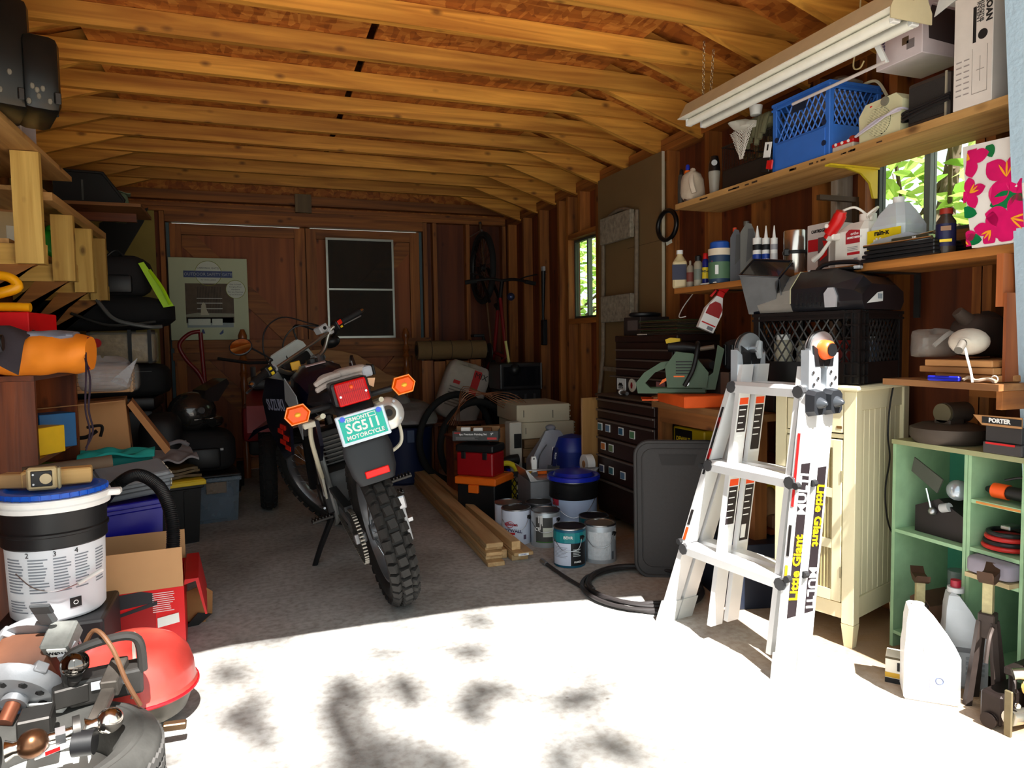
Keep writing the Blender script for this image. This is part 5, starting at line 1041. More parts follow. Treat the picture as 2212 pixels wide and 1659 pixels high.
CW = M((206, 214, 232), .4, var=.04); CG_ = M((74, 74, 72), .5)
t = can('paint_can', 'white drywall primer can with black lid and oval red logo', 1116, 1178, .082, .19, CW, M((46, 46, 48), .4)); patch(t, M((190, 30, 40), .5), -125, -95, .058, .07); patch(t, BLACK, -125, -98, .0, .03)
t.p('logo_ring', M((190, 30, 50), .5)).ring((-.035, -t.r*.96, .115), .022, .0015, 'y', 24, 4, .75); ctext(t, 'Glidden', .024, -110, .115, M((150, 20, 40), .5), .0008); ctext(t, 'DRYWALL', .026, -108, .080, M((60, 40, 90), .5), .0004); patch(t, M((90, 80, 100), .5), -62, -50, .03, .055, 'barcode')
t = can('paint_can', 'white paint can tucked behind the drywall primer can', 1099, 1163, .078, .19, CW, STEEL, handle=False); patch(t, CG_, -90, -70, .09, .13)
t = can('paint_can', 'dark lidded paint can behind the grey label can', 1165, 1160, .078, .185, M((40, 44, 46), .4), DSTEEL, handle=False); patch(t, CW, -100, -60, .02, .10)
t = can('paint_can', 'paint can with grey label, green stripe and white drips', 1179, 1184, .080, .19, M((180, 186, 190), .35, .4), STEEL); patch(t, CG_, -130, -62, .028, .165); patch(t, M((70, 130, 50), .5), -128, -60, .03, .034, off=.0018); patch(t, PAPER, -100, -60, .06, .11, 'note', off=.002); patch(t, CW, -60, -20, .02, .165)
for a, z0 in ((-112, .10), (-108, .13), (-104, .12), (-118, .135)): patch(t, WHITE, a, a+3, z0, .175, 'paint_drip', 2, .0024)
ctext(t, 'CE', .028, -122, .10, TXTW, .0012)
t = can('paint_can', 'teal paint can with black lid beside the blue lidded bucket', 1283, 1200, .078, .19, M((14, 84, 96), .4), BLACK, handle=False); patch(t, M((40, 130, 140), .5), -110, -60, .13, .15)
t = can('paint_can', 'teal topped can with black and white label, nearest of the cans', 1231, 1228, .080, .19, M((20, 84, 110), .4), BLACK, ears=.75); patch(t, M((24, 130, 136), .4), -179, -1, .125, .175); patch(t, CW, -160, -86, .012, .122); patch(t, M((24, 24, 26), .5), -86, -20, .012, .122)
t.p('lid_tag', M((150, 150, 150), .5)).box(-.04, -.03, .1885, .03, .02, .191); lines_r = None
for i in range(8): patch(t, M((150, 156, 170), .5, bump=0), -150, -98-(i % 3)*5, .10-i*.007, .103-i*.007, 'print', 6, .0018)
for i in range(5): patch(t, M((190, 196, 196), .5, bump=0), -78, -50-(i % 2)*5, .09-i*.008, .094-i*.008, 'print', 4, .0018)
ctext(t, 'BEHR', .02, -95, .152, TXTW, .0003); ctext(t, 'PRIMER', .012, -62, .03, TXTW, .0003)
t = can('paint_can', 'open topped white can with smeared label right of the teal can', 1297, 1219, .080, .19, M((178, 184, 190), .35, .3, var=.15), M((190, 180, 160), .3, .8)); patch(t, M((204, 208, 212), .6, var=.15, sc=40, bump=.6), -140, -50, .02, .16); patch(t, M((90, 94, 100), .5), -46, -36, .02, .06, 'barcode', off=.002)
for a, z0 in ((-30, .12), (-26, .13), (-22, .11)): patch(t, WHITE, a, a+3, z0, .175, 'paint_drip', 2, .0024)
# blue lidded bucket
t = can('joint_bucket', 'white five gallon bucket with black collar and deep blue snap lid', 1240, 1163, .135, .31, M((176, 192, 222), .4, var=.03), BLUE, cat='bucket', ears=2.2, handle=False)
t.p('black_collar', BLACK, True).lathe([(.139, .215), (.143, .22), (.142, .295), (.146, .305), (.14, .312)], 40); t.p('snap_lid', BLUE, True).lathe([(.150, .318), (.154, .32), (.155, .338), (.15, .344), (.135, .344), (.13, .34), (.0, .34)], 40); t.p('raised_dome', M((20, 36, 150), .3), True).lathe([(.12, .341), (.11, .36), (.04, .376), (0, .378)], 30)
t.p('wire_bail', STEEL).tube(spline([(-.14, -.02, .25), (-.09, -.13, .17), (.0, -.15, .12), (.09, -.12, .17), (.14, -.02, .25)]), .0018, 6); patch(t, M((170, 40, 60), .5), -150, -128, .18, .22, off=.003)
bkz = t
# toolboxes
t = facing('storage_tote', 'black tote with bright orange latching lid under the red toolbox', 'tote', (985, 1027, 1058, 1122), z=0, turn=-.5)
t.p('body', BLACK).box(-.11, 0, 0, .16, .25, t.h*.8, .01); t.p('lid', ORANGE).box(-.12, -.015, t.h*.8+.001, .17, .265, t.h*.97, .006); t.p('latch', ORANGE).box(-.125, .05, t.h*.62, -.112, .11, t.h*.82, .003); t.p('latch', ORANGE).box(-.02, -.02, t.h*.62, .05, -.0, t.h*.8, .003); oz = t.h*.97+.0015; o_ = t.loc
t = Thing('toolbox', 'red plastic toolbox with black lid on the orange lidded tote', 'toolbox', (o_.x+.02, o_.y+.01, oz), -.78); DR2 = M((150, 14, 22), .35)
t.p('body', DR2).box(-.13, 0, 0, .13, .17, .15, .012); t.p('lid', BLACK).box(-.135, -.004, .151, .135, .175, .20, .012); t.p('carry_handle', BLACK).tube([(-.07, .08, .198), (-.06, .08, .212), (.06, .08, .212), (.07, .08, .198)], .006, 6); t.p('latch', BLACK).box(-.09, -.01, .11, -.06, .0, .155, .003); t.p('latch', BLACK).box(.06, -.01, .11, .09, .0, .155, .003)
t = Thing('paint_set_box', 'open dark printed painting set carton on the red toolbox', 'box', (o_.x+.03, o_.y+.03, oz+.222), -.42); GB = M((62, 62, 62), .5); KI = M((170, 130, 90), .8)
t.p('body', GB).box(-.14, 0, 0, .15, .004, .062).box(-.14, .16, 0, .15, .164, .062).box(-.14, .004, 0, -.136, .16, .062).box(.146, .004, 0, .15, .16, .062).box(-.14, 0, -.0, .15, .164, .003)
t.p('inner_card', KI).box(-.136, .157, .004, .146, .16, .075); t.p('bristle', WHITE).box(-.09, .02, .02, -.03, .05, .085, .004); t.p('bristle', WHITE).box(-.01, .02, .02, .05, .05, .08, .004); t.p('roller_sleeve', M((120, 80, 50), .9), True).cyl((-.1, .1, .05), (.1, .1, .05), .024)
text(t, '6pc Premium Painting Set', .017, (-.01, -.001, .042), FR, TXTW, bold=.0005); text(t, '9"', .022, (.11, -.001, .042), FR, TXTW, bold=.0004); t.p('red_band', RED).box(.08, -.001, .008, .14, 0, .022).box(-.13, -.001, .048, -.09, 0, .054); lines(t, M((130, 130, 130), .5, bump=0), -.12, .03, .006, .028, 4)
# black crate with cleaning things
def crate(t, w, d, h, mat, th=.012, band=.22, n=5, wallx=True, gapz=None):
    """milk crate: corner posts, top and bottom bands and diagonal lattice; origin at the min corner"""
    for x in (0, w-th*2):
        for y in (0, d-th*2): t.p('corner_post', mat).box(x, y, 0, x+th*2, y+th*2, h, .003)
    rim = t.p('top_band', mat)
    for z0, z1 in ((h-.03, h-.022), (h-.012, h)):
        rim.box(-.003, -.003, z0, w+.003, th, z1).box(-.003, d-th, z0, w+.003, d+.003, z1).box(-.003, th, z0, th, d-th, z1).box(w-th, th, z0, w+.003, d-th, z1)
    rim.box(.002, .002, h-.03, w-.002, th-.002, h-.001).box(.002, th, h-.03, th-.004, d-th, h-.001).box(w-th+.004, th, h-.03, w-.002, d-th, h-.001).box(.002, d-th+.002, h-.03, w-.002, d-.002, h-.001)
    bb = t.p('bottom_band', mat); z1 = h*band
    bb.box(.002, .002, .0, w-.002, th*.6, z1).box(.002, d-th*.6, 0, w-.002, d-.002, z1).box(.002, th, 0, th*.6, d-th, z1).box(w-th*.6, th, 0, w-.002, d-th, z1).box(.002, .002, 0, w-.002, d-.002, .006)
    la_ = t.p('lattice', mat); la_.kind = 'stuff'; z0, z1_ = h*band, h-.03; H_ = z1_-z0
    for (L_, fn) in ((w, lambda u, z: (u, th*.4, z)), (w, lambda u, z: (u, d-th*.4, z)), (d, lambda u, z: (th*.4, u, z)), (d, lambda u, z: (w-th*.4, u, z))):
        k = H_/(L_/n*.8); st = L_/n
        for i in range(-n, n*2):
            for sg in (-1, 1):
                u0 = i*st*.5; u1 = u0+sg*H_*.62; a_, b_ = (u0, z0), (u1, z1_)
                # clip to [0.02, L-0.02]
                def clip(p, q):
                    (ux, zx), (uy, zy) = p, q
                    lo, hi = .02, L_-.02
                    if ux > uy: ux, zx, uy, zy = uy, zy, ux, zx
                    if uy < lo or ux > hi or uy-ux < 1e-6: return None
                    m_ = (zy-zx)/(uy-ux)
                    if ux < lo: zx += m_*(lo-ux); ux = lo
                    if uy > hi: zy -= m_*(uy-hi); uy = hi
                    return (ux, zx), (uy, zy)
                c = clip(a_, b_)
                if c and abs(c[0][0]-c[1][0]) > .01: la_.tube([fn(*c[0]), fn(*c[1])], .0035, 4, False)
p = W(1060, 1112, Z=0); t = Thing('milk_crate', 'dark plastic lattice crate of cleaning bottles behind the paint cans', 'crate', (p.x, p.y+.0, 0), -.08); crate(t, .33, .30, .27, M((34, 28, 28), .5)); kx, ky = p.x, p.y
t = Thing('spray_jug', 'yellow plastic caulk bottle with loop grip in the dark crate', 'bottle', (kx+.15, ky+.07, .007), 0); blob(t.p('body', M((226, 206, 40), .4)), .14, .09, .21, 90, amp=.01, pw=.5); t.p('loop_grip', M((226, 206, 40), .4), True).tube(arc((.0, .045, .24), .075, 150, -10, 10, 'y', .8), .018, 10)
t = Thing('cleaner_bottle', 'white bottle with dark label in the dark crate', 'bottle', (kx+.25, ky+.10, .007)); t.p('body', WHITE, True).lathe([(.038, 0), (.04, .02), (.04, .14), (.015, .18), (.015, .20)], 20); t.p('cap', WHITE).cyl((0, 0, .2), (0, 0, .225), .016); t.p('label_wrap', M((40, 60, 100), .5), True).lathe([(.0405, .03), (.0405, .09)], 20)
t = Thing('cleaner_bottle', 'clear spray bottle with blue nozzle in the dark crate', 'bottle', (kx+.19, ky+.19, .007)); t.p('body', M((210, 214, 220), .3), True).lathe([(.035, 0), (.036, .02), (.036, .17), (.013, .21), (.013, .22)], 20); t.p('nozzle', BLUE).box(-.012, -.03, .22, .012, .02, .25, .004)
t = Thing('caulk_tube', 'white caulk tube sticking out of the dark crate toward the red toolbox', 'tube', (kx+.06, ky+.14, .10), rot=(0, -.5, 0)); t.p('tube_body', M((200, 206, 190), .4), True).cyl((0, 0, -.05), (0, 0, .20), .024, n=18); t.p('nozzle', WHITE, True).tube([(0, 0, .2), (0, 0, .28)], [.012, .003], 10); t.p('label_wrap', M((100, 120, 110), .5), True).cyl((0, 0, .05), (0, 0, .17), .0245, n=18)
t = Thing('work_light', 'black rubber clad lamp lying across the dark crate', 'lamp', (kx+.17, ky+.20, .275), .1); t.p('body', BLACK, True).tube([(-.12, 0, .03), (-.02, 0, .03), (.05, 0, .035), (.1, 0, .035)], [.02, .022, .036, .038], 16); t.p('lens', LGREY, True).cyl((.1, 0, .035), (.108, 0, .035), .034, n=20); t.p('handle', BLACK).box(-.14, -.012, .015, -.115, .012, .045, .004)
# paint tray with tools, tape, putty knives on a grey carton
p = W(1160, 1048, Z=.2825); p.y -= .12; t = Thing('parts_carton', 'grey carton under the metal paint tray', 'carton', (p.x, p.y+.22, 0), -.1); t.p('body', M((120, 122, 126), .6)).box(0, 0, 0, .40, .30, .28, .004); t.p('tape', LGREY).box(.18, -.001, 0, .22, .301, .281); tx, ty2 = p.x, p.y+.22
t = Thing('paint_tray', 'shiny metal paint tray of tools above the bucket', 'tray', (tx, ty2, .2825), -.1); t.p('pan', ALU).prism([(.0, .0), (.03, -.0), (.40, .0), (.43, .06), (.425, .06), (.39, .008), (.04, .008), (-.02, .07), (-.03, .07)], 0, .26); t.p('rim', ALU).tube([(-.025, 0, .07), (.43, 0, .06)], .005, 6)
t = Thing('tape_roll', 'roll of white drywall tape standing on the paint tray', 'tape', tuple(Vector((tx+.40, ty2+.06, .292)))); t.p('roll', WHITE, True).tube([(-.02, 0, .06), (.03, 0, .06)], .06, 28); t.p('core', CARD, True).cyl((-.022, 0, .06), (.032, 0, .06), .022, n=18)
t = Thing('putty_knife', 'putty knife with white handle standing up in the tray', 'knife', (tx+.06, ty2+.08, .293), rot=(0, -.06, 0)); t.p('handle', WHITE).prism([(-.012, .03), (.014, .03), (.02, .10), (.015, .125), (-.01, .125), (-.016, .10)], 0, .014); t.p('hang_hole', BLACK).cyl((.002, -.0008, .112), (.002, .0145, .112), .005); t.p('blade', STEEL).box(-.022, .005, .0, .022, .007, .03)
t = Thing('putty_knife', 'putty knife with navy and black handle in the tray', 'knife', (tx+.19, ty2+.10, .296), rot=(0, .15, 0)); t.p('handle', M((20, 26, 70), .4)).prism([(-.012, .05), (.012, .05), (.016, .13), (.012, .165), (-.012, .165), (-.016, .13)], 0, .02); t.p('blade', STEEL).box(-.04, .008, .0, .04, .01, .055); text(t, 'HYDE', .016, (0, -.0008, .115), (math.pi/2, -math.pi/2, 0), TXTW)
t = Thing('utility_knife', 'orange and yellow knife lying in the paint tray', 'knife', (tx+.08, ty2+.14, .293), -.1); t.p('handle', ORANGE).box(0, 0, 0, .17, .03, .02, .006); t.p('yellow_inlay', YEL).box(-.03, .0, .0, -.001, .03, .02, .004)
t = Thing('drywall_knife', 'blue handled wide knife in the paint tray', 'knife', (tx+.24, ty2+.03, .293), .1); t.p('handle', BLUE).prism([(0, 0), (.06, .045), (.10, .05), (.12, .03), (.06, .0)], 0, .02); t.p('blade', STEEL).box(-.04, .005, 0, 0, .012, .03)
t = Thing('plastic_sack', 'translucent grey store bag standing behind the paint tray', 'bag', (tx+.16, ty2+.34, 0), -.1); GS = M((128, 130, 140), .3, var=.15, sc=8, bump=.7)
loft(t.p('bag_body', GS), [[(-.02, 0, .0), (.14, 0, 0), (.30, .0, 0), (.30, .12, 0), (.14, .14, 0), (-.02, .12, 0)], [(-.02, 0, .34), (.13, -.02, .34), (.30, .0, .32), (.30, .12, .34), (.14, .14, .34), (-.02, .12, .34)], [(.05, .02, .46), (.13, 0, .47), (.24, .02, .46), (.24, .09, .46), (.14, .11, .47), (.06, .09, .46)], [(.09, .03, .53), (.13, .02, .54), (.19, .03, .53), (.19, .08, .53), (.14, .09, .54), (.10, .08, .53)]])
t.p('handle_tuft', GS, True).ball((.13, .05, .55), .035, 12, .6); text(t, 'PoulanC', .03, (.17, -.018, .42), FR, TXTW, bold=.001); t.p('dark_drawstring', BLACK).tube(spline([(.02, -.025, .30), (.03, -.03, .38), (.08, -.025, .45)]), .003, 5)
t = Thing('blue_bin', 'deep blue plastic bin hidden behind the grey store bag', 'bin', (tx+.42, ty2+.32, 0)); t.p('body', M((20, 40, 120), .4), True).lathe([(.10, 0), (.12, .40)], 28); t.p('lid', M((20, 40, 130), .4), True).lathe([(.125, .401), (.125, .42), (.09, .49), (.0, .51)], 28)
# ================================================================== RIGHT WALL SHELVES
UZ, LZ = 1.826, 1.386
for z, lab, y1 in ((UZ, 'rough upper plank shelf along the right wall, burn stamped edge', 3.23), (LZ, 'varnished lower plank shelf along the right wall', 3.24)):
    t = Thing('wall_shelf', lab, 'shelf'); wm = SHELFW('y') if z > 1.6 else wood((140, 84, 30), (190, 122, 56), 'y')
    t.p('plank', wm).box(2.12, 1.42, z-.028, 2.25, y1, z-.001); t.p('plank', wm).box(2.253, 1.42, z-.028, 2.408, y1, z-.001)
    if z > 1.6:
        st_ = t.p('edge_stain', M((60, 40, 24), .8)); st_.kind = 'stuff'
        for i in range(22): y_ = random.uniform(1.9, 3.15); st_.box(2.1195, y_, z-.02, 2.121, y_+random.uniform(.01, .04), z-.016+random.uniform(0, .005))
        for y_ in (W(1858, 350, X=2.3).y,):
            br = t.p('yellow_bracket', M((216, 190, 40), .5)); br.box(2.15, y_, z-.036, 2.405, y_+.03, z-.029); br.prism([(2.385, z-.15), (2.405, z-.15), (2.405, z-.036), (2.23, z-.036), (2.32, z-.055), (2.365, z-.09)], y_+.01, y_+.02)
    else:
        for y_ in (2.0, 2.9): t.p('iron_bracket', DSTEEL).box(2.14, y_, z-.034, 2.405, y_+.025, z-.029); t.p('iron_bracket_leg', DSTEEL).box(2.40, y_, z-.2, 2.408, y_+.025, z-.035)
t = Thing('angle_bracket', 'empty dark iron shelf bracket on a stud between the two shelves', 'bracket', (2.20, 2.30, 1.60)); t.p('arm', M((60, 42, 24), .6)).box(0, 0, .08, .205, .02, .10); t.p('leg', M((60, 42, 24), .6)).box(.19, 0, -.12, .207, .02, .08)
def S(name, label, cat, px0, px1, z, xf=2.15, dx=.08, group=None, yref=None):
    """bottle-like thing on a shelf: centre on plane X=xf, diameter from pixel span"""
    c = W((px0+px1)/2, yref or (600 if z < 1.6 else 400), X=xf); d = depth(c); t = Thing(name, label, cat, (c.x, c.y, z), math.atan2(-c.x, c.y), group); t.r = (px1-px0)/2/FOC*d; t.D = d; return t
def hgt(t, py_top, z): # height above support for a top pixel row
    l = t.ob.location; u = float((py_top)); return EYE+ (W(CXP, u, D=t.D).z-EYE) - z
def hz(t, px, py, z):
    l = t.ob.location; r = ray(px, py); k = math.hypot(l.x, l.y)/math.hypot(r[0], r[1]); return EYE+r[2]*k-z
# ---- lower shelf, from the far end
t = S('polish_bottle', 'cream bottle with navy label at the far end of the lower shelf', 'bottle', 1453, 1484, LZ); h = hz(t, 1468, 541, LZ); r = t.r
t.p('body', M((214, 196, 150), .4)).box(-r, -.03, 0, r, .03, h*.72, .012); t.p('shoulder', M((214, 196, 150), .4), True).lathe([(r*.95, h*.70), (r*.4, h*.86), (r*.38, h*.9)], 18); t.p('cap', WHITE, True).cyl((0, 0, h*.9), (0, 0, h), r*.45); t.p('label', M((34, 36, 66), .5)).box(-r-.001, -.0312, h*.22, r*.9, -.029, h*.62)
def aerosol(name, label, a, b, top, body, cap, lab2=None, yr=None, capfrac=.82, group=None, nz=False):
    t = S(name, label, 'spray can', a, b, LZ, group=group); h = hz(t, (a+b)/2, top, LZ); r = t.r
    t.p('body', body, True).lathe([(r*.95, 0), (r, .004), (r, h*capfrac-.012), (r*.6, h*capfrac)], 20); t.p('cap', cap, True).lathe([(r*.8 if not nz else r*.3, h*capfrac), (r*.8 if not nz else r*.3, h*.97), (r*.6 if not nz else r*.2, h)], 18)
    if lab2: t.p('label', lab2, True).lathe([(r+.0005, h*.2), (r+.0005, h*.55)], 20)
    return t, r, h
aerosol('spray_can', 'dusty grey aerosol can beside the cream bottle', 1483, 1499, 563, M((150, 140, 122), .5), M((170, 160, 140), .5), M((120, 60, 50), .6), nz=True)
aerosol('spray_can', 'aerosol can with black cap and pale label on the lower shelf', 1499, 1517, 552, M((166, 160, 140), .5), BLACK, M((120, 130, 120), .5))
t, r, h = aerosol('spray_can', 'blue and yellow lubricant can with red cap on the lower shelf', 1517, 1531, 547, M((22, 34, 120), .4), RED, M((226, 200, 40), .5)); text(t, 'WD-40', .014, (0, -r-.002, h*.42), FR, TXTB, bold=.0006)
t = S('wipes_tub', 'white and green wipes tub with a blue lid on the lower shelf', 'tub', 1531, 1578, LZ); h = hz(t, 1555, 522, LZ); r = t.r
t.p('body', M((34, 60, 90), .5), True).lathe([(r*.96, 0), (r, .005), (r, h*.66)], 28); t.p('label', M((86, 120, 90), .5), True).lathe([(r+.0006, h*.1), (r+.0006, h*.5)], 28); t.p('collar', M((226, 210, 184), .4), True).lathe([(r*1.03, h*.66), (r*1.04, h*.82)], 28); t.p('blue_lid', M((30, 80, 170), .5), True).lathe([(r*.9, h*.82), (r*.85, h*.97), (r*.7, h)], 28); t.p('window_print', WHITE).box(-r*.4, -r-.002, h*.2, -r*.1, -r+.002, h*.42); t.p('red_line', RED).box(-r*.7, -r*.76, h*.51, r*.6, -r*.70, h*.53)
t = one('white_dish', 'flat white tray under the wipes tub on the lower shelf edge', 'tray', WHITE, (2.10, 2.86, LZ), 0); t.box(0, 0, 0, .05, .12, .005, .002)
for a, b, top, lab, m_ in ((1578, 1604, 492, 'dark grey oil bottle with orange red cap on the lower shelf', M((72, 72, 76), .5)), (1600, 1634, 478, 'grey antifreeze jug with moulded handle on the lower shelf', M((92, 90, 84), .5))):
    t = S('oil_jug', lab, 'jug', a, b, LZ, 2.22); h = hz(t, (a+b)/2, top, LZ); r = t.r
    t.p('body', m_).prism([(-r, 0), (r, 0), (r, h*.7), (r*.3, h*.93), (-r*.3, h*.95), (-r, h*.8)], -.05, .05); t.p('cap', M((220, 70, 30), .5) if a < 1590 else m_, True).cyl((-r*.3, 0, h*.93), (-r*.3, 0, h), r*.35); t.p('moulded_recess', M((60, 58, 56), .5)).prism([(-r*.3, h*.3), (r*.8, h*.45), (r*.6, h*.85), (-r*.1, h*.85)], -.052, -.049)
    if a < 1590: t.p('handle_rib', m_).box(r*.7, -.053, 0, r*.9, -.05, h*.6)
for a, b, lab, blue in ((1626, 1645, 'caulk tube farthest along the row of three white tubes', True), (1646, 1662, 'middle caulk tube of the three white tubes', True), (1664, 1679, 'plain silver lettered caulk tube nearest in the row of three', False)):
    t = S('caulk_tube', lab, 'tube', a, b, LZ, 2.17, group='caulk tubes on the lower shelf'); r = t.r; h = hz(t, a, 515, LZ); t.p('tube_body', WHITE, True).cyl((0, 0, 0), (0, 0, h), r, n=20); t.p('nozzle', WHITE, True).tube([(0, 0, h), (0, 0, h+.01), (0, 0, h+.055)], [r*.55, r*.45, r*.12], 12)
    t.p('label', M((26, 60, 150), .4) if blue else M((200, 200, 200), .4), True).lathe([(r+.0006, h*.1), (r+.0006, h*.6)], 20); t.p('dark_band', TXTB if blue else M((150, 150, 156), .4), True).lathe([(r+.0006, h*.7), (r+.0006, h*.84)], 20)
    if blue: text(t, 'ALEX', .013, (0, -r-.002, h*.45), FR, TXTW)
t = S('thermos', 'brushed steel cylinder with black strap on the lower shelf', 'canister', 1693, 1742, LZ, 2.20); h = hz(t, 1717, 499, LZ); r = t.r
t.p('body', M((206, 198, 190), .2, .95, var=.04), True).lathe([(r*.97, 0), (r, .004), (r, h-.004), (r*.97, h)], 32); t.p('black_strap', BLACK, True).lathe([(r+.002, h*.46), (r+.003, h*.47), (r+.003, h*.53), (r+.002, h*.54)], 32); t.p('buckle', BLACK).box(-r*.95, -r*.75, h*.42, -r*.4, -r*.9, h*.58, .004)
t = on_right('sprayer_carton', 'red and white printed cartridge box beside the steel cylinder', 'box', 2.16, LZ, 1793, 1744, 478); h = t.h; d = t.dy
t.p('body', M((206, 196, 190), .5)).box(0, 0, 0, .12, d, h, .002); t.p('red_panel', M((180, 26, 34), .5)).box(-.001, d*.5, h*.42, 0, d*.95, h*.68); t.p('dark_panel', M((90, 70, 70), .5)).box(-.001, d*.05, h*.05, 0, d*.5, h*.7); t.p('red_gun_print', RED).prism([(d*.1, h*.3), (d*.4, h*.2), (d*.4, h*.3), (d*.2, h*.45), (d*.3, h*.62), (d*.1, h*.6)], -.002, -.001, 'x'); text(t, 'CARTRIDGE', .017, (-.0015, d*.5, h*.84), LF, TXTB, sx=.8, bold=.0006)
t = on_right('sprayer_jug', 'white pump sprayer jug with red handle wand and coiled hose', 'sprayer', 2.13, LZ, 1868, 1797, 452); h = t.h*.82; d = t.dy
WH = M((232, 226, 216), .4); loft(t.p('jug_body', WH), [[(0, .02, 0), (.02, 0, 0), (.12, 0, 0), (.14, .02, 0), (.14, d-.02, 0), (.12, d, 0), (.02, d, 0), (0, d-.02, 0)], [(0, .02, h*.8), (.02, 0, h*.8), (.12, 0, h*.8), (.14, .02, h*.8), (.14, d-.02, h*.8), (.12, d, h*.8), (.02, d, h*.8), (0, d-.02, h*.8)], [(.03, .03, h), (.04, .02, h), (.10, .02, h), (.11, .03, h), (.11, d*.6, h), (.10, d*.62, h), (.04, d*.62, h), (.03, d*.6, h)]], False)
t.p('red_label', M((170, 34, 44), .5)).prism([(.02, h*.5), (d*.55, h*.5), (d*.55, h*.75), (d*.45, h*.82), (.06, h*.82), (.02, h*.78)], -.001, 0, 'x'); t.p('small_red_label', M((190, 30, 40), .5)).box(-.001, .02, h*.24, 0, d*.5, h*.30); t.p('barcode', M((150, 150, 160), .5)).box(-.001, .03, h*.05, 0, d*.3, h*.16); text(t, 'ortho', .016, (-.0016, d*.28, h*.72), LF, TXTW); text(t, 'HOME DEFENSE', .010, (-.0016, d*.28, h*.63), LF, TXTW, bold=.0004)
for i in range(3): t.p('print', M((120, 120, 126), .5, bump=0)).box(-.001, .03, h*(.34+i*.035), 0, d*.5, h*(.35+i*.035))
t.p('cap', WH, True).cyl((.07, d*.32, h), (.07, d*.32, h+.03), .03); t.p('trigger_housing', WH).box(-.04, d*.7, h*.62, .0, d*.95, h*.8, .005); t.p('wand_tip', WH, True).tube([(-.03, d*.85, h*.62), (-.03, d+.02, h*.35), (-.03, d+.06, h*.22)], [.006, .008, .012], 8)
rh = t.p('red_handle', M((200, 24, 24), .3), True); rh.tube(spline([(-.03, d*.95, h*.70), (-.03, d*.80, h*.86), (-.03, d*.62, h*1.05), (-.03, d*.5, h*1.25)]), [.014]*4+[.024]*12+[.020]*3, 14); t.p('knob', WH).ball((-.056, d*.8, h*.95), .009, 8)
t.p('coiled_hose', WH, True).tube(spline([(-.02, d*.52, h*1.27), (.02, d*.42, h*1.34), (.05, d*.3, h*1.2), (.06, d*.25, h*1.08), (.03, d*.1, h*1.12), (.05, .0, h*1.25), (.08, d*.1, h*1.3), (.07, d*.2, h*1.15), (.04, d*.05, h*1.05), (.07, d*.2, h*1.0)]), .0045, 8)
t = on_right('washer_jug', 'clear gallon washer fluid jug with yellow label on the lower shelf', 'jug', 2.14, LZ, 1948, 1874, 415); h = t.h; d = t.dy
JM = M((206, 214, 220), .25, alpha=.85, var=.05); rr = lambda e, z: [(e, .02+e, z), (.02+e, e, z), (.12-e, e, z), (.14-e, .02+e, z), (.14-e, d-.02-e, z), (.12-e, d-e, z), (.02+e, d-e, z), (e, d-.02-e, z)]
loft(t.p('jug_body', JM), [rr(.002, 0), rr(0, .01), rr(0, h*.55), rr(.012, h*.68), rr(.038, h*.90)], False); t.p('cap', WHITE, True).cyl((.07, d*.5, h*.90), (.07, d*.5, h), .019, n=20); t.p('handle_loop', JM, True).tube(spline([(.07, d*.62, h*.88), (.05, d*.85, h*.76), (.04, d*.95, h*.6)]), .010, 8)
t.p('yellow_label', M((236, 206, 30), .4)).box(-.0012, .0, h*.12, 0, d*.98, h*.50); t.p('grey_label', M((150, 140, 140), .4)).prism([(.01, h*.12), (d*.9, h*.12), (d*.9, h*.28), (d*.4, h*.2)], -.0018, -.001, 'x'); text(t, 'rain-x', .026, (-.002, d*.55, h*.45), LF, TXTB, bold=.001); text(t, 'all Season', .021, (-.002, d*.5, h*.34), LF, TXTW, bold=.0008); text(t, '2-in-1', .015, (-.002, d*.4, h*.25), LF, TXTW)
t = Thing('socket_trays', 'stack of black trays and chrome bars lying on the lower shelf', 'tray', (2.10, 1.70, LZ)); 
for i in range(4): t.p('tray_layer', BLACK).at((0, 0, 0), (0, 0, .05*i)).box(0, 0, .0125*i, .16, .30-.02*i, .012+.0125*i, .003)
t.p('chrome_bar', CHROME).cyl((-.01, .0, .052), (0, .28, .056), .006); t.p('chrome_bar', CHROME).cyl((.0, .0, .07), (.04, .27, .06), .005); t.p('blister_sheet', M((170, 176, 184), .15, alpha=.6)).prism([(.02, .055), (.18, .060), (.27, .058), (.22, .075), (.1, .085)], .0, .1, 'x'); t.p('printed_card', M((60, 56, 40), .5)).box(-.005, .02, .0535, .0, .16, .068); text(t, '500', .011, (-.006, .07, .061), LF, TXTW)
t = S('brown_bottle', 'dark navy labelled bottle with red cap beside the flowered bag', 'bottle', 2022, 2060, LZ, 2.16); h = hz(t, 2040, 452, LZ); r = t.r
t.p('body', M((60, 48, 40), .3), True).lathe([(r*.95, 0), (r, .01), (r, h*.72), (r*.6, h*.84), (r*.6, h*.88)], 24); t.p('cap', M((150, 40, 24), .5), True).cyl((0, 0, h*.88), (0, 0, h), r*.68); t.p('label', M((30, 30, 70), .5), True).lathe([(r+.0006, h*.16), (r+.0006, h*.66)], 24); t.p('tan_print', M((150, 110, 80), .5)).box(-r*.5, -r-.002, h*.5, r*.5, -r+.003, h*.6); t.p('yellow_print', YEL).box(-r*.6, -r-.002, h*.25, r*.6, -r+.004, h*.31)
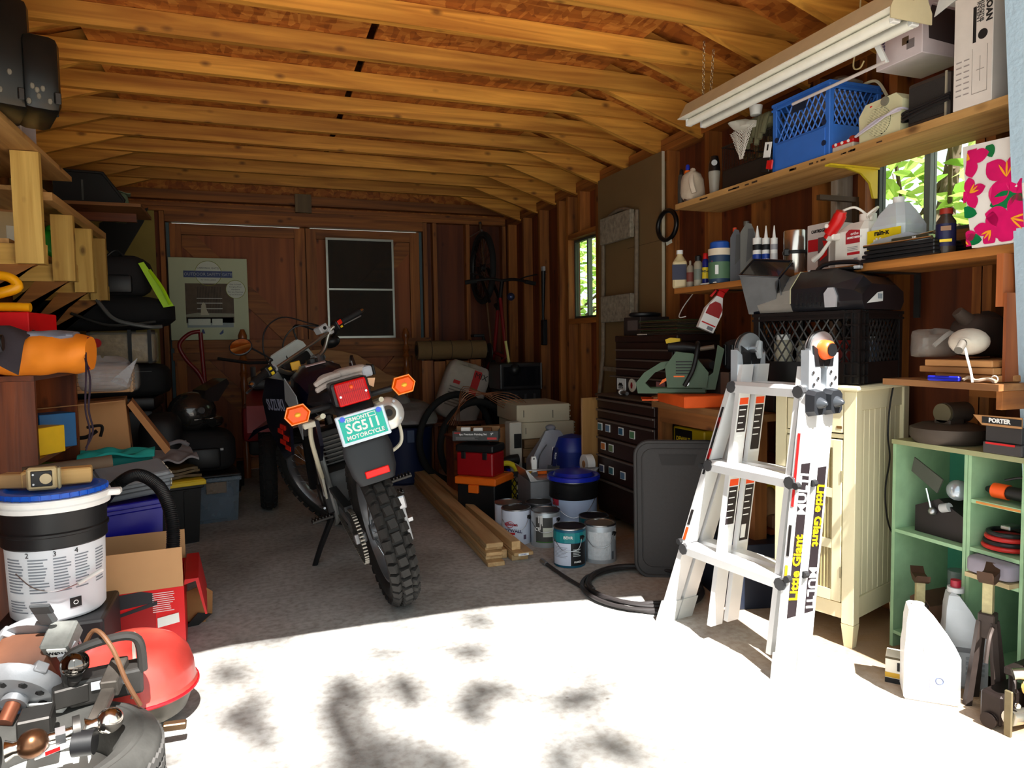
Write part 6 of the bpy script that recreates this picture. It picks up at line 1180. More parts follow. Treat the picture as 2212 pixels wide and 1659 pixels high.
# flowered shopping bag
p = W(2070, 300, X=2.10); t = Thing('flowered_bag', 'open white shopping bag printed with magenta hibiscus and green leaves', 'bag', (2.10, 1.405, LZ)); d = .185; h = .315
BW = M((226, 220, 212), .35, bump=.3, sc=12, var=.06); t.p('bag_body', BW)
loft(REG[-1], [[(.0, .0, 0), (.15, 0, 0), (.15, d-.02, 0), (.0, d-.02, 0)], [(-.02, -.01, h*.5), (.16, 0, h*.5), (.16, d-.01, h*.5), (-.02, d-.01, h*.5)], [(-.005, .0, h*.97), (.14, 0, h), (.14, d+.015, h), (-.005, d+.015, h)]], False)
t.p('green_rim', M((10, 110, 70), .4)).prism([(.0, h*.955), (d+.012, h*.99), (d+.012, h*1.05), (.0, h*1.02)], .139, .142, 'x'); t.p('bag_inside', M((120, 116, 110), .5)).prism([(.0, h), (.20, h), (d+.012, h*1.02), (0, h*1.01)], .136, .139, 'x')
MG = M((206, 20, 96), .35, var=.25, sc=25); GN = M((10, 110, 60), .35, var=.3, sc=25); GO = M((240, 160, 40), .4)
rnd = random.Random(5)
def xf_at(z): q = z/h; return (-.02*q/.5 if q < .5 else -.02+.015*(q-.5)/.47)-.0015
def petal(m, cy, cz, L_, w_, a, n=8, lift=0):
    pts = []
    for i in range(n+1): u = i/n; pts.append((u*L_, w_*math.sin(math.pi*min(1, u*1.0))**.7*(1 if u < .8 else .9)))
    poly = [(p_[0], p_[1]) for p_ in pts]+[(p_[0], -p_[1]) for p_ in reversed(pts[1:-1])]
    P2 = [(cy+u*math.cos(a)-v*math.sin(a), cz+u*math.sin(a)+v*math.cos(a)) for u, v in poly]
    P2 = [(min(max(y_, .004), d-.004), min(max(z_, .006), h*.95)) for y_, z_ in P2]
    vs = [(xf_at(z_)-.0008-lift, y_, z_) for y_, z_ in P2]; m.add(vs, [tuple(range(len(vs)))], False)
for q, (cy, cz, s_) in enumerate(((.17, .27, .06), (.05, .19, .085), (.16, .165, .05), (.04, .07, .08), (.19, .03, .045), (.10, .045, .055))):
    for k in range(4): petal(t.p('petal', MG), cy, cz, s_, s_*.36, k*1.5+q*.7, lift=.0002*k)
    m = t.p('stamen', GO)
    for k in range(3): petal(m, cy, cz, s_*.6, .003, k*.5+q, lift=.0012)
for cy, cz, s_, a in ((.02, .26, .07, 2.4), (.10, .26, .05, 1.2), (.10, .115, .085, 2.9), (.14, .10, .06, .3), (.03, .125, .05, 3.0), (.20, .22, .04, 1.6), (.13, .02, .06, .2)): petal(t.p('leaf_print', GN), cy, cz, s_, s_*.3, a)
# spray bottle hanging from the lower shelf
c = W(1522, 680, X=2.09); t = Thing('trigger_bottle', 'white spray bottle with red trigger hooked on the lower shelf edge', 'spray bottle', (c.x, c.y, 1.16), rot=(0, 0, -.35))
TB = t; Q = Matrix.Rotation(.42, 4, 'Y'); 
for nm, mt, fn in (('body', WHITE, lambda m: loft(m, [[(-.04, -.022, 0), (.04, -.022, 0), (.045, 0, 0), (.04, .022, 0), (-.04, .022, 0), (-.045, 0, 0)], [(-.042, -.024, .10), (.042, -.024, .10), (.047, 0, .10), (.042, .024, .10), (-.042, .024, .10), (-.047, 0, .10)], [(-.016, -.014, .175), (.016, -.014, .175), (.018, 0, .175), (.016, .014, .175), (-.016, .014, .175), (-.018, 0, .175)]])),
                   ('red_label', M((150, 30, 30), .5), lambda m: m.prism([(-.036, .075), (.036, .075), (.034, .12), (.014, .145), (-.014, .145), (-.034, .12)], -.0255, -.024)), ('red_band', RED, lambda m: m.box(-.036, -.0255, .028, .036, -.024, .034)), ('barcode', M((120, 120, 126), .5), lambda m: m.box(.0, -.0255, .005, .03, -.024, .022)),
                   ('trigger_head', RED, lambda m: (m.box(-.017, -.015, .176, .017, .015, .205, .003), m.prism([(-.04, .205), (.02, .205), (.03, .24), (-.02, .245), (-.06, .225)], -.012, .012))), ('trigger', RED, lambda m: m.prism([(-.03, .205), (-.022, .205), (-.035, .16), (-.045, .162)], -.006, .006))):
    m = t.p(nm, mt); m.X = Q.copy(); fn(m)
# ---- upper shelf
t = on_right('milk_crate', 'bright blue plastic milk crate on the upper shelf', 'crate', 2.13, UZ, 1791, 1668, 206, 206); t.dy = W(1668, 372, X=2.13).y-W(1791, 337, X=2.13).y; t.ob.location.y = W(1791, 337, X=2.13).y; crate(t, .265, t.dy, .285, M((48, 104, 190), .45), band=.42, n=5); by = t.ob.location.y; bd = t.dy
t.p('front_panel', M((48, 104, 190), .45)).box(-.004, .02, .0, .001, bd-.02, .11, .001); t.p('stacking_foot', M((44, 96, 180), .45)).box(.01, .01, -.0005, .255, bd-.01, .004)
for y_, z_ in ((.025, .13), (bd-.03, .13), (.025, .05)): t.p('round_hole', M((16, 30, 60), .6)).cyl((-.005, y_, z_), (-.002, y_, z_), .011, n=16)
t.p('hand_hold', M((20, 30, 50), .6)).box(-.004, bd*.38, .215, -.0015, bd*.62, .25, .002)
t = Thing('plastic_wrap', 'grey clear plastic and rope spilling from the blue crate', 'plastic', (2.15, by+.02, UZ+.18)); blob(t.p('film', M((130, 116, 104), .3, alpha=.7, bump=.8), True), .2, bd-.05, .13, 101, amp=.2); REG[-1].v = [(a+.11, b, c) for a, b, c in REG[-1].v]; t.p('cord_end', M((200, 190, 160), .5), True).tube(spline([(.15, .02, .1), (.2, -.03, .12), (.24, -.05, .06)]), .006, 6)
my = by+bd+.012; md = W(1556, 400, X=2.13).y-my
t = Thing('mesh_basket', 'black mesh basket full of brown pots on the upper shelf', 'basket', (2.14, my, UZ)); DM = M((30, 24, 20), .6)
t.p('base_band', DM).box(0, 0, 0, .24, md, .09, .004); la_ = t.p('mesh_side', DM); la_.kind = 'stuff'
for i in range(20):
    y_ = md*i/19; la_.box(0, y_-.001, .09, .002, y_+.001, .20); la_.box(0, 0, .09+i*.0055, .002, md, .091+i*.0055)
t.p('top_rim', DM).tube([(0, 0, .2), (0, md, .2), (.24, md, .2), (.24, 0, .2)], .004, 6, closed=True); c_ = t.p('contents', M((120, 92, 44), .7, var=.7, sc=40)); c_.kind = 'stuff'
for i in range(60): c_.ball((random.uniform(.02, .2), random.uniform(.02, md-.02), random.uniform(.08, .18)), .014, 8)
t = Thing('packing_net', 'white mesh produce net draped over the black basket', 'net', (2.12, my+md*.45, UZ+.203))
f = rough_sheet(.2, .2, .03, 9, 111); nt_ = t.p('net', M((200, 192, 180), .6)); nt_.kind = 'stuff'
for k in range(13):
    for j in range(11):
        w0 = lambda k, j: (-.02-.006*math.sin(k), (k-6)*.014*(1-j/13), -.012*j+.03+.003*math.sin(k*2+j))
        a_ = w0(k, j)
        for kk, jj in ((k+1, j+1), (k-1, j+1)):
            if 0 <= kk < 13 and jj < 12: nt_.tube([a_, w0(kk, jj)], .0016, 4, False)
t.p('net_roll', M((206, 200, 186), .6), True); blob(REG[-1], .16, .12, .05, 112, amp=.18); REG[-1].v = [(a+.03, b-.06, c+.02) for a, b, c in REG[-1].v]
t = Thing('garden_gloves', 'heap of grey green work gloves on top of the black basket', 'gloves', (2.17, my+.02, UZ+.206)); GG = M((96, 92, 66), .9, bump=.4)
blob(t.p('palm', GG, True), .18, .16, .07, 120, amp=.2); REG[-1].v = [(a+.06, b, c) for a, b, c in REG[-1].v]
for q in range(6): t.p('finger', GG, True).tube(spline([(.03, .02+q*.022, .05), (-.02, .02+q*.024, .06), (-.045, .025+q*.02, -.02-(q % 3)*.02)]), .012, 8)
t.p('striped_cuff', M((220, 220, 214), .7)).tube([(-.02, .10, .08), (-.02, .10, .12)], [.024, .03], 12)
t = Thing('hang_card', 'white hang card with red tool leaning against the blue crate', 'card', (2.115, by+bd-.02, UZ), rot=(.2, 0, 0)); t.p('card', WHITE).box(0, .03, .06, .002, .075, .125, .001); t.p('hang_slot', BLACK).box(-.0006, .048, .09, .0, .058, .115); t.p('red_tool', RED).box(-.008, .0, .01, .0, .04, .05, .004); t.p('black_tool', BLACK).box(-.006, .02, .0, .0, .07, .06, .004)
def upbottle(a, b, top, lab, body, cap, capn='cap', name='spray_bottle', lab2=None, xf=2.16):
    t = S(name, lab, 'bottle', a, b, UZ, xf); h = hz(t, (a+b)/2, top, UZ); r = t.r
    t.p('body', body, True).lathe([(r*.95, 0), (r, .005), (r, h*.66), (r*.75, h*.84)], 20); t.p(capn, cap, True).lathe([(r*.55, h*.84), (r*.5, h*.97), (r*.3, h)], 16)
    if lab2: t.p('label', lab2, True).lathe([(r+.0006, h*.15), (r+.0006, h*.5)], 20)
    return t
upbottle(1464, 1479, 366, 'black and white striped spray can at the far end of the upper shelf', M((70, 66, 60), .5, var=.5, sc=30), BLACK)
t = upbottle(1477, 1494, 356, 'brown bottle with orange shoulder and blue cap on the upper shelf', M((84, 62, 48), .4), M((30, 50, 170), .4), lab2=M((120, 110, 90), .5), xf=2.14); h = hz(t, 1485, 356, UZ); t.p('orange_shoulder', ORANGE, True).lathe([(t.r+.0006, h*.55), (t.r+.0006, h*.66), (t.r*.76, h*.835)], 20)
t = Thing('rag_bundle', 'stained white rag bundle standing on the upper shelf', 'rag', tuple(Vector((2.16, W(1508, 400, X=2.16).y, UZ)))); blob(t.p('cloth', M((190, 172, 150), .8, bump=.5), True), .10, .09, .15, 130, amp=.14); t.p('fold', M((206, 190, 170), .8), True).tube(spline([(-.03, -.01, .03), (-.04, .0, .09), (-.01, .03, .155)]), .014, 8)
t = S('clear_jug', 'clear plastic cups with a dark lid behind the black basket', 'cup', 1530, 1556, UZ, 2.17); h = hz(t, 1542, 338, UZ); t.p('cup_body', M((190, 184, 170), .15, alpha=.55), True).lathe([(t.r*.7, 0), (t.r, h*.6)], 24); t.p('dark_lid', M((24, 20, 20), .3), True).lathe([(t.r, h*.6), (t.r*.9, h*.8), (t.r*.6, h)], 24); t.p('pale_disc', LGREY).cyl((0, -t.r-.004, h*.8), (0, -t.r, h*.8), .014)
t = on_right('biscuit_tin', 'small red and white tin box beside the fan heater', 'box', 2.14, UZ, 1843, 1798, 296); h = t.h; d = t.dy; t.p('body', M((206, 196, 180), .4)).box(0, 0, 0, .09, d, h*.6, .002); t.p('red_lid', RED).box(-.002, -.002, h*.6, .092, d+.002, h*.95, .003)
for i in range(3): t.p('flower_print', WHITE).cyl((-.004, d*(.2+.3*i), h*.78), (-.0015, d*(.2+.3*i), h*.78), .006)
for q, y_ in enumerate((1.95, 1.985)): t.p('red_knob', M((180, 60, 20), .4)).ball((.03+.03*q, d*.3, h*1.05), .016, 10)
t = on_right('fan_heater', 'cream plastic fan heater with round louvred grille on the upper shelf', 'heater', 2.13, UZ, 1945, 1858, 196); h = t.h*1.0; d = t.dy; CR = M((206, 200, 160), .45)
t.p('body', CR).prism([(0, 0), (d, 0), (d*1.02, h*.7), (d*.85, h*.97), (d*.1, h), (-.01, h*.8)], 0, .14, 'x'); gr_ = t.p('grille', M((150, 144, 110), .5)); gr_.kind = 'stuff'
t.p('grille_recess', M((36, 34, 28), .6)).cyl((-.0032, d*.5, h*.42), (-.0005, d*.5, h*.42), h*.36, n=36); cr = t.p('grille_bar', CR); cr.kind = 'stuff'
for i in range(19):
    z_ = h*.42-h*.35+h*.70*i/18; wv = math.sqrt(max(0, (h*.36)**2-(z_-h*.42)**2)); cr.box(-.006, max(0, d*.5-wv), z_-.0022, -.002, min(d, d*.5+wv), z_+.0016)
for i in range(-3, 4): wv = math.sqrt(max(0, (h*.36)**2-(i*.02)**2)); cr.box(-.005, d*.5+i*.02-.001, h*.42-wv, -.002, d*.5+i*.02+.001, h*.42+wv)
t.p('dial', M((120, 116, 100), .5)).cyl((-.006, d*.35, h*.88), (0, d*.35, h*.88), .016); t.p('indicator', RED).box(-.002, d*.68, h*.86, 0, d*.73, h*.89); t.p('cord', M((190, 180, 190), .5), True).tube(spline([(-.01, -.01, h*.5), (-.012, d*.5, h*.45), (-.012, d*1.05, h*.2), (-.012, d*.6, h*.35), (-.012, 0, h*.55), (.05, -.012, h*.5)]), .004, 6)
t = on_right('speaker', 'dark square loudspeaker wrapped with black cable on the upper shelf', 'speaker', 2.14, UZ, 2052, 1962, 150); h = t.h; d = t.dy
t.p('cabinet', M((56, 44, 36), .6)).box(0, 0, 0, .22, d, h, .006); t.p('grille_cloth', M((40, 34, 30), .9, bump=.3, sc=200)).box(-.004, .015, .015, 0, d-.01, h-.015); t.p('silver_edge', M((150, 140, 120), .4)).box(-.006, .006, .0, -.001, .012, h)
for q in range(3): t.p('cable_loop', BLACK, True).tube(spline([(-.01, -.01, h*(.35+.06*q)), (-.014, d*.5, h*(.30+.05*q)), (-.012, d+.01, h*(.2+.08*q)), (.06, d+.012, h*.3)]), .005, 6)
t = Thing('printer_carton', 'white laser printer carton stacked above the heater and speaker', 'carton', (2.15, W(1990, 200, X=2.15).y, UZ+.245)); d = W(1892, 150, X=2.15).y-t.ob.location.y; h = .235; PKB = M((206, 190, 190), .55)
t.p('body', PKB).box(0, 0, 0, .22, d, h, .002); t.p('photo_panel', M((60, 50, 50), .5)).prism([(.03, .05), (.19, .04), (.20, .12), (.18, .155), (.04, .16), (.025, .12)], -.001, .0, 'y'); t.p('barcode', M((120, 110, 110), .5)).box(-.001, .03, .03, 0, .06, .06); text(t, 'Laser', .03, (-.0015, d-.03, .075), (math.pi/2, -math.pi/2, -math.pi/2), M((60, 50, 90), .5)); t.p('hand_slot', M((90, 70, 50), .7)).box(-.001, d*.28, .05, 0, d*.42, .075)
t.p('ghost_print', M((180, 160, 164), .5)).ring((-.001, d*.5, .14), .03, .002, 'x', 20, 4)
t = Thing('nut_driver_rod', 'white rod with angled end resting on the blue crate', 'rod', (2.10, 2.05, UZ+.24)); t.p('rod', M((210, 196, 190), .4), True).cyl((.0, .30, .0), (-.01, -.16, .0), .006); t.p('angled_end', WHITE).prism([(-.17, -.005), (-.15, -.005), (-.10, .09), (-.12, .095)], -.014, -.006, 'x')
t = on_right('fan_carton', 'tall white exhaust fan carton with open flap at the near end of the upper shelf', 'carton', 2.12, UZ, 2146, 2062, 40); t.h = .345; d = t.dy; h = t.h; WB = M((216, 206, 196), .5)
t.p('body', WB).box(0, 0, 0, .2, d, h, .002); t.p('flap', M((206, 206, 200), .5)).prism([(0, h), (d, h), (d+.07, h-.02), (d+.05, h+.04), (d*.4, h+.07)], -.003, .0, 'x'); t.p('open_flap', WB).add([(0, d, h), (.2, d, h), (.2, d+.08, h+.03), (0, d+.08, h+.03)], [(0, 1, 2, 3)])
LV = (math.pi/2, math.pi/2, -math.pi/2)
t.p('black_band', TXTB).box(-.001, d*.42, h*.55, 0, d*.50, h*.86); text(t, 'BROAN', .026, (-.0015, d*.10, h*.82), LV, TXTB, bold=.001); text(t, 'Nutone', .024, (-.0015, d*.25, h*.82), LV, M((60, 60, 60), .5)); text(t, 'INVENT', .018, (-.0015, d*.36, h*.80), LV, TXTB); t.p('round_seal', TXTB).cyl((-.001, d*.25, h*.60), (.0, d*.25, h*.60), .015, n=24)
ld = t.p('line_drawing', M((150, 140, 130), .5)); ld.box(-.001, d*.12, h*.1, 0, d*.13, h*.5).box(-.001, d*.12, h*.1, 0, d*.5, h*.105).box(-.001, d*.5, h*.1, 0, d*.505, h*.5).box(-.001, d*.2, h*.3, 0, d*.4, h*.305).box(-.001, d*.3, h*.2, 0, d*.31, h*.42); ld.kind = 'stuff'
for q in range(2):
    for i in range(7): t.p('print', M((150, 140, 136), .5, bump=0)).box(-.001, d*(.58+.2*q), h*(.12+.05*i), 0, d*(.72+.2*q), h*(.13+.05*i))
t = Thing('dark_carton', 'dark carton at the shelf end behind the white fan box', 'carton', (2.16, 1.425, UZ)); t.p('body', M((60, 46, 40), .6)).box(0, 0, 0, .2, .07, .25, .002); t.p('pale_disc', M((150, 120, 90), .5)).cyl((-.002, .03, .09), (0, .03, .09), .02)
t = Thing('tilted_carton', 'pale carton corner at the top right end of the upper shelf', 'carton', (2.15, 1.42, UZ+.2515)); t.p('body', WB).box(0, 0, 0, .2, .10, .16, .002); t.p('dark_window', M((60, 50, 46), .5)).box(-.001, .05, .02, 0, .09, .08)
# ---- shop light on chains
fx = Thing('shop_light', 'long twin tube fluorescent shop light hung on chains', 'light fixture', (2.0, 1.72, 2.15)); CRM = M((206, 190, 150), .45)
L_ = 1.17; fx.p('housing', CRM).prism([(-.085, 0), (.085, 0), (.045, .07), (-.045, .07)], 0, L_, 'y'); rf_ = fx.p('reflector', M((240, 236, 220), .3)); rf_.prism([(-.088, -.004), (-.080, -.004), (-.02, .0), (.02, 0), (.08, -.004), (.088, -.004), (.088, .0), (-.088, .0)], -.004, L_+.004, 'y')
for x in (-.04, .04):
    fx.p('tube_lamp', M((244, 240, 226), .25, emit=(255, 250, 235), es=.0), True).cyl((x, .03, -.022), (x, L_-.03, -.022), .018, n=18); 
    for y_ in (.012, L_-.03): fx.p('lamp_socket', WHITE).box(x-.016, y_, -.036, x+.016, y_+.018, -.004, .003)
fx.p('end_plate', CRM).prism([(-.088, -.035), (.088, -.035), (.088, 0), (.05, .075), (-.05, .075), (-.088, 0)], -.006, -.002, 'y'); fx.p('knockout', M((120, 60, 30), .6)).box(-.008, -.008, .03, .008, -.006, .046)
def chain(t, a, b): 
    m = t.p('chain', M((170, 150, 120), .35, .8)); m.kind = 'stuff'; n_ = int((b-a).length/.014)
    for i in range(n_):
        c = a.lerp(b, (i+.5)/n_); m.X = Matrix.Translation(c); ax = 'x' if i % 2 else 'y'; m.ring((0, 0, 0), .0065, .0014, ax, 8, 4, 1.35 if ax == 'y' else 1.35)
for y_, dy_ in ((.10, .06), (L_-.10, -.05)): chain(fx, Vector((-.02, y_, .07)), Vector((-.05, y_+dy_, .30))); chain(fx, Vector((.02, y_, .07)), Vector((.0, y_+dy_, .27)))
t = Thing('wire_hook', 'thin pale wire hook hanging from the right truss', 'hook', (2.17, 2.08, 2.12)); t.p('wire', M((200, 180, 130), .4)).tube(spline([(0, 0, .25), (.0, .01, .12), (.0, .03, .02), (.0, .0, .0), (.0, -.02, .02)]), .003, 6)
# ================================================================== RIGHT WALL: sheets, ladder frame, ring
t = Thing('drywall_sheet', 'brown paper faced drywall sheets standing against the studs', 'drywall', (2.372, 3.76, .002)); t.p('sheet', M((120, 94, 58), .85, var=.12, sc=4, bump=.1)).box(0, 0, 0, .017, .84, 2.255); t.p('sheet', M((112, 86, 52), .85)).box(.018, .01, 0, .036, .84, 2.20); t.p('white_edge', M((206, 196, 170), .6)).box(-.001, -.004, 0, .018, -.0005, 2.255); t.p('crack_line', M((90, 68, 40), .9)).box(-.0008, .0, 1.72, 0, .42, 1.724)
t = Thing('old_stepladder', 'weathered frame with chipped white paint leaning on the drywall sheets', 'frame', (2.30, 4.02, 0)); OL_ = M((120, 106, 88), .7, var=.6, sc=30, bump=.3); CH = M((140, 130, 112), .7, var=.8, sc=40, bump=.4)
for y_ in (0, .46): t.p('rail', OL_, True).tube([(-.06, y_+(.04 if y_ else 0), .0), (.04, y_, 1.0), (.05, y_, 1.95)], .014, 8)
t.p('top_arch', OL_, True).tube(spline([(.05, 0, 1.84), (.05, .06, 1.95), (.05, .23, 1.99), (.05, .40, 1.95), (.05, .46, 1.84)]), .014, 8)
for z in (1.24, 1.78): t.p('step_board', CH).box(.012, .02, z, .045, .44, z+.18, .004)
t.p('crossbar', OL_).box(.03, .01, .9, .045, .45, .93)
t = Thing('rubber_ring', 'black rubber tube ring hanging on the end of the lower shelf stud', 'ring', tuple(W(1441, 487, X=2.355)), rot=(0, 0, 0)); t.p('ring', M((16, 16, 18), .35), True).ring((0, 0, 0), .10, .014, 'x', 40, 12, .86); t.p('paper_tag', PAPER).prism([(-.06, -.11), (.0, -.12), (.01, -.09), (-.05, -.085)], -.004, -.002, 'x'); t.p('nail', STEEL).cyl((.06, -.02, .088), (-.01, -.02, .088), .003)
t = Thing('yard_tool', 'black handled tool hanging upright between the far studs', 'tool', (2.385, 5.66, 1.1)); t.p('handle', BLACK, True).tube([(0, 0, .0), (0, .02, .25), (0, .0, .62)], [.022, .012, .02], 10); t.p('head', BLACK).box(-.02, -.03, -.02, .02, .03, .20, .006); t.p('tip', LGREY).box(-.012, -.02, .62, .012, .02, .66, .003); t.p('hang_nail', STEEL).cyl((.025, 0, .60), (.0, 0, .60), .003)
t = Thing('pole', 'long thin wooden pole standing in the back right corner', 'pole', (2.24, 6.54, 0)); t.p('shaft', wood((90, 56, 26), (130, 86, 44), 'z'), True).tube([(0, -.1, 0), (-.12, .06, 2.26)], .014, 8); t.p('tip', DSTEEL, True).tube([(-.12, .06, 2.26), (-.1205, .061, 2.28)], .015, 8)
# hanging bicycle
bi = Thing('bicycle', 'dark mountain bicycle hung by its front wheel on the back wall', 'bicycle', (2.03, 6.27, 0)); BKD = M((18, 14, 14), .5)
TYR = RUB
wheel(bi, (0, 0, 1.80), .335, .055, prefix='front_', tm=TYR, rim=BKD); wheel(bi, (0, -.02, .72), .335, .055, prefix='rear_', tm=TYR, rim=BKD)
RF = M((110, 18, 22), .35); f_ = bi.p('frame', RF, True); hd = Vector((.0, -.48, 1.50)); hd2 = Vector((0, -.42, 1.40)); bb_ = Vector((0, -.30, 1.02)); stp = Vector((0, -.62, .98))
for a, b in ((hd, stp), (hd2, bb_), (bb_, stp), (bb_, Vector((.04, -.02, .72))), (bb_, Vector((-.04, -.02, .72))), (stp, Vector((.04, -.02, .72))), (stp, Vector((-.04, -.02, .72)))): f_.cyl(a, b, .016)
bi.p('fork', BKD, True).tube([hd, hd2, (0, -.36, 1.44)], .02, 8)
for x in (-.05, .05): bi.p('fork_leg', BKD, True).tube([(x, -.34, 1.47), (x, 0, 1.80)], .015, 8)
bi.p('handlebar', BKD, True).tube(spline([(-.30, -.50, 1.63), (-.12, -.54, 1.65), (0, -.54, 1.64), (.12, -.54, 1.65), (.32, -.50, 1.62)]), .013, 8); bi.p('stem', BKD, True).cyl(hd, (0, -.54, 1.64), .018)
for x in (-1, 1): bi.p('grip', RUB, True).cyl((x*.22, -.52, 1.635), (x*.32, -.50, 1.62), .018); bi.p('brake_lever', BKD, True).tube(spline([(x*.16, -.54, 1.65), (x*.2, -.60, 1.67), (x*.3, -.60, 1.69)]), .006, 6)
bi.p('saddle', BLACK, True).ball((0, -.78, .88), .10, 14, .6, .6, .8); bi.p('seat_post', STEEL).cyl(stp, (0, -.76, .90), .012); bi.p('chainring', DSTEEL, True).cyl((-.04, -.30, 1.02), (-.05, -.30, 1.02), .085, n=28); bi.p('crank', DSTEEL).cyl((-.06, -.30, 1.02), (-.08, -.22, 1.17), .012); bi.p('pedal', BLACK).box(-.18, -.27, 1.16, -.08, -.17, 1.185, .004); bi.p('crank', DSTEEL).cyl((.06, -.30, 1.02), (.08, -.38, .87), .012); bi.p('pedal', BLACK).box(.08, -.43, .86, .18, -.33, .885, .004)
bi.p('frame_reflector', M((200, 190, 120), .4)).tube([(-.02, -.66, 1.12), (.0, -.70, .90)], .012, 6); bi.p('wall_hook', STEEL).tube([(0, .37, 2.14), (0, .0, 2.15), (0, -.0, 2.12)], .006, 6); bi.p('bell', M((60, 66, 100), .3, .6), True).ball((.07, -.56, 1.50), .035, 12)
# ---- dark heap in the back right
t = Thing('plank_bundle', 'planks standing upright under the rolled carpet', 'planks', (1.38, 6.02, 0))
for i in range(5): t.p('plank', STUD('z')).box(i*.11, .0, 0, i*.11+.10, .03, .96-.01*(i % 2))
t = Thing('rolled_carpet', 'brown rolled carpet tied with cord lying across the planks', 'carpet', (1.34, 6.02, .965)); CP = M((112, 88, 56), .9, bump=.4); t.p('roll', CP, True).cyl((0, .02, .085), (.62, .02, .085), .083, n=28); t.p('core', M((30, 20, 12), .9)).cyl((-.002, .02, .085), (0, .02, .085), .05, n=20)
for x in (.12, .3, .48): t.p('tie_cord', M((60, 46, 34), .7)).ring((x, .02, .085), .085, .003, 'x', 26, 5)
t = Thing('cement_bag', 'white and red printed paper sack tilted under the rolled carpet', 'sack', (1.60, 5.72, .45), rot=(0, .35, .1)); t.p('sack_body', M((170, 160, 150), .7, var=.15, bump=.3)); blob(REG[-1], .42, .16, .50, 140, amp=.05, pw=.4); t.p('red_stripe', M((180, 40, 40), .5)).box(.02, -.005, .18, .09, .0, .46); t.p('red_stripe', M((180, 40, 40), .5)).box(-.14, -.005, .30, -.08, .0, .33); lines(t, M((120, 110, 104), .5, bump=0), -.16, .0, .1, .28, 7, y=-.004); text(t, 'MIX', .07, (.09, -.006, .42), FR, TXTB)
t = Thing('side_table', 'dark low table holding the paper sack', 'table', (1.40, 5.70, 0)); t.p('top', DARKW('x')).box(0, 0, .42, .45, .26, .446)
for x in (0, .42):
    for y_ in (0, .23): t.p('leg', DARKW('z')).box(x, y_, 0, x+.03, y_+.03, .419)
for k, (x, y_, z, R, tl, lab) in enumerate(((1.50, 5.40, .36, .33, .45, 'black bicycle tyre leaning on the paper sack'), (1.62, 5.28, .33, .31, .75, 'second black bicycle tyre lying lower in front of the first'))):
    t = Thing('rubber_hoop', lab, 'tyre', (x, y_, z-.0), rot=(0, tl, .3), group='loose bicycle tyres'); t.p('tyre_body', RUB, True).ring((0, 0, 0), R, .026, 'y', 44, 10, 1.05); t.p('bead', DBLACK, True).ring((0, .0, 0), R-.024, .006, 'y', 44, 6, 1.05)
t = Thing('blue_barrel', 'dark blue plastic barrel full of plastic sheeting in the back', 'barrel', (1.12, 5.62, 0)); t.p('body', M((20, 32, 70), .5), True).lathe([(.20, 0), (.22, .02), (.235, .42), (.24, .44), (.23, .45)], 32); t.p('handle_tab', M((60, 76, 110), .5)).box(-.02, -.25, .34, .04, -.23, .44, .004)
t = Thing('plastic_sheeting', 'crumpled grey plastic sheeting heaped in the blue barrel', 'plastic', (1.12, 5.40, .452)); blob(t.p('film', M((112, 106, 104), .4, bump=.8, var=.2), True), .50, .42, .20, 150, amp=.22); t.p('film_peak', M((120, 116, 114), .4, bump=.6), True).ball((-.02, .2, .16), .09, 14, 1.1)
t = Thing('crate_stack', 'black slatted plastic bins stacked in the back right corner', 'bins', (1.92, 5.45, 0)); 
for i in range(3): t.p('bin', M((26, 24, 26), .5)).box(0, 0, i*.24, .34, .3, i*.24+.235, .006)
for i in range(4): t.p('slat', M((60, 58, 60), .5)).box(.03+i*.08, -.006, .30, .05+i*.08, 0, .68)
t = Thing('monitor', 'old dark box television on top of the black bins', 'television', (1.90, 5.45, .7165)); t.p('case', M((30, 28, 30), .4)).box(0, 0, 0, .38, .3, .22, .012); t.p('screen', M((20, 22, 26), .1)).box(.03, -.004, .03, .35, 0, .19, .004); t.p('silver_edge', M((140, 138, 136), .4)).box(.36, -.006, 0, .366, 0, .22)
t = Thing('grass_seed_sack', 'small sack with a red square label beside the television', 'sack', (2.22, 5.1, 0)); blob(t.p('sack_body', M((120, 104, 84), .8)), .24, .2, .62, 160, amp=.04, pw=.4); t.p('red_square', M((150, 26, 26), .6)).at((0, 0, 0), (0, .3, 0)).box(-.22, -.004, .40, -.12, .01, .54)
wt = Thing('wire_tangle', 'tangle of thin copper coloured wires arching over the heap', 'wires', (1.55, 4.80, .62)); WC = M((140, 90, 60), .4, .5)
for q in range(7): wt.p('wire', WC, True).tube(spline([(-.28+.03*q, .05*q, -.08-.01*q), (-.1, .03*q, .10+.012*q), (.2, .02*q, .12-.02*q), (.42-.02*q, .0, -.05+.01*q), (.48, .03, -.16)]), .003, 5)
t = Thing('wire_reel_box', 'dark chest under the tangle of wires', 'chest', (1.28, 4.66, 0)); t.p('body', DARKW('x')).box(0, 0, 0, .28, .22, .44, .006); t.p('lid', DARKW('x')).box(-.01, -.01, .441, .29, .23, .465, .005)
t = carton('cardboard_carton', 'small brown carton left of the stacked foam blocks', (1.66, 4.75, 0), .18, .2, .50, CARD); t.p('dark_side', M((90, 60, 36), .8)).box(-.09, -.001, .0, -.02, 0, .5)
t = Thing('sealant_tub', 'white tub with black oval label beside the foam blocks', 'tub', (1.64, 4.52, 0)); t.p('body', M((196, 192, 180), .5)).box(0, 0, 0, .09, .1, .56, .006); t.p('oval_label', BLACK).box(.03, -.002, .38, .085, 0, .48, .008)
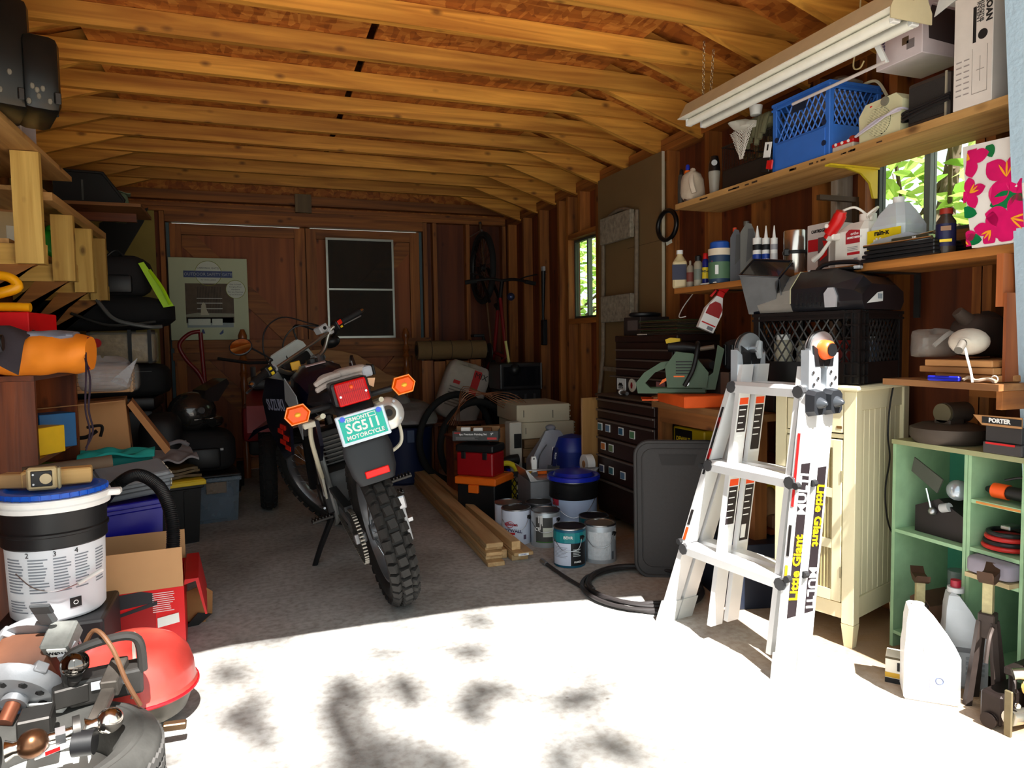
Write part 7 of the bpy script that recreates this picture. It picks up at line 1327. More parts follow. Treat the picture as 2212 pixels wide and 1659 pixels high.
# foam blocks and plank pile
FO = M((196, 186, 160), .7, var=.05)
for i, (x, z, w_, h_, lab) in enumerate(((1.745, .425, .42, .115, 'cream foam block second from the top, slightly pushed out'), (1.73, .542, .40, .125, 'top cream foam block of the stack'))):
    t = Thing('foam_block', lab, 'foam block', (x, 4.62, z), -.05, group='foam insulation blocks'); t.p('block', FO)
    m = REG[-1]; m.box(0, 0, 0, w_, .5, h_, .004)
    sg_ = t.p('layer_edge', M((176, 166, 140), .7)); 
    for k in range(6): sg_.box(w_-.001, .01, .008+k*h_/6.5, w_+.006+.006*(k % 2), .49, .018+k*h_/6.5)
    sg_.kind = 'stuff'; t.p('pen_mark', TXTB).box(.05, -.0015, h_*.3, .054, 0, h_*.7); t.p('pen_mark', TXTB).box(.27, -.0015, h_*.2, .274, 0, h_*.65)
for i in range(6):
    z0 = .06+i*.061; m = one('panel_board', ('lowest', 'second lowest', 'third from the floor', 'fourth from the floor', 'fifth from the floor', 'uppermost')[i]+' wood panel in the pile under the foam blocks', 'board', wood((96, 70, 44), (140, 108, 72), 'x'), (1.76+.01*(i % 2), 4.58, z0), -.05, 'panels piled under the foam blocks'); m.box(0, 0, 0, .43-.02*(i % 3), .5, .058, .002)
m = one('wood_skid', 'dark wooden skid under the panel pile', 'skid', DARKW('x'), (1.78, 4.60, 0), -.05); m.box(0, 0, 0, .38, .45, .0595)
# ================================================================== TOOL CHESTS AND BENCH
tc = Thing('tool_cabinet', 'dark brown rolling tool cabinet with magnets on its drawers', 'tool cabinet', (1.98, 3.20, 0)); TCB = M((44, 26, 22), .45, var=.15); HND = M((120, 108, 100), .4, .6)
tc.p('body', TCB).box(.02, 0, .06, .41, .70, .775, .004); tc.p('top', M((70, 52, 38), .7)).box(.0, -.005, .776, .41, .705, .79, .003)
zs = [(.10, .27), (.275, .42), (.425, .53), (.535, .64), (.645, .70), (.705, .765)]
MG_ = [M((60, 110, 120), .4), M((90, 120, 150), .4), M((40, 90, 120), .4), M((80, 130, 90), .4), M((190, 110, 50), .4), M((110, 130, 90), .4), M((80, 90, 120), .4)]
for i, (z0, z1) in enumerate(zs):
    dr_ = tc.p('drawer', TCB); dr_.box(.004, .02, z0, .02, .68, z1, .003); dr_.p('handle', HND).box(-.006, .02, z1-.014, .004, .68, z1-.002, .002)
def magnet(y, z, k, s_=.028): tc.p('photo_magnet', WHITE).box(.0, y-s_, z-s_*.8, .0035, y+s_, z+s_*.8); tc.p('magnet_picture', MG_[k % 7]).box(-.001, y-s_*.85, z-s_*.7, .0, y+s_*.85, z+s_*.6)
for k, (y_, z_) in enumerate(((.64, .59), (.54, .59), (.38, .59), (.25, .585), (.60, .475), (.50, .475), (.62, .335), (.50, .34), (.36, .335))): magnet(y_, z_, k)
for y_ in (.06, .62): tc.p('caster', BLACK, True).cyl((.10, y_, .03), (.14, y_, .03), .03); tc.p('caster', BLACK, True).cyl((.32, y_, .03), (.36, y_, .03), .03)
tt = Thing('top_chest', 'dark brown top tool chest with round badge and mountain sticker', 'tool chest', (2.10, 3.21, .7915)); tt.p('body', TCB).box(.02, 0, 0, .29, .68, .31, .004); tt.p('lid', TCB).box(.015, -.004, .311, .292, .684, .35, .006)
for z0, z1 in ((.11, .155), (.16, .21), (.215, .27)): dr_ = tt.p('drawer', TCB); dr_.box(.006, .03, z0, .02, .65, z1, .002); dr_.p('handle', HND).box(.0, .03, z1-.010, .006, .65, z1-.001, .001)
tt.p('lip_rail', HND).box(-.02, -.005, .098, .02, .69, .106, .002)
t = tt; t.p('mountain_sticker', WHITE).box(.012, .55, .02, .019, .65, .09); t.p('mountain', TXTB).prism([(.57, .045), (.595, .065), (.605, .06), (.615, .065), (.635, .045)], .010, .0115, 'x'); text(t, 'ASPEN', .022, (.0105, .60, .035), LF, TXTB, sx=.9); t.p('round_badge', M((226, 216, 196), .4)).cyl((.012, .47, .055), (.019, .47, .055), .04, n=28); t.p('badge_emblem', M((150, 20, 30), .5)).prism([(.458, .055), (.464, .072), (.476, .072), (.482, .055), (.476, .036), (.464, .036)], .0095, .0115, 'x'); t.p('sticker', M((180, 120, 120), .4)).box(.012, .12, .02, .019, .2, .09)
t = Thing('battery_light', 'small white and silver flashlight lying on the tool cabinet', 'flashlight', (2.04, 3.62, .7905), -.2); t.p('head', WHITE, True).tube([(0, .12, .014), (0, .09, .014)], [.012, .016], 12); t.p('barrel', STEEL, True).cyl((0, .09, .014), (0, -.02, .014), .011); t.p('clip', CHROME).box(-.004, -.01, .025, .004, .05, .028)
t = Thing('record_stack', 'stack of thin black sheets and sleeves on top of the chest', 'sheets', (2.13, 3.22, 1.143), 0)
for i in range(11): t.p('sheet', M((44+(i*13) % 30, 40+(i*7) % 24, 36), .4)).at((0, 0, 0), (.0, 0, .03*math.sin(i*2.1))).box(-.01+.004*(i % 3), .0, i*.0075, .24, .40-.01*(i % 4), i*.0075+.006)
t.p('pale_slip', M((190, 180, 170), .5)).box(-.016, .30, .0005, .0, .40, .006)
t = Thing('black_box', 'black box with a label behind the stack of sheets', 'box', (2.16, 3.66, 1.143)); t.p('body', M((44, 36, 34), .6)).box(0, 0, 0, .2, .2, .11, .003); t.p('label', M((90, 80, 76), .5)).box(-.001, .03, .03, 0, .15, .09); t.p('cable_coil', BLACK, True).ring((.08, .08, .125), .09, .012, 'z', 26, 6, .8)
t = Thing('white_string', 'thin white cord dangling over the stack of sheets', 'cord', (2.13, 3.18, 1.23)); t.p('cord', WHITE).tube(spline([(.15, .1, .15), (.06, .08, .06), (.0, .03, .0045), (-.0, -.03, .0045)]), .003, 5)
bn = Thing('workbench', 'rough wooden workbench between the tool chest and the white cabinet', 'workbench', (1.93, 2.26, 0)); bn.p('top', wood((110, 74, 40), (150, 108, 64), 'y')).box(0, .10, .77, .47, .90, .80)
for x in (.02, .40):
    for y_ in (.12, .83): bn.p('leg', wood((110, 66, 30), (150, 96, 48), 'z')).box(x, y_, 0, x+.06, y_+.04, .769)
bn.p('lower_shelf', DARKW('y')).box(.11, .13, .28, .46, .82, .30); bn.p('apron', wood((110, 66, 30), (150, 96, 48), 'y')).box(.005, .12, .70, .02, .83, .769)
t = carton('saw_case', 'yellow and black tool case on the workbench shelf', (2.06, 2.62, .3015), .3, .18, .20, BLACK, -math.pi/2); t.p('yellow_lid', M((226, 190, 20), .5)).box(-.152, -.003, .12, .152, .183, .203, .004)
t = Thing('tool_case', 'yellow tool case with black lettering under the bench front', 'case', (2.04, 2.86, .5585), 0); t.p('body', M((216, 178, 20), .5)).box(0, 0, 0, .2, .27, .11, .006); t.p('black_panel', BLACK).box(-.002, .10, .02, .0, .25, .10); text(t, 'DEWALT', .03, (-.003, .175, .05), LF, YEL, bold=.001)
m = one('bench_ledge', 'thin plank ledge under the yellow tool case', 'shelf', DARKW('y'), (1.952, 2.40, .54)); m.box(.085, 0, 0, .42, .75, .018)
sc_ = Thing('orange_carton', 'torn orange and kraft cardboard sleeve under the green saw', 'cardboard', (1.86, 2.82, .8015), -.25); sc_.p('orange_panel', M((230, 90, 24), .6)).box(-.0, -.1, 0, .22, .30, .055, .004); sc_.p('torn_flap', CARD).prism([(-.02, .30), (.20, .32), (.24, .42), (.10, .46), (.0, .40)], .0, .02, 'z'); sc_.p('orange_flap', M((230, 90, 24), .6)).prism([(-.08, .30), (.02, .28), (.06, .38), (-.04, .46)], .004, .012, 'z'); sc_.p('crumple', M((180, 140, 100), .8), True).ball((.08, .34, .045), .05, 10, .6)
# green electric chainsaw
gs = Thing('electric_saw', 'green electric chainsaw with orange trigger on the orange cardboard', 'saw', tuple(W(1470, 862, X=1.92)), rot=(0, 0, -.62)); gs.ob.location.z = .858; GRN = M((62, 84, 60), .5)
gs.p('rear_handle', GRN).prism([(-.20, .0), (-.11, -.0), (-.08, .02), (-.14, .025), (-.165, .05), (-.12, .10), (-.05, .13), (-.02, .16), (-.09, .15), (-.17, .10), (-.21, .05)], -.025, .025); gs.p('lower_guard', GRN).box(-.16, -.022, 0, .12, .022, .03, .006); gs.p('orange_trigger', ORANGE).prism([(-.10, .04), (-.04, .075), (-.035, .09), (-.085, .065)], -.008, .008)
gs.p('motor_housing', GRN).prism([(-.06, .03), (.12, .03), (.13, .10), (.06, .19), (-.02, .20), (-.07, .13)], -.05, .05); gs.p('front_guard', GRN).prism([(.10, .02), (.16, .02), (.20, .21), (.17, .23), (.15, .10), (.10, .06)], -.03, .03); gs.p('front_hoop', DBLACK, True).tube(spline([(.02, -.06, .04), (.06, -.075, .12), (.08, -.06, .22), (.08, .0, .24)]), .011, 8)
m = gs.p('vent_slots', DBLACK); 
for i in range(5): m.box(-.02, -.052, .15-i*.014, .055, -.049, .155-i*.014)
m.kind = 'stuff'; gs.p('lettering_strip', ORANGE).box(-.03, -.0515, .08, .02, -.0495, .086); gs.p('bolt', STEEL).cyl((.03, -.056, .05), (.03, -.049, .05), .012)
t = Thing('cordless_drill', 'black cordless drill with yellow top lying above the green saw', 'drill', tuple(W(1470, 770, X=2.08)), rot=(0, 0, -.75)); t.ob.location.z = 1.02; t.p('body', BLACK, True).tube([(-.06, 0, .06), (.02, 0, .055), (.10, 0, .045)], [.028, .03, .02], 12); t.p('yellow_cap', M((226, 190, 20), .5)).prism([(-.07, .075), (.0, .085), (.0, .10), (-.05, .105), (-.075, .095)], -.02, .02); t.p('handle', BLACK).prism([(-.03, .04), (.01, .04), (.02, -.03), (-.02, -.03)], -.015, .015); t.p('battery', M((40, 38, 36), .5)).box(-.05, -.03, -.06, .05, .03, -.03, .006); t.p('chuck', M((150, 130, 110), .4), True).cyl((.10, 0, .045), (.17, 0, .055), .012)
t = Thing('black_crate_box', 'dark carton under the cordless drill and tool bag', 'carton', (2.06, 2.40, .8015)); t.p('body', M((40, 34, 32), .7)).box(0, 0, 0, .33, .70, .157, .003); t.p('tape', M((90, 70, 60), .5)).box(-.001, .3, 0, .331, .36, .158)
t = Thing('recip_saw', 'black and orange reciprocating saw lying on the dark carton', 'saw', (2.09, 2.95, .960), rot=(0, 0, -math.pi/2-.1)); t.p('barrel', M((40, 36, 36), .6), True).tube([(-.12, 0, .03), (.06, 0, .03), (.10, 0, .03)], [.025, .03, .02], 12); t.p('orange_grip', ORANGE).box(-.02, -.03, .0, .02, .03, .02, .004); t.p('handle', BLACK).prism([(-.12, .0), (-.2, .01), (-.21, .05), (-.12, .05)], -.015, .015)
t = Thing('tool_bag', 'black ribbed zipped tool bag behind the ladder hinge', 'bag', (2.09, 2.42, .960)); blob(t.p('bag_body', M((24, 22, 26), .85, bump=.2)), .26, .42, .16, 170, amp=.03, pw=.4); REG[-1].v = [(a+.13, b, c) for a, b, c in REG[-1].v]
for i in range(7): t.p('rib', BLACK).box(-.004, .04+i*.05, .03, .006, .06+i*.05, .13, .003)
t.p('zipper_glint', M((160, 150, 160), .4)).box(.0, .1, .14, .02, .22, .146)
t = carton('small_carton', 'small brown carton with white label beside the ladder hinge', (1.96, 2.52, .8015), .12, .12, .09, M((176, 122, 76), .7), -math.pi/2); t.p('white_label', WHITE).box(-.05, -.0015, .02, -.015, 0, .07)
t = Thing('tan_caulk_gun', 'dusty tan tool head seen through the ladder rungs', 'tool', (2.08, 2.42, .3015)); t.p('body', M((150, 116, 80), .6), True).tube(spline([(0, 0, .05), (.02, .06, .14), (.0, .12, .17)]), .03, 10); t.p('grip', M((120, 80, 50), .6)).box(-.02, -.02, 0, .02, .02, .06, .004)
t = Thing('tool_pouch', 'pink and white label card hanging low behind the ladder', 'card', (1.90, 2.42, .50)); t.p('card', M((216, 190, 180), .5)).prism([(0, .0), (.17, .03), (.17, .10), (.01, .085)], .0, .006, 'x'); t.p('black_print', TXTB).box(-.001, .07, .05, 0, .15, .07); t.p('strap', BLACK).tube([(.006, .08, .09), (.03, .09, .267)], .003, 5)
t = carton('storage_bin', 'dark blue plastic bin under the bench behind the ladder', (2.14, 2.44, 0), .32, .3, .27, M((26, 34, 50), .4), 1.35); t.p('handle_rib', M((50, 60, 84), .4)).box(-.03, -.006, .12, .03, 0, .26, .002)
# ---- plywood offcut, bin lid, hose
t = Thing('plywood_offcut', 'plywood offcut standing against the tool cabinet', 'plywood', (2.0, 3.945, 0), .12); t.p('sheet', wood((140, 100, 52), (184, 140, 84), 'z', fig=.5)).box(-.09, 0, 0, .30, .015, .76); t.p('edge_ply', wood((170, 130, 90), (200, 160, 116), 'z')).box(-.092, .001, 0, -.0905, .014, .759)
lp = W(1468, 1247, Z=0); bl_ = Thing('bin_lid', 'large dark grey rounded plastic bin lid leaning against the bench', 'lid', (lp.x, lp.y, .004), rot=(-.13, 0, math.atan2(-lp.x, lp.y)+.12)); LG = M((62, 60, 60), .7, bump=.1, sc=80)
def rrect(w, h, r, n=6, cx=0, cz=None):
    cz = h/2 if cz is None else cz; out = []
    for sx_, sz_, a0 in ((1, 1, 0), (-1, 1, 90), (-1, -1, 180), (1, -1, 270)):
        for i in range(n+1): a = math.radians(a0+90*i/n); out.append((cx+sx_*(w/2-r)+r*math.cos(a), cz+sz_*(h/2-r)+r*math.sin(a)))
    return out
w_, h_ = .41, .64; bl_.p('panel', LG).prism(rrect(w_, h_, .07), .0, .012); bl_.p('raised_rim', LG, True).tube([(u, -.002, v) for u, v in rrect(w_-.01, h_-.01, .066, 8)], .009, 6, closed=True); bl_.p('inner_ridge', LG, True).tube([(u, .0, v) for u, v in rrect(w_*.82, h_*.86, .05, 8, 0, h_/2)], .004, 5, closed=True)
bl_.p('latch_recess', M((50, 48, 48), .7)).prism([(-.09, h_-.07), (-.075, h_-.12), (.075, h_-.12), (.09, h_-.07)], -.003, .0)
t = Thing('garden_hose', 'coil of dark rubber hose lying on the floor by the ladder', 'hose', (1.60, 2.70, 0)); pts = []
for i in range(150):
    a = i*2*math.pi/36+2.2; R_h = .27-.012*math.sin(i*.11)-.010*(i/36); pts.append((R_h*math.cos(a), R_h*1.05*math.sin(a), .011+.007*(i//40)+.002*math.sin(i*.5)))
t.p('hose_coil', M((44, 40, 40), .5), True).tube(pts, .009, 8); t.p('hose_tail', M((44, 40, 40), .5), True).tube(spline([tuple(W(x_, y_, Z=.010)-Vector((1.60, 2.70, 0))) for x_, y_ in ((1172, 1212), (1230, 1252), (1290, 1285), (1350, 1312), (1430, 1325))]), .009, 8); t.p('coupling', STEEL).cyl(tuple(W(1170, 1210, Z=.012)-Vector((1.60, 2.70, 0))), tuple(W(1180, 1218, Z=.012)-Vector((1.60, 2.70, 0))), .011)
# ================================================================== LADDER
ld = Thing('folding_ladder', 'aluminium articulated ladder folded up with side labels and black locks', 'ladder'); AL = M((226, 226, 226), .38, .3, var=.03, sc=30)
BR, TRp, BLp, TL = Vector((1.565, 1.805, 0)), Vector((1.725, 1.862, 1.0)), Vector((1.475, 2.36, 0)), Vector((1.69, 2.185, 1.0))
vv = Vector((.985, .16, 0)).normalized(); uu = Vector((-.16, .985, 0)).normalized()
def rail(m, B, T, o0, o1, hu=.012, z0=0, z1=1.0):
    def S4(z): c = B.lerp(T, z); c.z = z; return [c+vv*o0-uu*hu, c+vv*o1-uu*hu, c+vv*o1+uu*hu, c+vv*o0+uu*hu]
    a, b = S4(z0), S4(z1); m.add([tuple(p_) for p_ in a+b], [(0, 1, 2, 3), (7, 6, 5, 4), (0, 4, 5, 1), (1, 5, 6, 2), (2, 6, 7, 3), (3, 7, 4, 0)], False)
for sd, B, T in (('R', BR, TRp), ('L', BLp, TL)):
    sg = 1 if sd == 'R' else -1; I = uu*(.026*sg)
    for o in (0, .085):
        rail(ld.p('outer_rail', AL), B, T, o, o+.066, .012, .03, .93); 
        for z_ in ((.02, .97),): rail(ld.p('inner_rail', AL), Vector((T.x, T.y, 0))+I*1.0+(B-T).dot(vv)*vv*.9, T+I, o+.004, o+.062, .010, .06, 1.02)
        ft = ld.p('rubber_foot', M((190, 192, 190), .5)); rail(ft, B, T, o-.006, o+.072, .017, .0, .085)
        for z_ in (.33, .63): 
            c = B.lerp(T, z_); c.z = z_; lk = ld.p('lock_tab', M((40, 40, 42), .5)); c2 = c-uu*(.014*sg)+vv*o; lk.tube([c2-vv*.014, c2+vv*.004], .012, 8)
# rungs
for z_ in (.94, .64, .31):
    a, b = BR.lerp(TRp, z_), BLp.lerp(TL, z_); a.z = b.z = z_
    for o in (0.0, .085):
        m = ld.p('rung', AL); A_ = a+vv*o; B_ = b+vv*o
        for dz, dv0, dv1 in ((0, -.006, .060),): 
            vs = [A_+vv*dv0+Vector((0, 0, -.024)), A_+vv*dv1+Vector((0, 0, -.024)), A_+vv*dv1+Vector((0, 0, .015)), A_+vv*(dv0+.01)+Vector((0, 0, .017)), A_+vv*dv0+Vector((0, 0, .004))]
            ws = [p_+(B_-A_) for p_ in vs]; m.add([tuple(p_) for p_ in vs+ws], [(0, 1, 2, 3, 4), (9, 8, 7, 6, 5)]+[(i, i+5, (i+1) % 5+5, (i+1) % 5) for i in range(5)], False)
    for c in (a+uu*.015, b-uu*.015): ld.p('rung_cap', M((60, 60, 62), .5)).tube([c+vv*-.010+Vector((0, 0, -.004)), c+vv*.064+Vector((0, 0, -.004))], .022, 8)
# hinges
for sd, T in (('R', TRp), ('L', TL)):
    c = T+vv*.075+Vector((0, 0, .075)); sg = -1 if sd == 'R' else -1
    ld.p('hinge_disc', M((190, 196, 200), .3, .7), True).cyl(c-uu*.012, c+uu*.012, .062, n=32); ld.p('hinge_rim', BLACK, True).tube([c+(vv*math.cos(a)+Vector((0, 0, 1))*math.sin(a))*.060+uu*.0 for a in np.linspace(.1, 3.04, 20)], .007, 8)
    for o0, o1, k in ((-.0, .06, -1), (.09, .15, 1)):
        base = T+Vector((0, 0, .0)); pl3 = [base+vv*o0+Vector((0, 0, -.06)), base+vv*o1+Vector((0, 0, -.06)), base+vv*(o1 if k < 0 else o1)+Vector((0, 0, .03 if k < 0 else .065)), base+vv*(o0 if k < 0 else o0)+Vector((0, 0, .075 if k < 0 else .03))]
        m = ld.p('hinge_bracket', M((196, 204, 212), .4, .5)); m.add([tuple(p_-uu*.016) for p_ in pl3]+[tuple(p_+uu*.016) for p_ in pl3], [(0, 1, 2, 3), (7, 6, 5, 4), (0, 4, 5, 1), (1, 5, 6, 2), (2, 6, 7, 3), (3, 7, 4, 0)], False)
        for q, (dv, dz) in enumerate(((.3, .0), (.7, -.02), (.35, -.04))): r_ = base+vv*(o0+(o1-o0)*dv)+Vector((0, 0, dz)); ld.p('rivet', STEEL, True).cyl(r_-uu*.020, r_-uu*.015, .006, n=10)
        bp_ = [base+vv*(.03 if k < 0 else .12)+Vector((0, 0, .02)), base+vv*(.07 if k < 0 else .08)+Vector((0, 0, .02)), base+vv*.075+Vector((0, 0, .06)), base+vv*(.02 if k < 0 else .13)+Vector((0, 0, .09))]
        m = ld.p('hinge_plate', BLACK); m.add([tuple(p_-uu*.018) for p_ in bp_]+[tuple(p_-uu*.0125) for p_ in bp_], [(0, 1, 2, 3), (7, 6, 5, 4), (0, 4, 5, 1), (1, 5, 6, 2), (2, 6, 7, 3), (3, 7, 4, 0)], False)
    if sd == 'R': ld.p('orange_lock_knob', M((240, 100, 40), .4), True).tube([c-uu*.012, c-uu*.02, c-uu*.04, c-uu*.045], [.034, .034, .03, .024], 24); ld.p('knob_face', BLACK, True).cyl(c-uu*.0455, c-uu*.05, .022, n=20)
    else: ld.p('hinge_lock_pin', STEEL, True).cyl(c-uu*.013, c-uu*.05, .014, n=12); ld.p('lock_wing', M((150, 156, 160), .4)).tube([c-uu*.045+vv*.01+Vector((0, 0, .03)), c-uu*.048, c-uu*.045+vv*.012+Vector((0, 0, -.03))], [.011, .015, .011], 8)
# rock locks on the outside of the near rails
for o in (.033, .118):
    c = BR.lerp(TRp, .90); c.z = .90; c = c+vv*o-uu*.013; m = ld.p('rock_lock', M((38, 40, 44), .35))
    m.add([tuple(c+vv*x_+Vector((0, 0, z_))-uu*y_) for y_ in (0, .032) for x_, z_ in [(q[0]*(1 if y_ == 0 else .85), q[1]*(1 if y_ == 0 else .85)) for q in ((-.034, -.03), (-.02, -.045), (.02, -.045), (.034, -.03), (.034, .03), (.02, .045), (-.02, .045), (-.034, .03))]], [tuple(range(7, -1, -1)), tuple(range(8, 16))]+[(i, (i+1) % 8, (i+1) % 8+8, i+8) for i in range(8)], False)
    ld.p('lock_cone', M((70, 74, 80), .25, .3), True).tube([c-uu*.032, c-uu*.05, c-uu*.058], [.02, .012, .005], 16)
# labels on rails
def rail_panel(B, T, o0, o1, z0, z1, mat, name='label_strip', side=-1, off=.0128):
    m = ld.p(name, mat); vs = []
    for z_ in (z0, z1):
        c = B.lerp(T, z_); c.z = z_
        for o in (o0, o1): vs.append(tuple(c+vv*o+uu*side*off))
    vs2 = [tuple(Vector(p_)-uu*side*.0004) for p_ in vs]; m.add(vs+vs2, [(0, 1, 3, 2), (4, 6, 7, 5)], False)
def rail_text(s_, B, T, o, z_, size, mat, side=-1, flip=False, bold=.0014, sx=1.0):
    c = B.lerp(T, z_); c.z = z_; p_ = c+vv*o+uu*side*.0138; up = (T-B).normalized()
    if flip: up = -up
    nrm = (uu*side).normalized(); xdir = up; ydir = nrm.cross(xdir).normalized(); zdir = xdir.cross(ydir)
    R3 = Matrix((xdir, ydir, zdir)).transposed(); text(ld, s_, size, tuple(p_), R3.to_euler(), mat, bold=bold, sx=sx)
LBK = M((34, 26, 30), .5, bump=0); LY = M((250, 196, 20), .4, bump=0)
rail_panel(BR, TRp, .010, .054, .20, .70, LBK); rail_text('Little Giant', BR, TRp, .032, .36, .055, LY, sx=.86); rail_text('MULTI', BR, TRp, .032, .60, .055, TXTW, sx=.9)
rail_panel(BR, TRp, .096, .140, .20, .68, LBK); rail_text('Little Giant', BR, TRp, .118, .52, .053, LY, flip=True, sx=.86); rail_text('MULTI', BR, TRp, .118, .28, .055, TXTW, flip=True, sx=.9)
for o in (.02, .105): rail_panel(BR, TRp, o, o+.026, .145, .175, M((180, 184, 190), .5), 'logo_patch')
def front_panel(B, T, z0, z1, mat, name='label_strip', x0=-.008, x1=.008):
    m = ld.p(name, mat); vs = []
    for z_ in (z0, z1):
        c = B.lerp(T, z_); c.z = z_
        for u_ in (x0, x1): vs.append(tuple(c+uu*u_-vv*.0012))
    m.add(vs+[tuple(Vector(p_)+vv*.0005) for p_ in vs], [(0, 1, 3, 2), (4, 6, 7, 5)], False)
for z0, z1, c_ in ((.60, .86, (30, 28, 30)), (.40, .46, (34, 30, 30)), (.34, .39, (240, 80, 20)), (.66, .70, (200, 30, 30)), (.78, .82, (200, 30, 30))): front_panel(BLp, TL, z0, z1, M(c_, .5, bump=0), x0=-.007, x1=.006) if not (c_[0] == 30) else front_panel(BLp, TL, z0, z1, M(c_, .5, bump=0), x0=-.006, x1=.005)
for z0, z1, c_ in ((.56, .80, (200, 40, 40)), (.40, .50, (34, 30, 30)), (.33, .37, (230, 190, 40))): front_panel(BR, TRp, z0, z1, M(c_, .5, bump=0), x0=-.006, x1=.004)
# warning labels on the inside of the far rails
OW = M((236, 74, 20), .5, bump=0)
Ib = Vector((TL.x, TL.y, 0))-uu*.026+(BLp-TL).dot(vv)*vv*.9; It = TL-uu*.026
for o in (.008, .093):
    for z0, z1, w0 in ((.69, .90, o), (.35, .60, o)):
        rail_panel(Ib, It, o, o+.050, z0, z1, M((226, 226, 224), .5, bump=0), 'warning_label', -1, .0106); rail_panel(Ib, It, o+.003, o+.047, z1-.028, z1-.003, OW, 'orange_header', -1, .0112)
        rail_panel(Ib, It, o+.003, o+.047, z0+(.01 if o > .05 else .08), z1-.032, LBK, 'black_text_block', -1, .0112)
        for q in range(5): rail_panel(Ib, It, o+.006, o+.040-.004*(q % 3), z1-.05-q*.024, z1-.046-q*.024, TXTW, 'print', -1, .0116)
    rail_panel(Ib, It, o+.006, o+.03, .37, .42, WHITE, 'pictogram', -1, .0118)
# ================================================================== WHITE CABINET, CRATE
CF = Vector((1.975, 1.885, 0)); sdir = Vector((.952, .306, 0)).normalized(); ang = math.atan2(sdir.y, sdir.x)
# local frame: x along the side panel (towards the wall), y along the front face (away from the viewer)
wc = Thing('cabinet', 'cream white wooden cabinet with ribbed glass door and beadboard side', 'cabinet', CF, ang); CRE = M((226, 216, 180), .4, var=.05, sc=6); D_, Wf, H_ = .42, .31, .925
for x in (0, D_-.045):
    for y_ in (0, Wf-.045): wc.p('leg_post', CRE).box(x, y_, .085, x+.045, y_+.045, H_, .002); m = wc.p('foot', CRE); m.add([(x+.006, y_+.006, 0), (x+.036, y_+.006, 0), (x+.036, y_+.036, 0), (x+.006, y_+.036, 0), (x, y_, .084), (x+.045, y_, .084), (x+.045, y_+.045, .084), (x, y_+.045, .084)], [(0, 3, 2, 1), (4, 5, 6, 7), (0, 1, 5, 4), (1, 2, 6, 5), (2, 3, 7, 6), (3, 0, 4, 7)], False)
wc.p('top', CRE).box(-.015, -.015, H_+.001, D_+.012, Wf+.015, H_+.02, .006); wc.p('side_rail', CRE).box(.046, .008, .10, D_-.046, .03, .175); wc.p('side_rail', CRE).box(.046, .008, H_-.07, D_-.046, .03, H_)
for i in range(8): w1 = (D_-.092)/8; wc.p('beadboard_plank', CRE).box(.046+i*w1+.0012, .014, .176, .046+(i+1)*w1-.0012, .024, H_-.071, .0015)
wc.p('inner_panel', CRE).box(.046, Wf-.02, .10, D_-.046, Wf-.01, H_); wc.p('bottom_board', CRE).box(.02, .03, .12, D_-.02, Wf-.025, .135); wc.p('back_panel', CRE).box(D_-.03, .046, .10, D_-.02, Wf-.046, H_)
for z0, z1 in ((.10, .155), (H_-.03, H_), (.755, .77)): wc.p('front_rail', CRE).box(.006, .046, z0, .026, Wf-.046, z1)
dw = wc.p('drawer', CRE); dw.box(.0, .048, .775, .02, Wf-.048, H_-.035, .003); dw.p('keyhole', M((110, 80, 40), .5)).box(-.001, .05, .79, .0, .07, .80)
do = wc.p('door', CRE); do.box(-.002, .048, .16, .018, .083, .75, .002).box(-.002, Wf-.083, .16, .018, Wf-.048, .75, .002)
for z0, z1 in ((.16, .20), (.352, .385), (.538, .572), (.72, .75)): do.box(-.002, .083, z0, .018, Wf-.083, z1)
for z0, z1 in ((.20, .352), (.385, .538), (.572, .72)):
    gp = do.p('glass_pane', M((150, 134, 90), .12, var=.1, alpha=.9)); gp.box(.005, .083, z0, .009, Wf-.083, z1); rb_ = do.p('glass_flute', M((176, 160, 112), .15, alpha=.9)); rb_.kind = 'stuff'
    for i in range(12): y_ = .087+i*(Wf-.174)/11.; rb_.cyl((.005, y_, z0), (.005, y_, z1), .0035, n=6)
do.p('hinge', M((150, 140, 110), .4)).box(-.004, .046, .60, .0, .051, .64); do.p('hinge', M((150, 140, 110), .4)).box(-.004, .046, .25, .0, .051, .29)
t = Thing('charging_lead', 'black power cord hanging down the beadboard side of the cabinet', 'cord', CF, ang); P3 = []
for x_, y_ in ((1932, 824), (1922, 880), (1918, 940), (1922, 990), (1913, 1050), (1914, 1100), (1922, 1140), (1940, 1168)):
    # intersect pixel ray with plane of the side face (local y = -0.006)
    r_ = Vector(ray(x_, y_)); n_ = Vector((-sdir.y, sdir.x, 0)); o_p = CF-n_*.0085; tt_ = (o_p-Vector((0, 0, EYE))).dot(n_)/r_.dot(n_); w3 = Vector((0, 0, EYE))+r_*tt_; l3 = w3-CF; P3.append((l3.dot(sdir), l3.dot(n_), min(w3.z, .945)))
t.p('cable', M((20, 16, 16), .5), True).tube(spline([(P3[0][0]+.03, .05, .950), (P3[0][0]+.008, -.02, .950)]+P3), .0032, 6); t.p('plug', BLACK, True).cyl(P3[-1], (P3[-1][0]+.02, -.009, P3[-1][2]-.02), .006); t.p('plug_tip', CHROME).cyl((P3[-1][0]+.02, -.009, P3[-1][2]-.02), (P3[-1][0]+.026, -.009, P3[-1][2]-.026), .003)
CK = CF+sdir*.03+Vector((-sdir.y, sdir.x, 0))*.01; CK.z = .9465
t = Thing('milk_crate', 'large black lattice crate on top of the white cabinet', 'crate', CK, ang); crate(t, .345, .42, .265, M((20, 17, 17), .35), band=.30, n=6, th=.014)
cg = t.p('corner_grid', M((22, 20, 20), .3)); cg.kind = 'stuff'
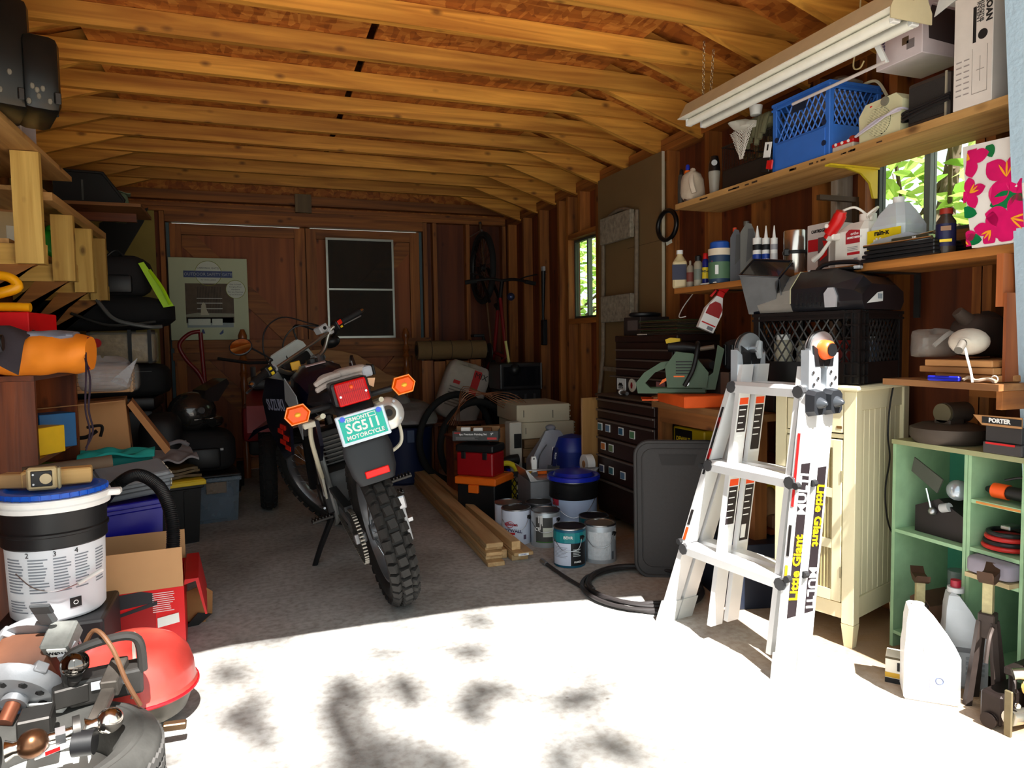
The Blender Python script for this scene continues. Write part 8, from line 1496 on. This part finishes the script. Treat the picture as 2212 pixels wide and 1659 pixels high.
for z_ in (.03, .075, .12, .165, .21, .255): cg.box(-.012, -.012, z_, .05, -.002, z_+.005).box(-.012, -.002, z_, -.002, .05, z_+.005)
for q in (-.012, .018, .046): cg.box(q, -.012, .005, q+.005, -.002, .265).box(-.012, q, .005, -.002, q+.005, .265)
lw = CK; nn = Vector((-sdir.y, sdir.x, 0))
def inc(x, y, z=0.008): p_ = CK+sdir*x+nn*y; return (p_.x, p_.y, CK.z+z)
for k, (x, y_, r_, h_, mt, cp_, lab) in enumerate(((.07, .33, .035, .14, M((190, 184, 160), .4), WHITE, 'white jar inside the black crate'), (.07, .24, .03, .12, M((150, 150, 140), .4), M((120, 110, 90), .5), 'grey bottle inside the black crate'), (.22, .07, .035, .13, M((90, 100, 120), .4), LGREY, 'blue grey bottle behind the crate lattice'), (.10, .10, .035, .12, M((120, 30, 24), .4), M((150, 40, 30), .4), 'dark red tin inside the black crate corner'))):
    t = Thing('jar', lab, 'jar', inc(x, y_)); t.p('body', mt, True).lathe([(r_*.95, 0), (r_, .004), (r_, h_), (r_*.7, h_*1.1)], 20); t.p('lid', cp_, True).lathe([(r_*.75, h_*1.1), (r_*.75, h_*1.25)], 18)
t = Thing('pet_carrier', 'black and grey moulded plastic carry case lying on the black crate', 'case', inc(-.01, -.005, .268), rot=(0, 0, ang)); BC2 = M((26, 26, 30), .3, coat=.3, var=.1); GC2 = M((128, 122, 114), .4)
prof = lambda k, h: [(.02, k, 0), (.30, k, 0), (.325, k, .03), (.32, k, h*.75), (.26, k, h), (.07, k, h), (.0, k, h*.55), (.0, k, .03)]
loft(t.p('dark_shell', BC2), [prof(-.01, .09), prof(.02, .12), prof(.12, .155), prof(.26, .15)], False); loft(t.p('grey_end', GC2), [prof(.261, .149), prof(.34, .125), prof(.385, .10), prof(.40, .08)], False)
t.p('trim_line', M((190, 184, 150), .4)).tube([(-.001, .26, .03), (-.001, .26, .085), (.07, .26, .152), (.2, .26, .152)], .002, 5); t.p('handle', BC2).tube(spline([(.13, .06, .155), (.14, .08, .178), (.15, .20, .182), (.15, .24, .155)]), .009, 8); t.p('handle_well', DBLACK).box(.08, .07, .150, .2, .23, .1575, .004)
t.p('handle_clip', LGREY).box(.10, .05, .150, .13, .075, .162, .003); t.p('handle_clip', LGREY).box(.10, .225, .150, .13, .25, .160, .003); t.p('chrome_latch', M((200, 202, 208), .25, .4)).prism([(.08, .01), (.12, .01), (.125, .06), (.11, .08), (.09, .08), (.078, .05)], -.010, .0, 'x')
m = t.p('vent_slot', DBLACK); m.kind = 'stuff'
for i in range(6):
    for j in range(6): m.box(-.002, .14+i*.018, .015+j*.009, .001, .148+i*.018, .021+j*.009)
t.p('barcode_sticker', WHITE).prism([(.03, .02), (.15, .03), (.15, .065), (.11, .06)], -.012, -.0115, 'y'); 
for i in range(6): t.p('sticker_bar', M((110, 120, 130), .5)).box(.11+i*.006, -.0135, .038, .112+i*.006, -.0122, .056)
t = Thing('black_bin', 'glossy black angular plastic bin tipped against the crate', 'bin', inc(.05, .37, .268), rot=(.12, -.35, ang+.2)); BB2 = M((18, 20, 26), .18, coat=.5)
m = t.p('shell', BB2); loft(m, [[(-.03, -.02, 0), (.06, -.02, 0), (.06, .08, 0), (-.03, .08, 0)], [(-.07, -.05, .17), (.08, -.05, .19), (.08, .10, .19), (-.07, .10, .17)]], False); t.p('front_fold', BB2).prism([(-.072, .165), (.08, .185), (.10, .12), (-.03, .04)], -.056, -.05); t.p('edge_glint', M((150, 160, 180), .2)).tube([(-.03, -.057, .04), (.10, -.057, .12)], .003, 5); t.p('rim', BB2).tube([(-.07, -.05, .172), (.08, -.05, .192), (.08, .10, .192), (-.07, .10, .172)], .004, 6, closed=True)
text(t, 'M-VC', .022, (.005, -.0575, .12), (math.pi/2, -.3, 0), M((90, 96, 110), .4))
# ================================================================== FAR RIGHT CORNER: plank shelf, teal shelf, jugs, stands
ps = Thing('plank_shelf', 'plain plank shelf above the green shelf unit', 'shelf'); ps.p('plank', wood((130, 84, 44), (176, 122, 70), 'y')).box(2.0, 1.405, .955, 2.408, 1.80, .975); ps.p('cleat', STUD('y')).box(2.385, 1.42, .90, 2.408, 1.78, .954); ps.p('cleat', STUD('x')).box(2.02, 1.408, .90, 2.38, 1.425, .954)
vb = Thing('veneer_panel', 'reddish brown wood panel hung below the near end of the lower shelf', 'panel', (2.075, 1.44, 0)); vb.p('upper_board', wood((138, 70, 30), (176, 100, 50), 'z', knots=False)).box(-.005, .01, 1.20, .17, .03, 1.355); vb.p('lower_board', wood((128, 64, 28), (168, 94, 46), 'z', knots=False)).box(0, 0, .978, .17, .009, 1.24); 
t = Thing('canvas_pouch', 'white drawstring canvas pouch with cord lying on the plank shelf', 'pouch', (2.06, 1.50, 1.052), rot=(0, .0, .5)); CV = M((206, 196, 180), .85, bump=.3)
loft(t.p('pouch_body', CV, True), [[(x_, r_*math.cos(a)+.04, r_*.75*math.sin(a)+.045) for a in np.linspace(0, 2*math.pi*17/18, 18)] for x_, r_ in ((-.03, .014), (-.02, .022), (.0, .045), (.04, .056), (.09, .05), (.14, .045), (.17, .03))]); t.p('stick', M((90, 84, 76), .6), True).cyl((-.07, .05, .02), (-.02, .045, .045), .012); t.p('cord', WHITE, True).tube(spline([(-.03, .04, .03), (-.055, .03, -.0), (-.045, .02, -.05), (-.055, .015, -.075)]), .0035, 6)
t = Thing('board_offcuts', 'flat wood offcuts piled on the plank shelf', 'boards', (2.02, 1.46, .9765), -.1)
for i, (w1, l1) in enumerate(((.3, .24), (.28, .27), (.30, .22))): t.p('board', wood((150, 96, 50), (196, 140, 84), 'y', knots=False)).at((0, 0, 0), (0, 0, .12*(i-1))).box(.03, .0, .022*i, .03+w1, l1, .022*i+.02, .002)
t = Thing('clear_wrap', 'crumpled clear plastic film on the wood offcuts', 'plastic', (2.12, 1.66, 1.045)); blob(t.p('film', M((150, 140, 130), .12, alpha=.5, bump=1), True), .16, .10, .09, 180, amp=.2); t.p('film_fold', M((190, 184, 176), .12, alpha=.5), True).tube(spline([(-.06, .0, .04), (.0, -.01, .08), (.05, .02, .05)]), .008, 6)
t = Thing('brown_sack', 'dark brown bag slumped behind the canvas pouch', 'bag', (2.27, 1.60, 1.045)); blob(t.p('bag_body', M((60, 46, 38), .8), True), .2, .12, .14, 190, amp=.12); t.p('spout', M((70, 56, 46), .8), True).tube([(-.06, .04, .1), (-.11, .06, .15)], [.03, .018], 10)
t = Thing('blue_case', 'small bright blue flat case on the edge of the plank shelf', 'case', (2.005, 1.53, .9765), .1); t.p('body', M((24, 34, 170), .35)).box(0, -.0, 0, .015, .10, .016, .003); t.p('lid_line', M((14, 20, 110), .4)).box(-.001, .002, .007, .0, .098, .009)
t = Thing('cord_bundle', 'pale twisted cord bundle beside the blue case', 'cord', (2.01, 1.42, .9765)); t.p('cord', M((170, 150, 130), .6), True).tube(spline([(0, .0, .006), (.01, .03, .012), (.0, .06, .006), (.012, .09, .014), (.0, .10, .006)]), .005, 6); t.p('end_loop', M((200, 190, 180), .6)).ring((.008, .01, .012), .01, .002, 'x', 12, 4)
# green shelf unit
ts = Thing('green_shelf', 'worn teal green painted shelf unit with two columns', 'shelf unit', (2.13, 0, 0)); TG = M((110, 168, 130), .6, var=.2, sc=10, bump=.2); TI = M((58, 138, 112), .6, var=.12); TE = M((150, 186, 146), .6, var=.3, sc=14)
ym = W(2090, 1050, X=2.13).y
for y0, y1, nm in ((1.408, 1.418, 0), (ym-.012, ym-.001, 0), (ym+.001, ym+.012, 0), (1.855, 1.868, 0)): ts.p('upright', TE).box(0, y0, 0, .27, y1, .735)
ts.p('top', M((150, 150, 110), .6)).box(-.005, 1.405, .736, .275, 1.87, .752); ts.p('back_panel', TI).box(.262, 1.42, .0, .269, 1.853, .735)
for z, a, b in ((.585, 1.419, ym-.013), (.43, 1.419, ym-.013), (.345, 1.419, ym-.013), (.42, ym+.013, 1.854), (.05, 1.419, ym-.013), (.05, ym+.013, 1.854)): ts.p('shelf_board', TE).box(.0, a, z, .26, b, z+.012)
ts.p('worn_edge', M((200, 130, 60), .6)).box(-.001, 1.42, .587, .0, ym-.03, .594)
t = Thing('sander', 'dusty round metal motor lying on top of the green shelf', 'motor', (2.22, 1.73, .7535)); GM2 = M((76, 66, 58), .6, .4, var=.2); t.p('base_disc', GM2, True).lathe([(.10, 0), (.115, .02), (.115, .05), (.08, .065)], 32); t.p('motor_can', GM2, True).cyl((-.02, 0, .10), (.08, 0, .10), .035, n=20); t.p('neck', GM2).box(-.03, -.03, .06, .04, .03, .08, .004); t.p('rear_cap', M((90, 82, 60), .5)).cyl((-.03, 0, .10), (-.021, 0, .10), .033, n=20)
t = Thing('drill_box', 'open black and red printed tool box at the right frame edge', 'box', (2.12, 1.415, .7535)); t.p('tray', M((60, 56, 56), .5)).box(0, 0, .0, .12, .12, .035, .003); t.p('carton_body', M((46, 42, 42), .5)).box(.005, .005, .036, .12, .115, .085, .002); t.p('flap', CARD).prism([(.0, .085), (.12, .085), (.15, .115), (.0, .118)], -.004, .0, 'x'); t.p('black_band', TXTB).box(-.0055, .0, .092, -.004, .12, .112); text(t, 'PORTER', .018, (-.006, .065, .102), LF, TXTW, bold=.0008); t.p('red_edge', RED).box(-.001, .02, .028, .0, .11, .034)
t = Thing('caulk_gun', 'orange and black pistol grip tool on the top right shelf compartment', 'tool', (2.14, 1.43, .5985)); t.p('black_body', BLACK, True).tube([(.04, .13, .03), (.04, .10, .03), (.04, .0, .03)], [.008, .02, .022], 12); t.p('orange_collar', M((244, 90, 24), .4), True).cyl((.04, .105, .03), (.04, .06, .03), .024, n=16); t.p('cord', BLACK).tube(spline([(.05, .0, .06), (.06, .03, .08), (.05, .08, .065)]), .004, 6)
t = Thing('jumper_cables', 'coil of red and black cable in the middle right compartment', 'cable', (2.20, 1.505, .4435)); 
for q in range(4): t.p('red_cable' if q % 2 == 0 else 'black_cable', M((190, 40, 36), .4) if q % 2 == 0 else BLACK, True).ring((0, 0, .012+q*.014), .062-.004*q, .0075, 'z', 30, 8)
t.p('clamp', STEEL).box(-.02, -.02, .065, .03, .01, .08, .003)
t = Thing('planer', 'dark tool with long metal plate in the left shelf compartment', 'tool', (2.15, ym+.03, .4335)); t.p('body', M((34, 28, 30), .5)).prism([(0, 0), (.19, 0), (.19, .09), (.1, .13), (0, .08)], .02, .16, 'x'); t.p('mesh_plate', M((70, 74, 66), .5)).prism([(.08, .20), (.19, .26), (.2, .21), (.10, .15)], .01, .016, 'x'); t.p('silver_lever', CHROME).tube([(.01, .12, .09), (.01, .14, .16)], .004, 6); t.p('knob', STEEL, True).ball((.01, .115, .085), .014, 12); t.p('lamp_bowl', M((170, 180, 190), .2, .6), True).ball((.03, .04, .17), .035, 16)
t.p('silver_band', LGREY).cyl((.02, .09, .10), (.02, .06, .11), .015)
t = Thing('old_hardware', 'rusty iron hardware at the bottom of the left shelf column', 'hardware', (2.14, ym+.03, .0635)); t.p('casting', M((90, 66, 50), .7, .3, var=.4)).prism([(0, .10), (.03, .0), (.16, .0), (.18, .14), (.14, .17), (.1, .13), (.03, .16)], .0, .12, 'x'); t.p('clear_jar', M((120, 130, 130), .2, alpha=.6), True).lathe([(.03, .18), (.03, .25)], 16, (.10, .08, 0))
t = Thing('seat_cushion', 'grey lavender padded seat on a wooden board in front of the shelf', 'cushion', (2.09, 1.42, .3575)); t.p('seat_board', wood((170, 150, 110), (200, 180, 140), 'y')).box(.0, .0, 0, .20, .14, .014); t.p('padding', M((140, 134, 146), .8), True); blob(REG[-1], .16, .145, .055, 200, amp=.01, pw=.3); REG[-1].v = [(a+.078, b, c+.0145) for a, b, c in REG[-1].v]
def jack(loc, rz, lab, s_=1.0, hh=.36):
    t = Thing('jack_stand', lab, 'jack stand', loc, rz); RSM = M((60, 50, 46), .6, .4, var=.4, sc=30); 
    for a in (.785, 2.356, 3.927, 5.498): c_, s2 = math.cos(a), math.sin(a); t.p('leg', RSM).tube([(.11*c_*s_, .11*s2*s_, .0), (.022*c_, .022*s2, hh*.62)], [.013, .011], 4, False)
    t.p('sleeve', RSM).box(-.022, -.022, hh*.5, .022, .022, hh*.68, .003); t.p('ratchet_post', M((170, 160, 120), .5, .3, var=.5, sc=40)).box(-.013, -.013, hh*.68, .013, .013, hh*.93); t.p('saddle', M((70, 48, 34), .6, .4)).prism([(-.05, hh), (-.045, hh*.94), (-.02, hh*.90), (.02, hh*.90), (.045, hh*.94), (.055, hh*1.01), (.03, hh*.96), (-.03, hh*.96)], -.02, .02); t.p('handle', RSM).tube(spline([(-.03, -.02, hh*.6), (-.07, -.02, hh*.55), (-.10, -.02, hh*.4)]), .006, 6)
    return t
jack((2.045, 1.45, 0), .4, 'rusty jack stand with worn white post in front of the cushion', .5, .42)
jack((2.07, 1.70, 0), .9, 'dark rusty jack stand half hidden behind the oil jugs', .5, .33)
fj = Thing('floor_jack', 'dark oily floor jack with chrome piston at the lower right', 'jack', (1.945, 1.30, 0), .12); FM = M((40, 32, 30), .4, .5, var=.4, sc=30)
for x in (-.01, .10): fj.p('side_plate', M((120, 110, 84), .5, .5, var=.4)).box(x, -.0, .0, x+.008, .02, .13, .002)
fj.p('cylinder', M((190, 184, 170), .25, .9), True).cyl((.0, .01, .05), (.09, .01, .035), .021, n=20); fj.p('frame_block', FM).box(.0, .03, .01, .14, .09, .10, .006); fj.p('shackle', M((200, 170, 100), .25, .9), True).ring((.05, -.005, .135), .017, .004, 'y', 20, 6); fj.p('end_knob', M((220, 216, 200), .15, 1), True).tube([(.03, .02, .165), (.05, .0, .170)], .016, 16); fj.p('arm', FM).box(.04, .02, .15, .16, .05, .175, .004); fj.p('nut', CHROME).ball((.02, .0, .085), .009, 10); fj.p('caster', FM, True).cyl((-.012, .06, .022), (.0, .06, .022), .022); fj.p('linkage', FM).tube([(.05, .03, .10), (.09, .05, .16)], .010, 8)
# oil jugs and box
def oiljug(px, py, w, dp, h, mat, lab, rz, capm, capn='cap'):
    p_ = W(px, py, Z=0); t = Thing('oil_jug', lab, 'jug', p_, rz); q = lambda e, z, k=0: [(-w/2+e, e, z), (w/2-e-k, e, z), (w/2-e-k, dp-e, z), (-w/2+e, dp-e, z)]
    m = t.p('body', mat); loft(m, [q(.006, 0), q(0, .01), q(0, h*.50), q(.004, h*.62, w*.12), q(.006, h*.80, w*.36), q(.012, h*.93, w*.55), q(.02, h*.955, w*.60)], False); return t, w, dp, h
t, w_, dp, h_ = oiljug(2012, 1520, .15, .10, .30, M((232, 234, 236), .35, var=.03), 'blazing white engine oil jug with moulded handle on the sunny floor', -.75, WHITE)
t.p('handle_recess', M((190, 190, 186), .5)).prism([(-.02, .15), (.02, .17), (.0, .19), (-.025, .175)], -.003, .0); t.p('badge_print', M((150, 160, 190), .5)).prism(rrect(.05, .06, .01, 3, .02, .06), -.002, .0); t.p('badge_ring', M((110, 120, 150), .5)).ring((.02, -.002, .075), .010, .0015, 'y', 20, 4); t.p('spout', WHITE, True).cyl((-.035, .05, h_*.93), (-.035, .05, h_*.97), .018)
t, w_, dp, h_ = oiljug(2085, 1490, .12, .085, .315, M((176, 180, 184), .35), 'grey engine oil jug with dark red cap behind the white jug', -.75, RED)
t.p('cap_collar', LGREY, True).cyl((-.025, .042, h_*.95), (-.025, .042, h_*1.0), .024, n=20); t.p('red_cap', M((150, 20, 44), .4), True).cyl((-.025, .042, h_*1.0), (-.025, .042, h_*1.07), .015, n=20); t.p('embossed_mark', M((110, 112, 116), .4)).box(-.03, -.002, .12, .045, .0, .135)
for i in range(4): t.p('grip_rib', M((150, 154, 158), .4)).box(.0, -.003, .05+i*.016, .05, .0, .058+i*.016)
t = carton('filter_box', 'white and gold oil filter box printed with a black 1', tuple(W(1940, 1478, Z=0)), .075, .075, .085, M((230, 226, 214), .5), -.9); t.p('gold_band', M((196, 156, 50), .35, .3)).box(-.0378, -.0012, .018, .0378, .0, .034); t.p('black_band', TXTB).box(-.0378, -.0012, .0, .0378, .0, .016); t.p('top_band', M((70, 60, 30), .4)).box(-.0378, -.0012, .078, .0378, .0, .085); text(t, '1', .035, (.0, -.002, .055), FR, TXTB, bold=.002)
flush()
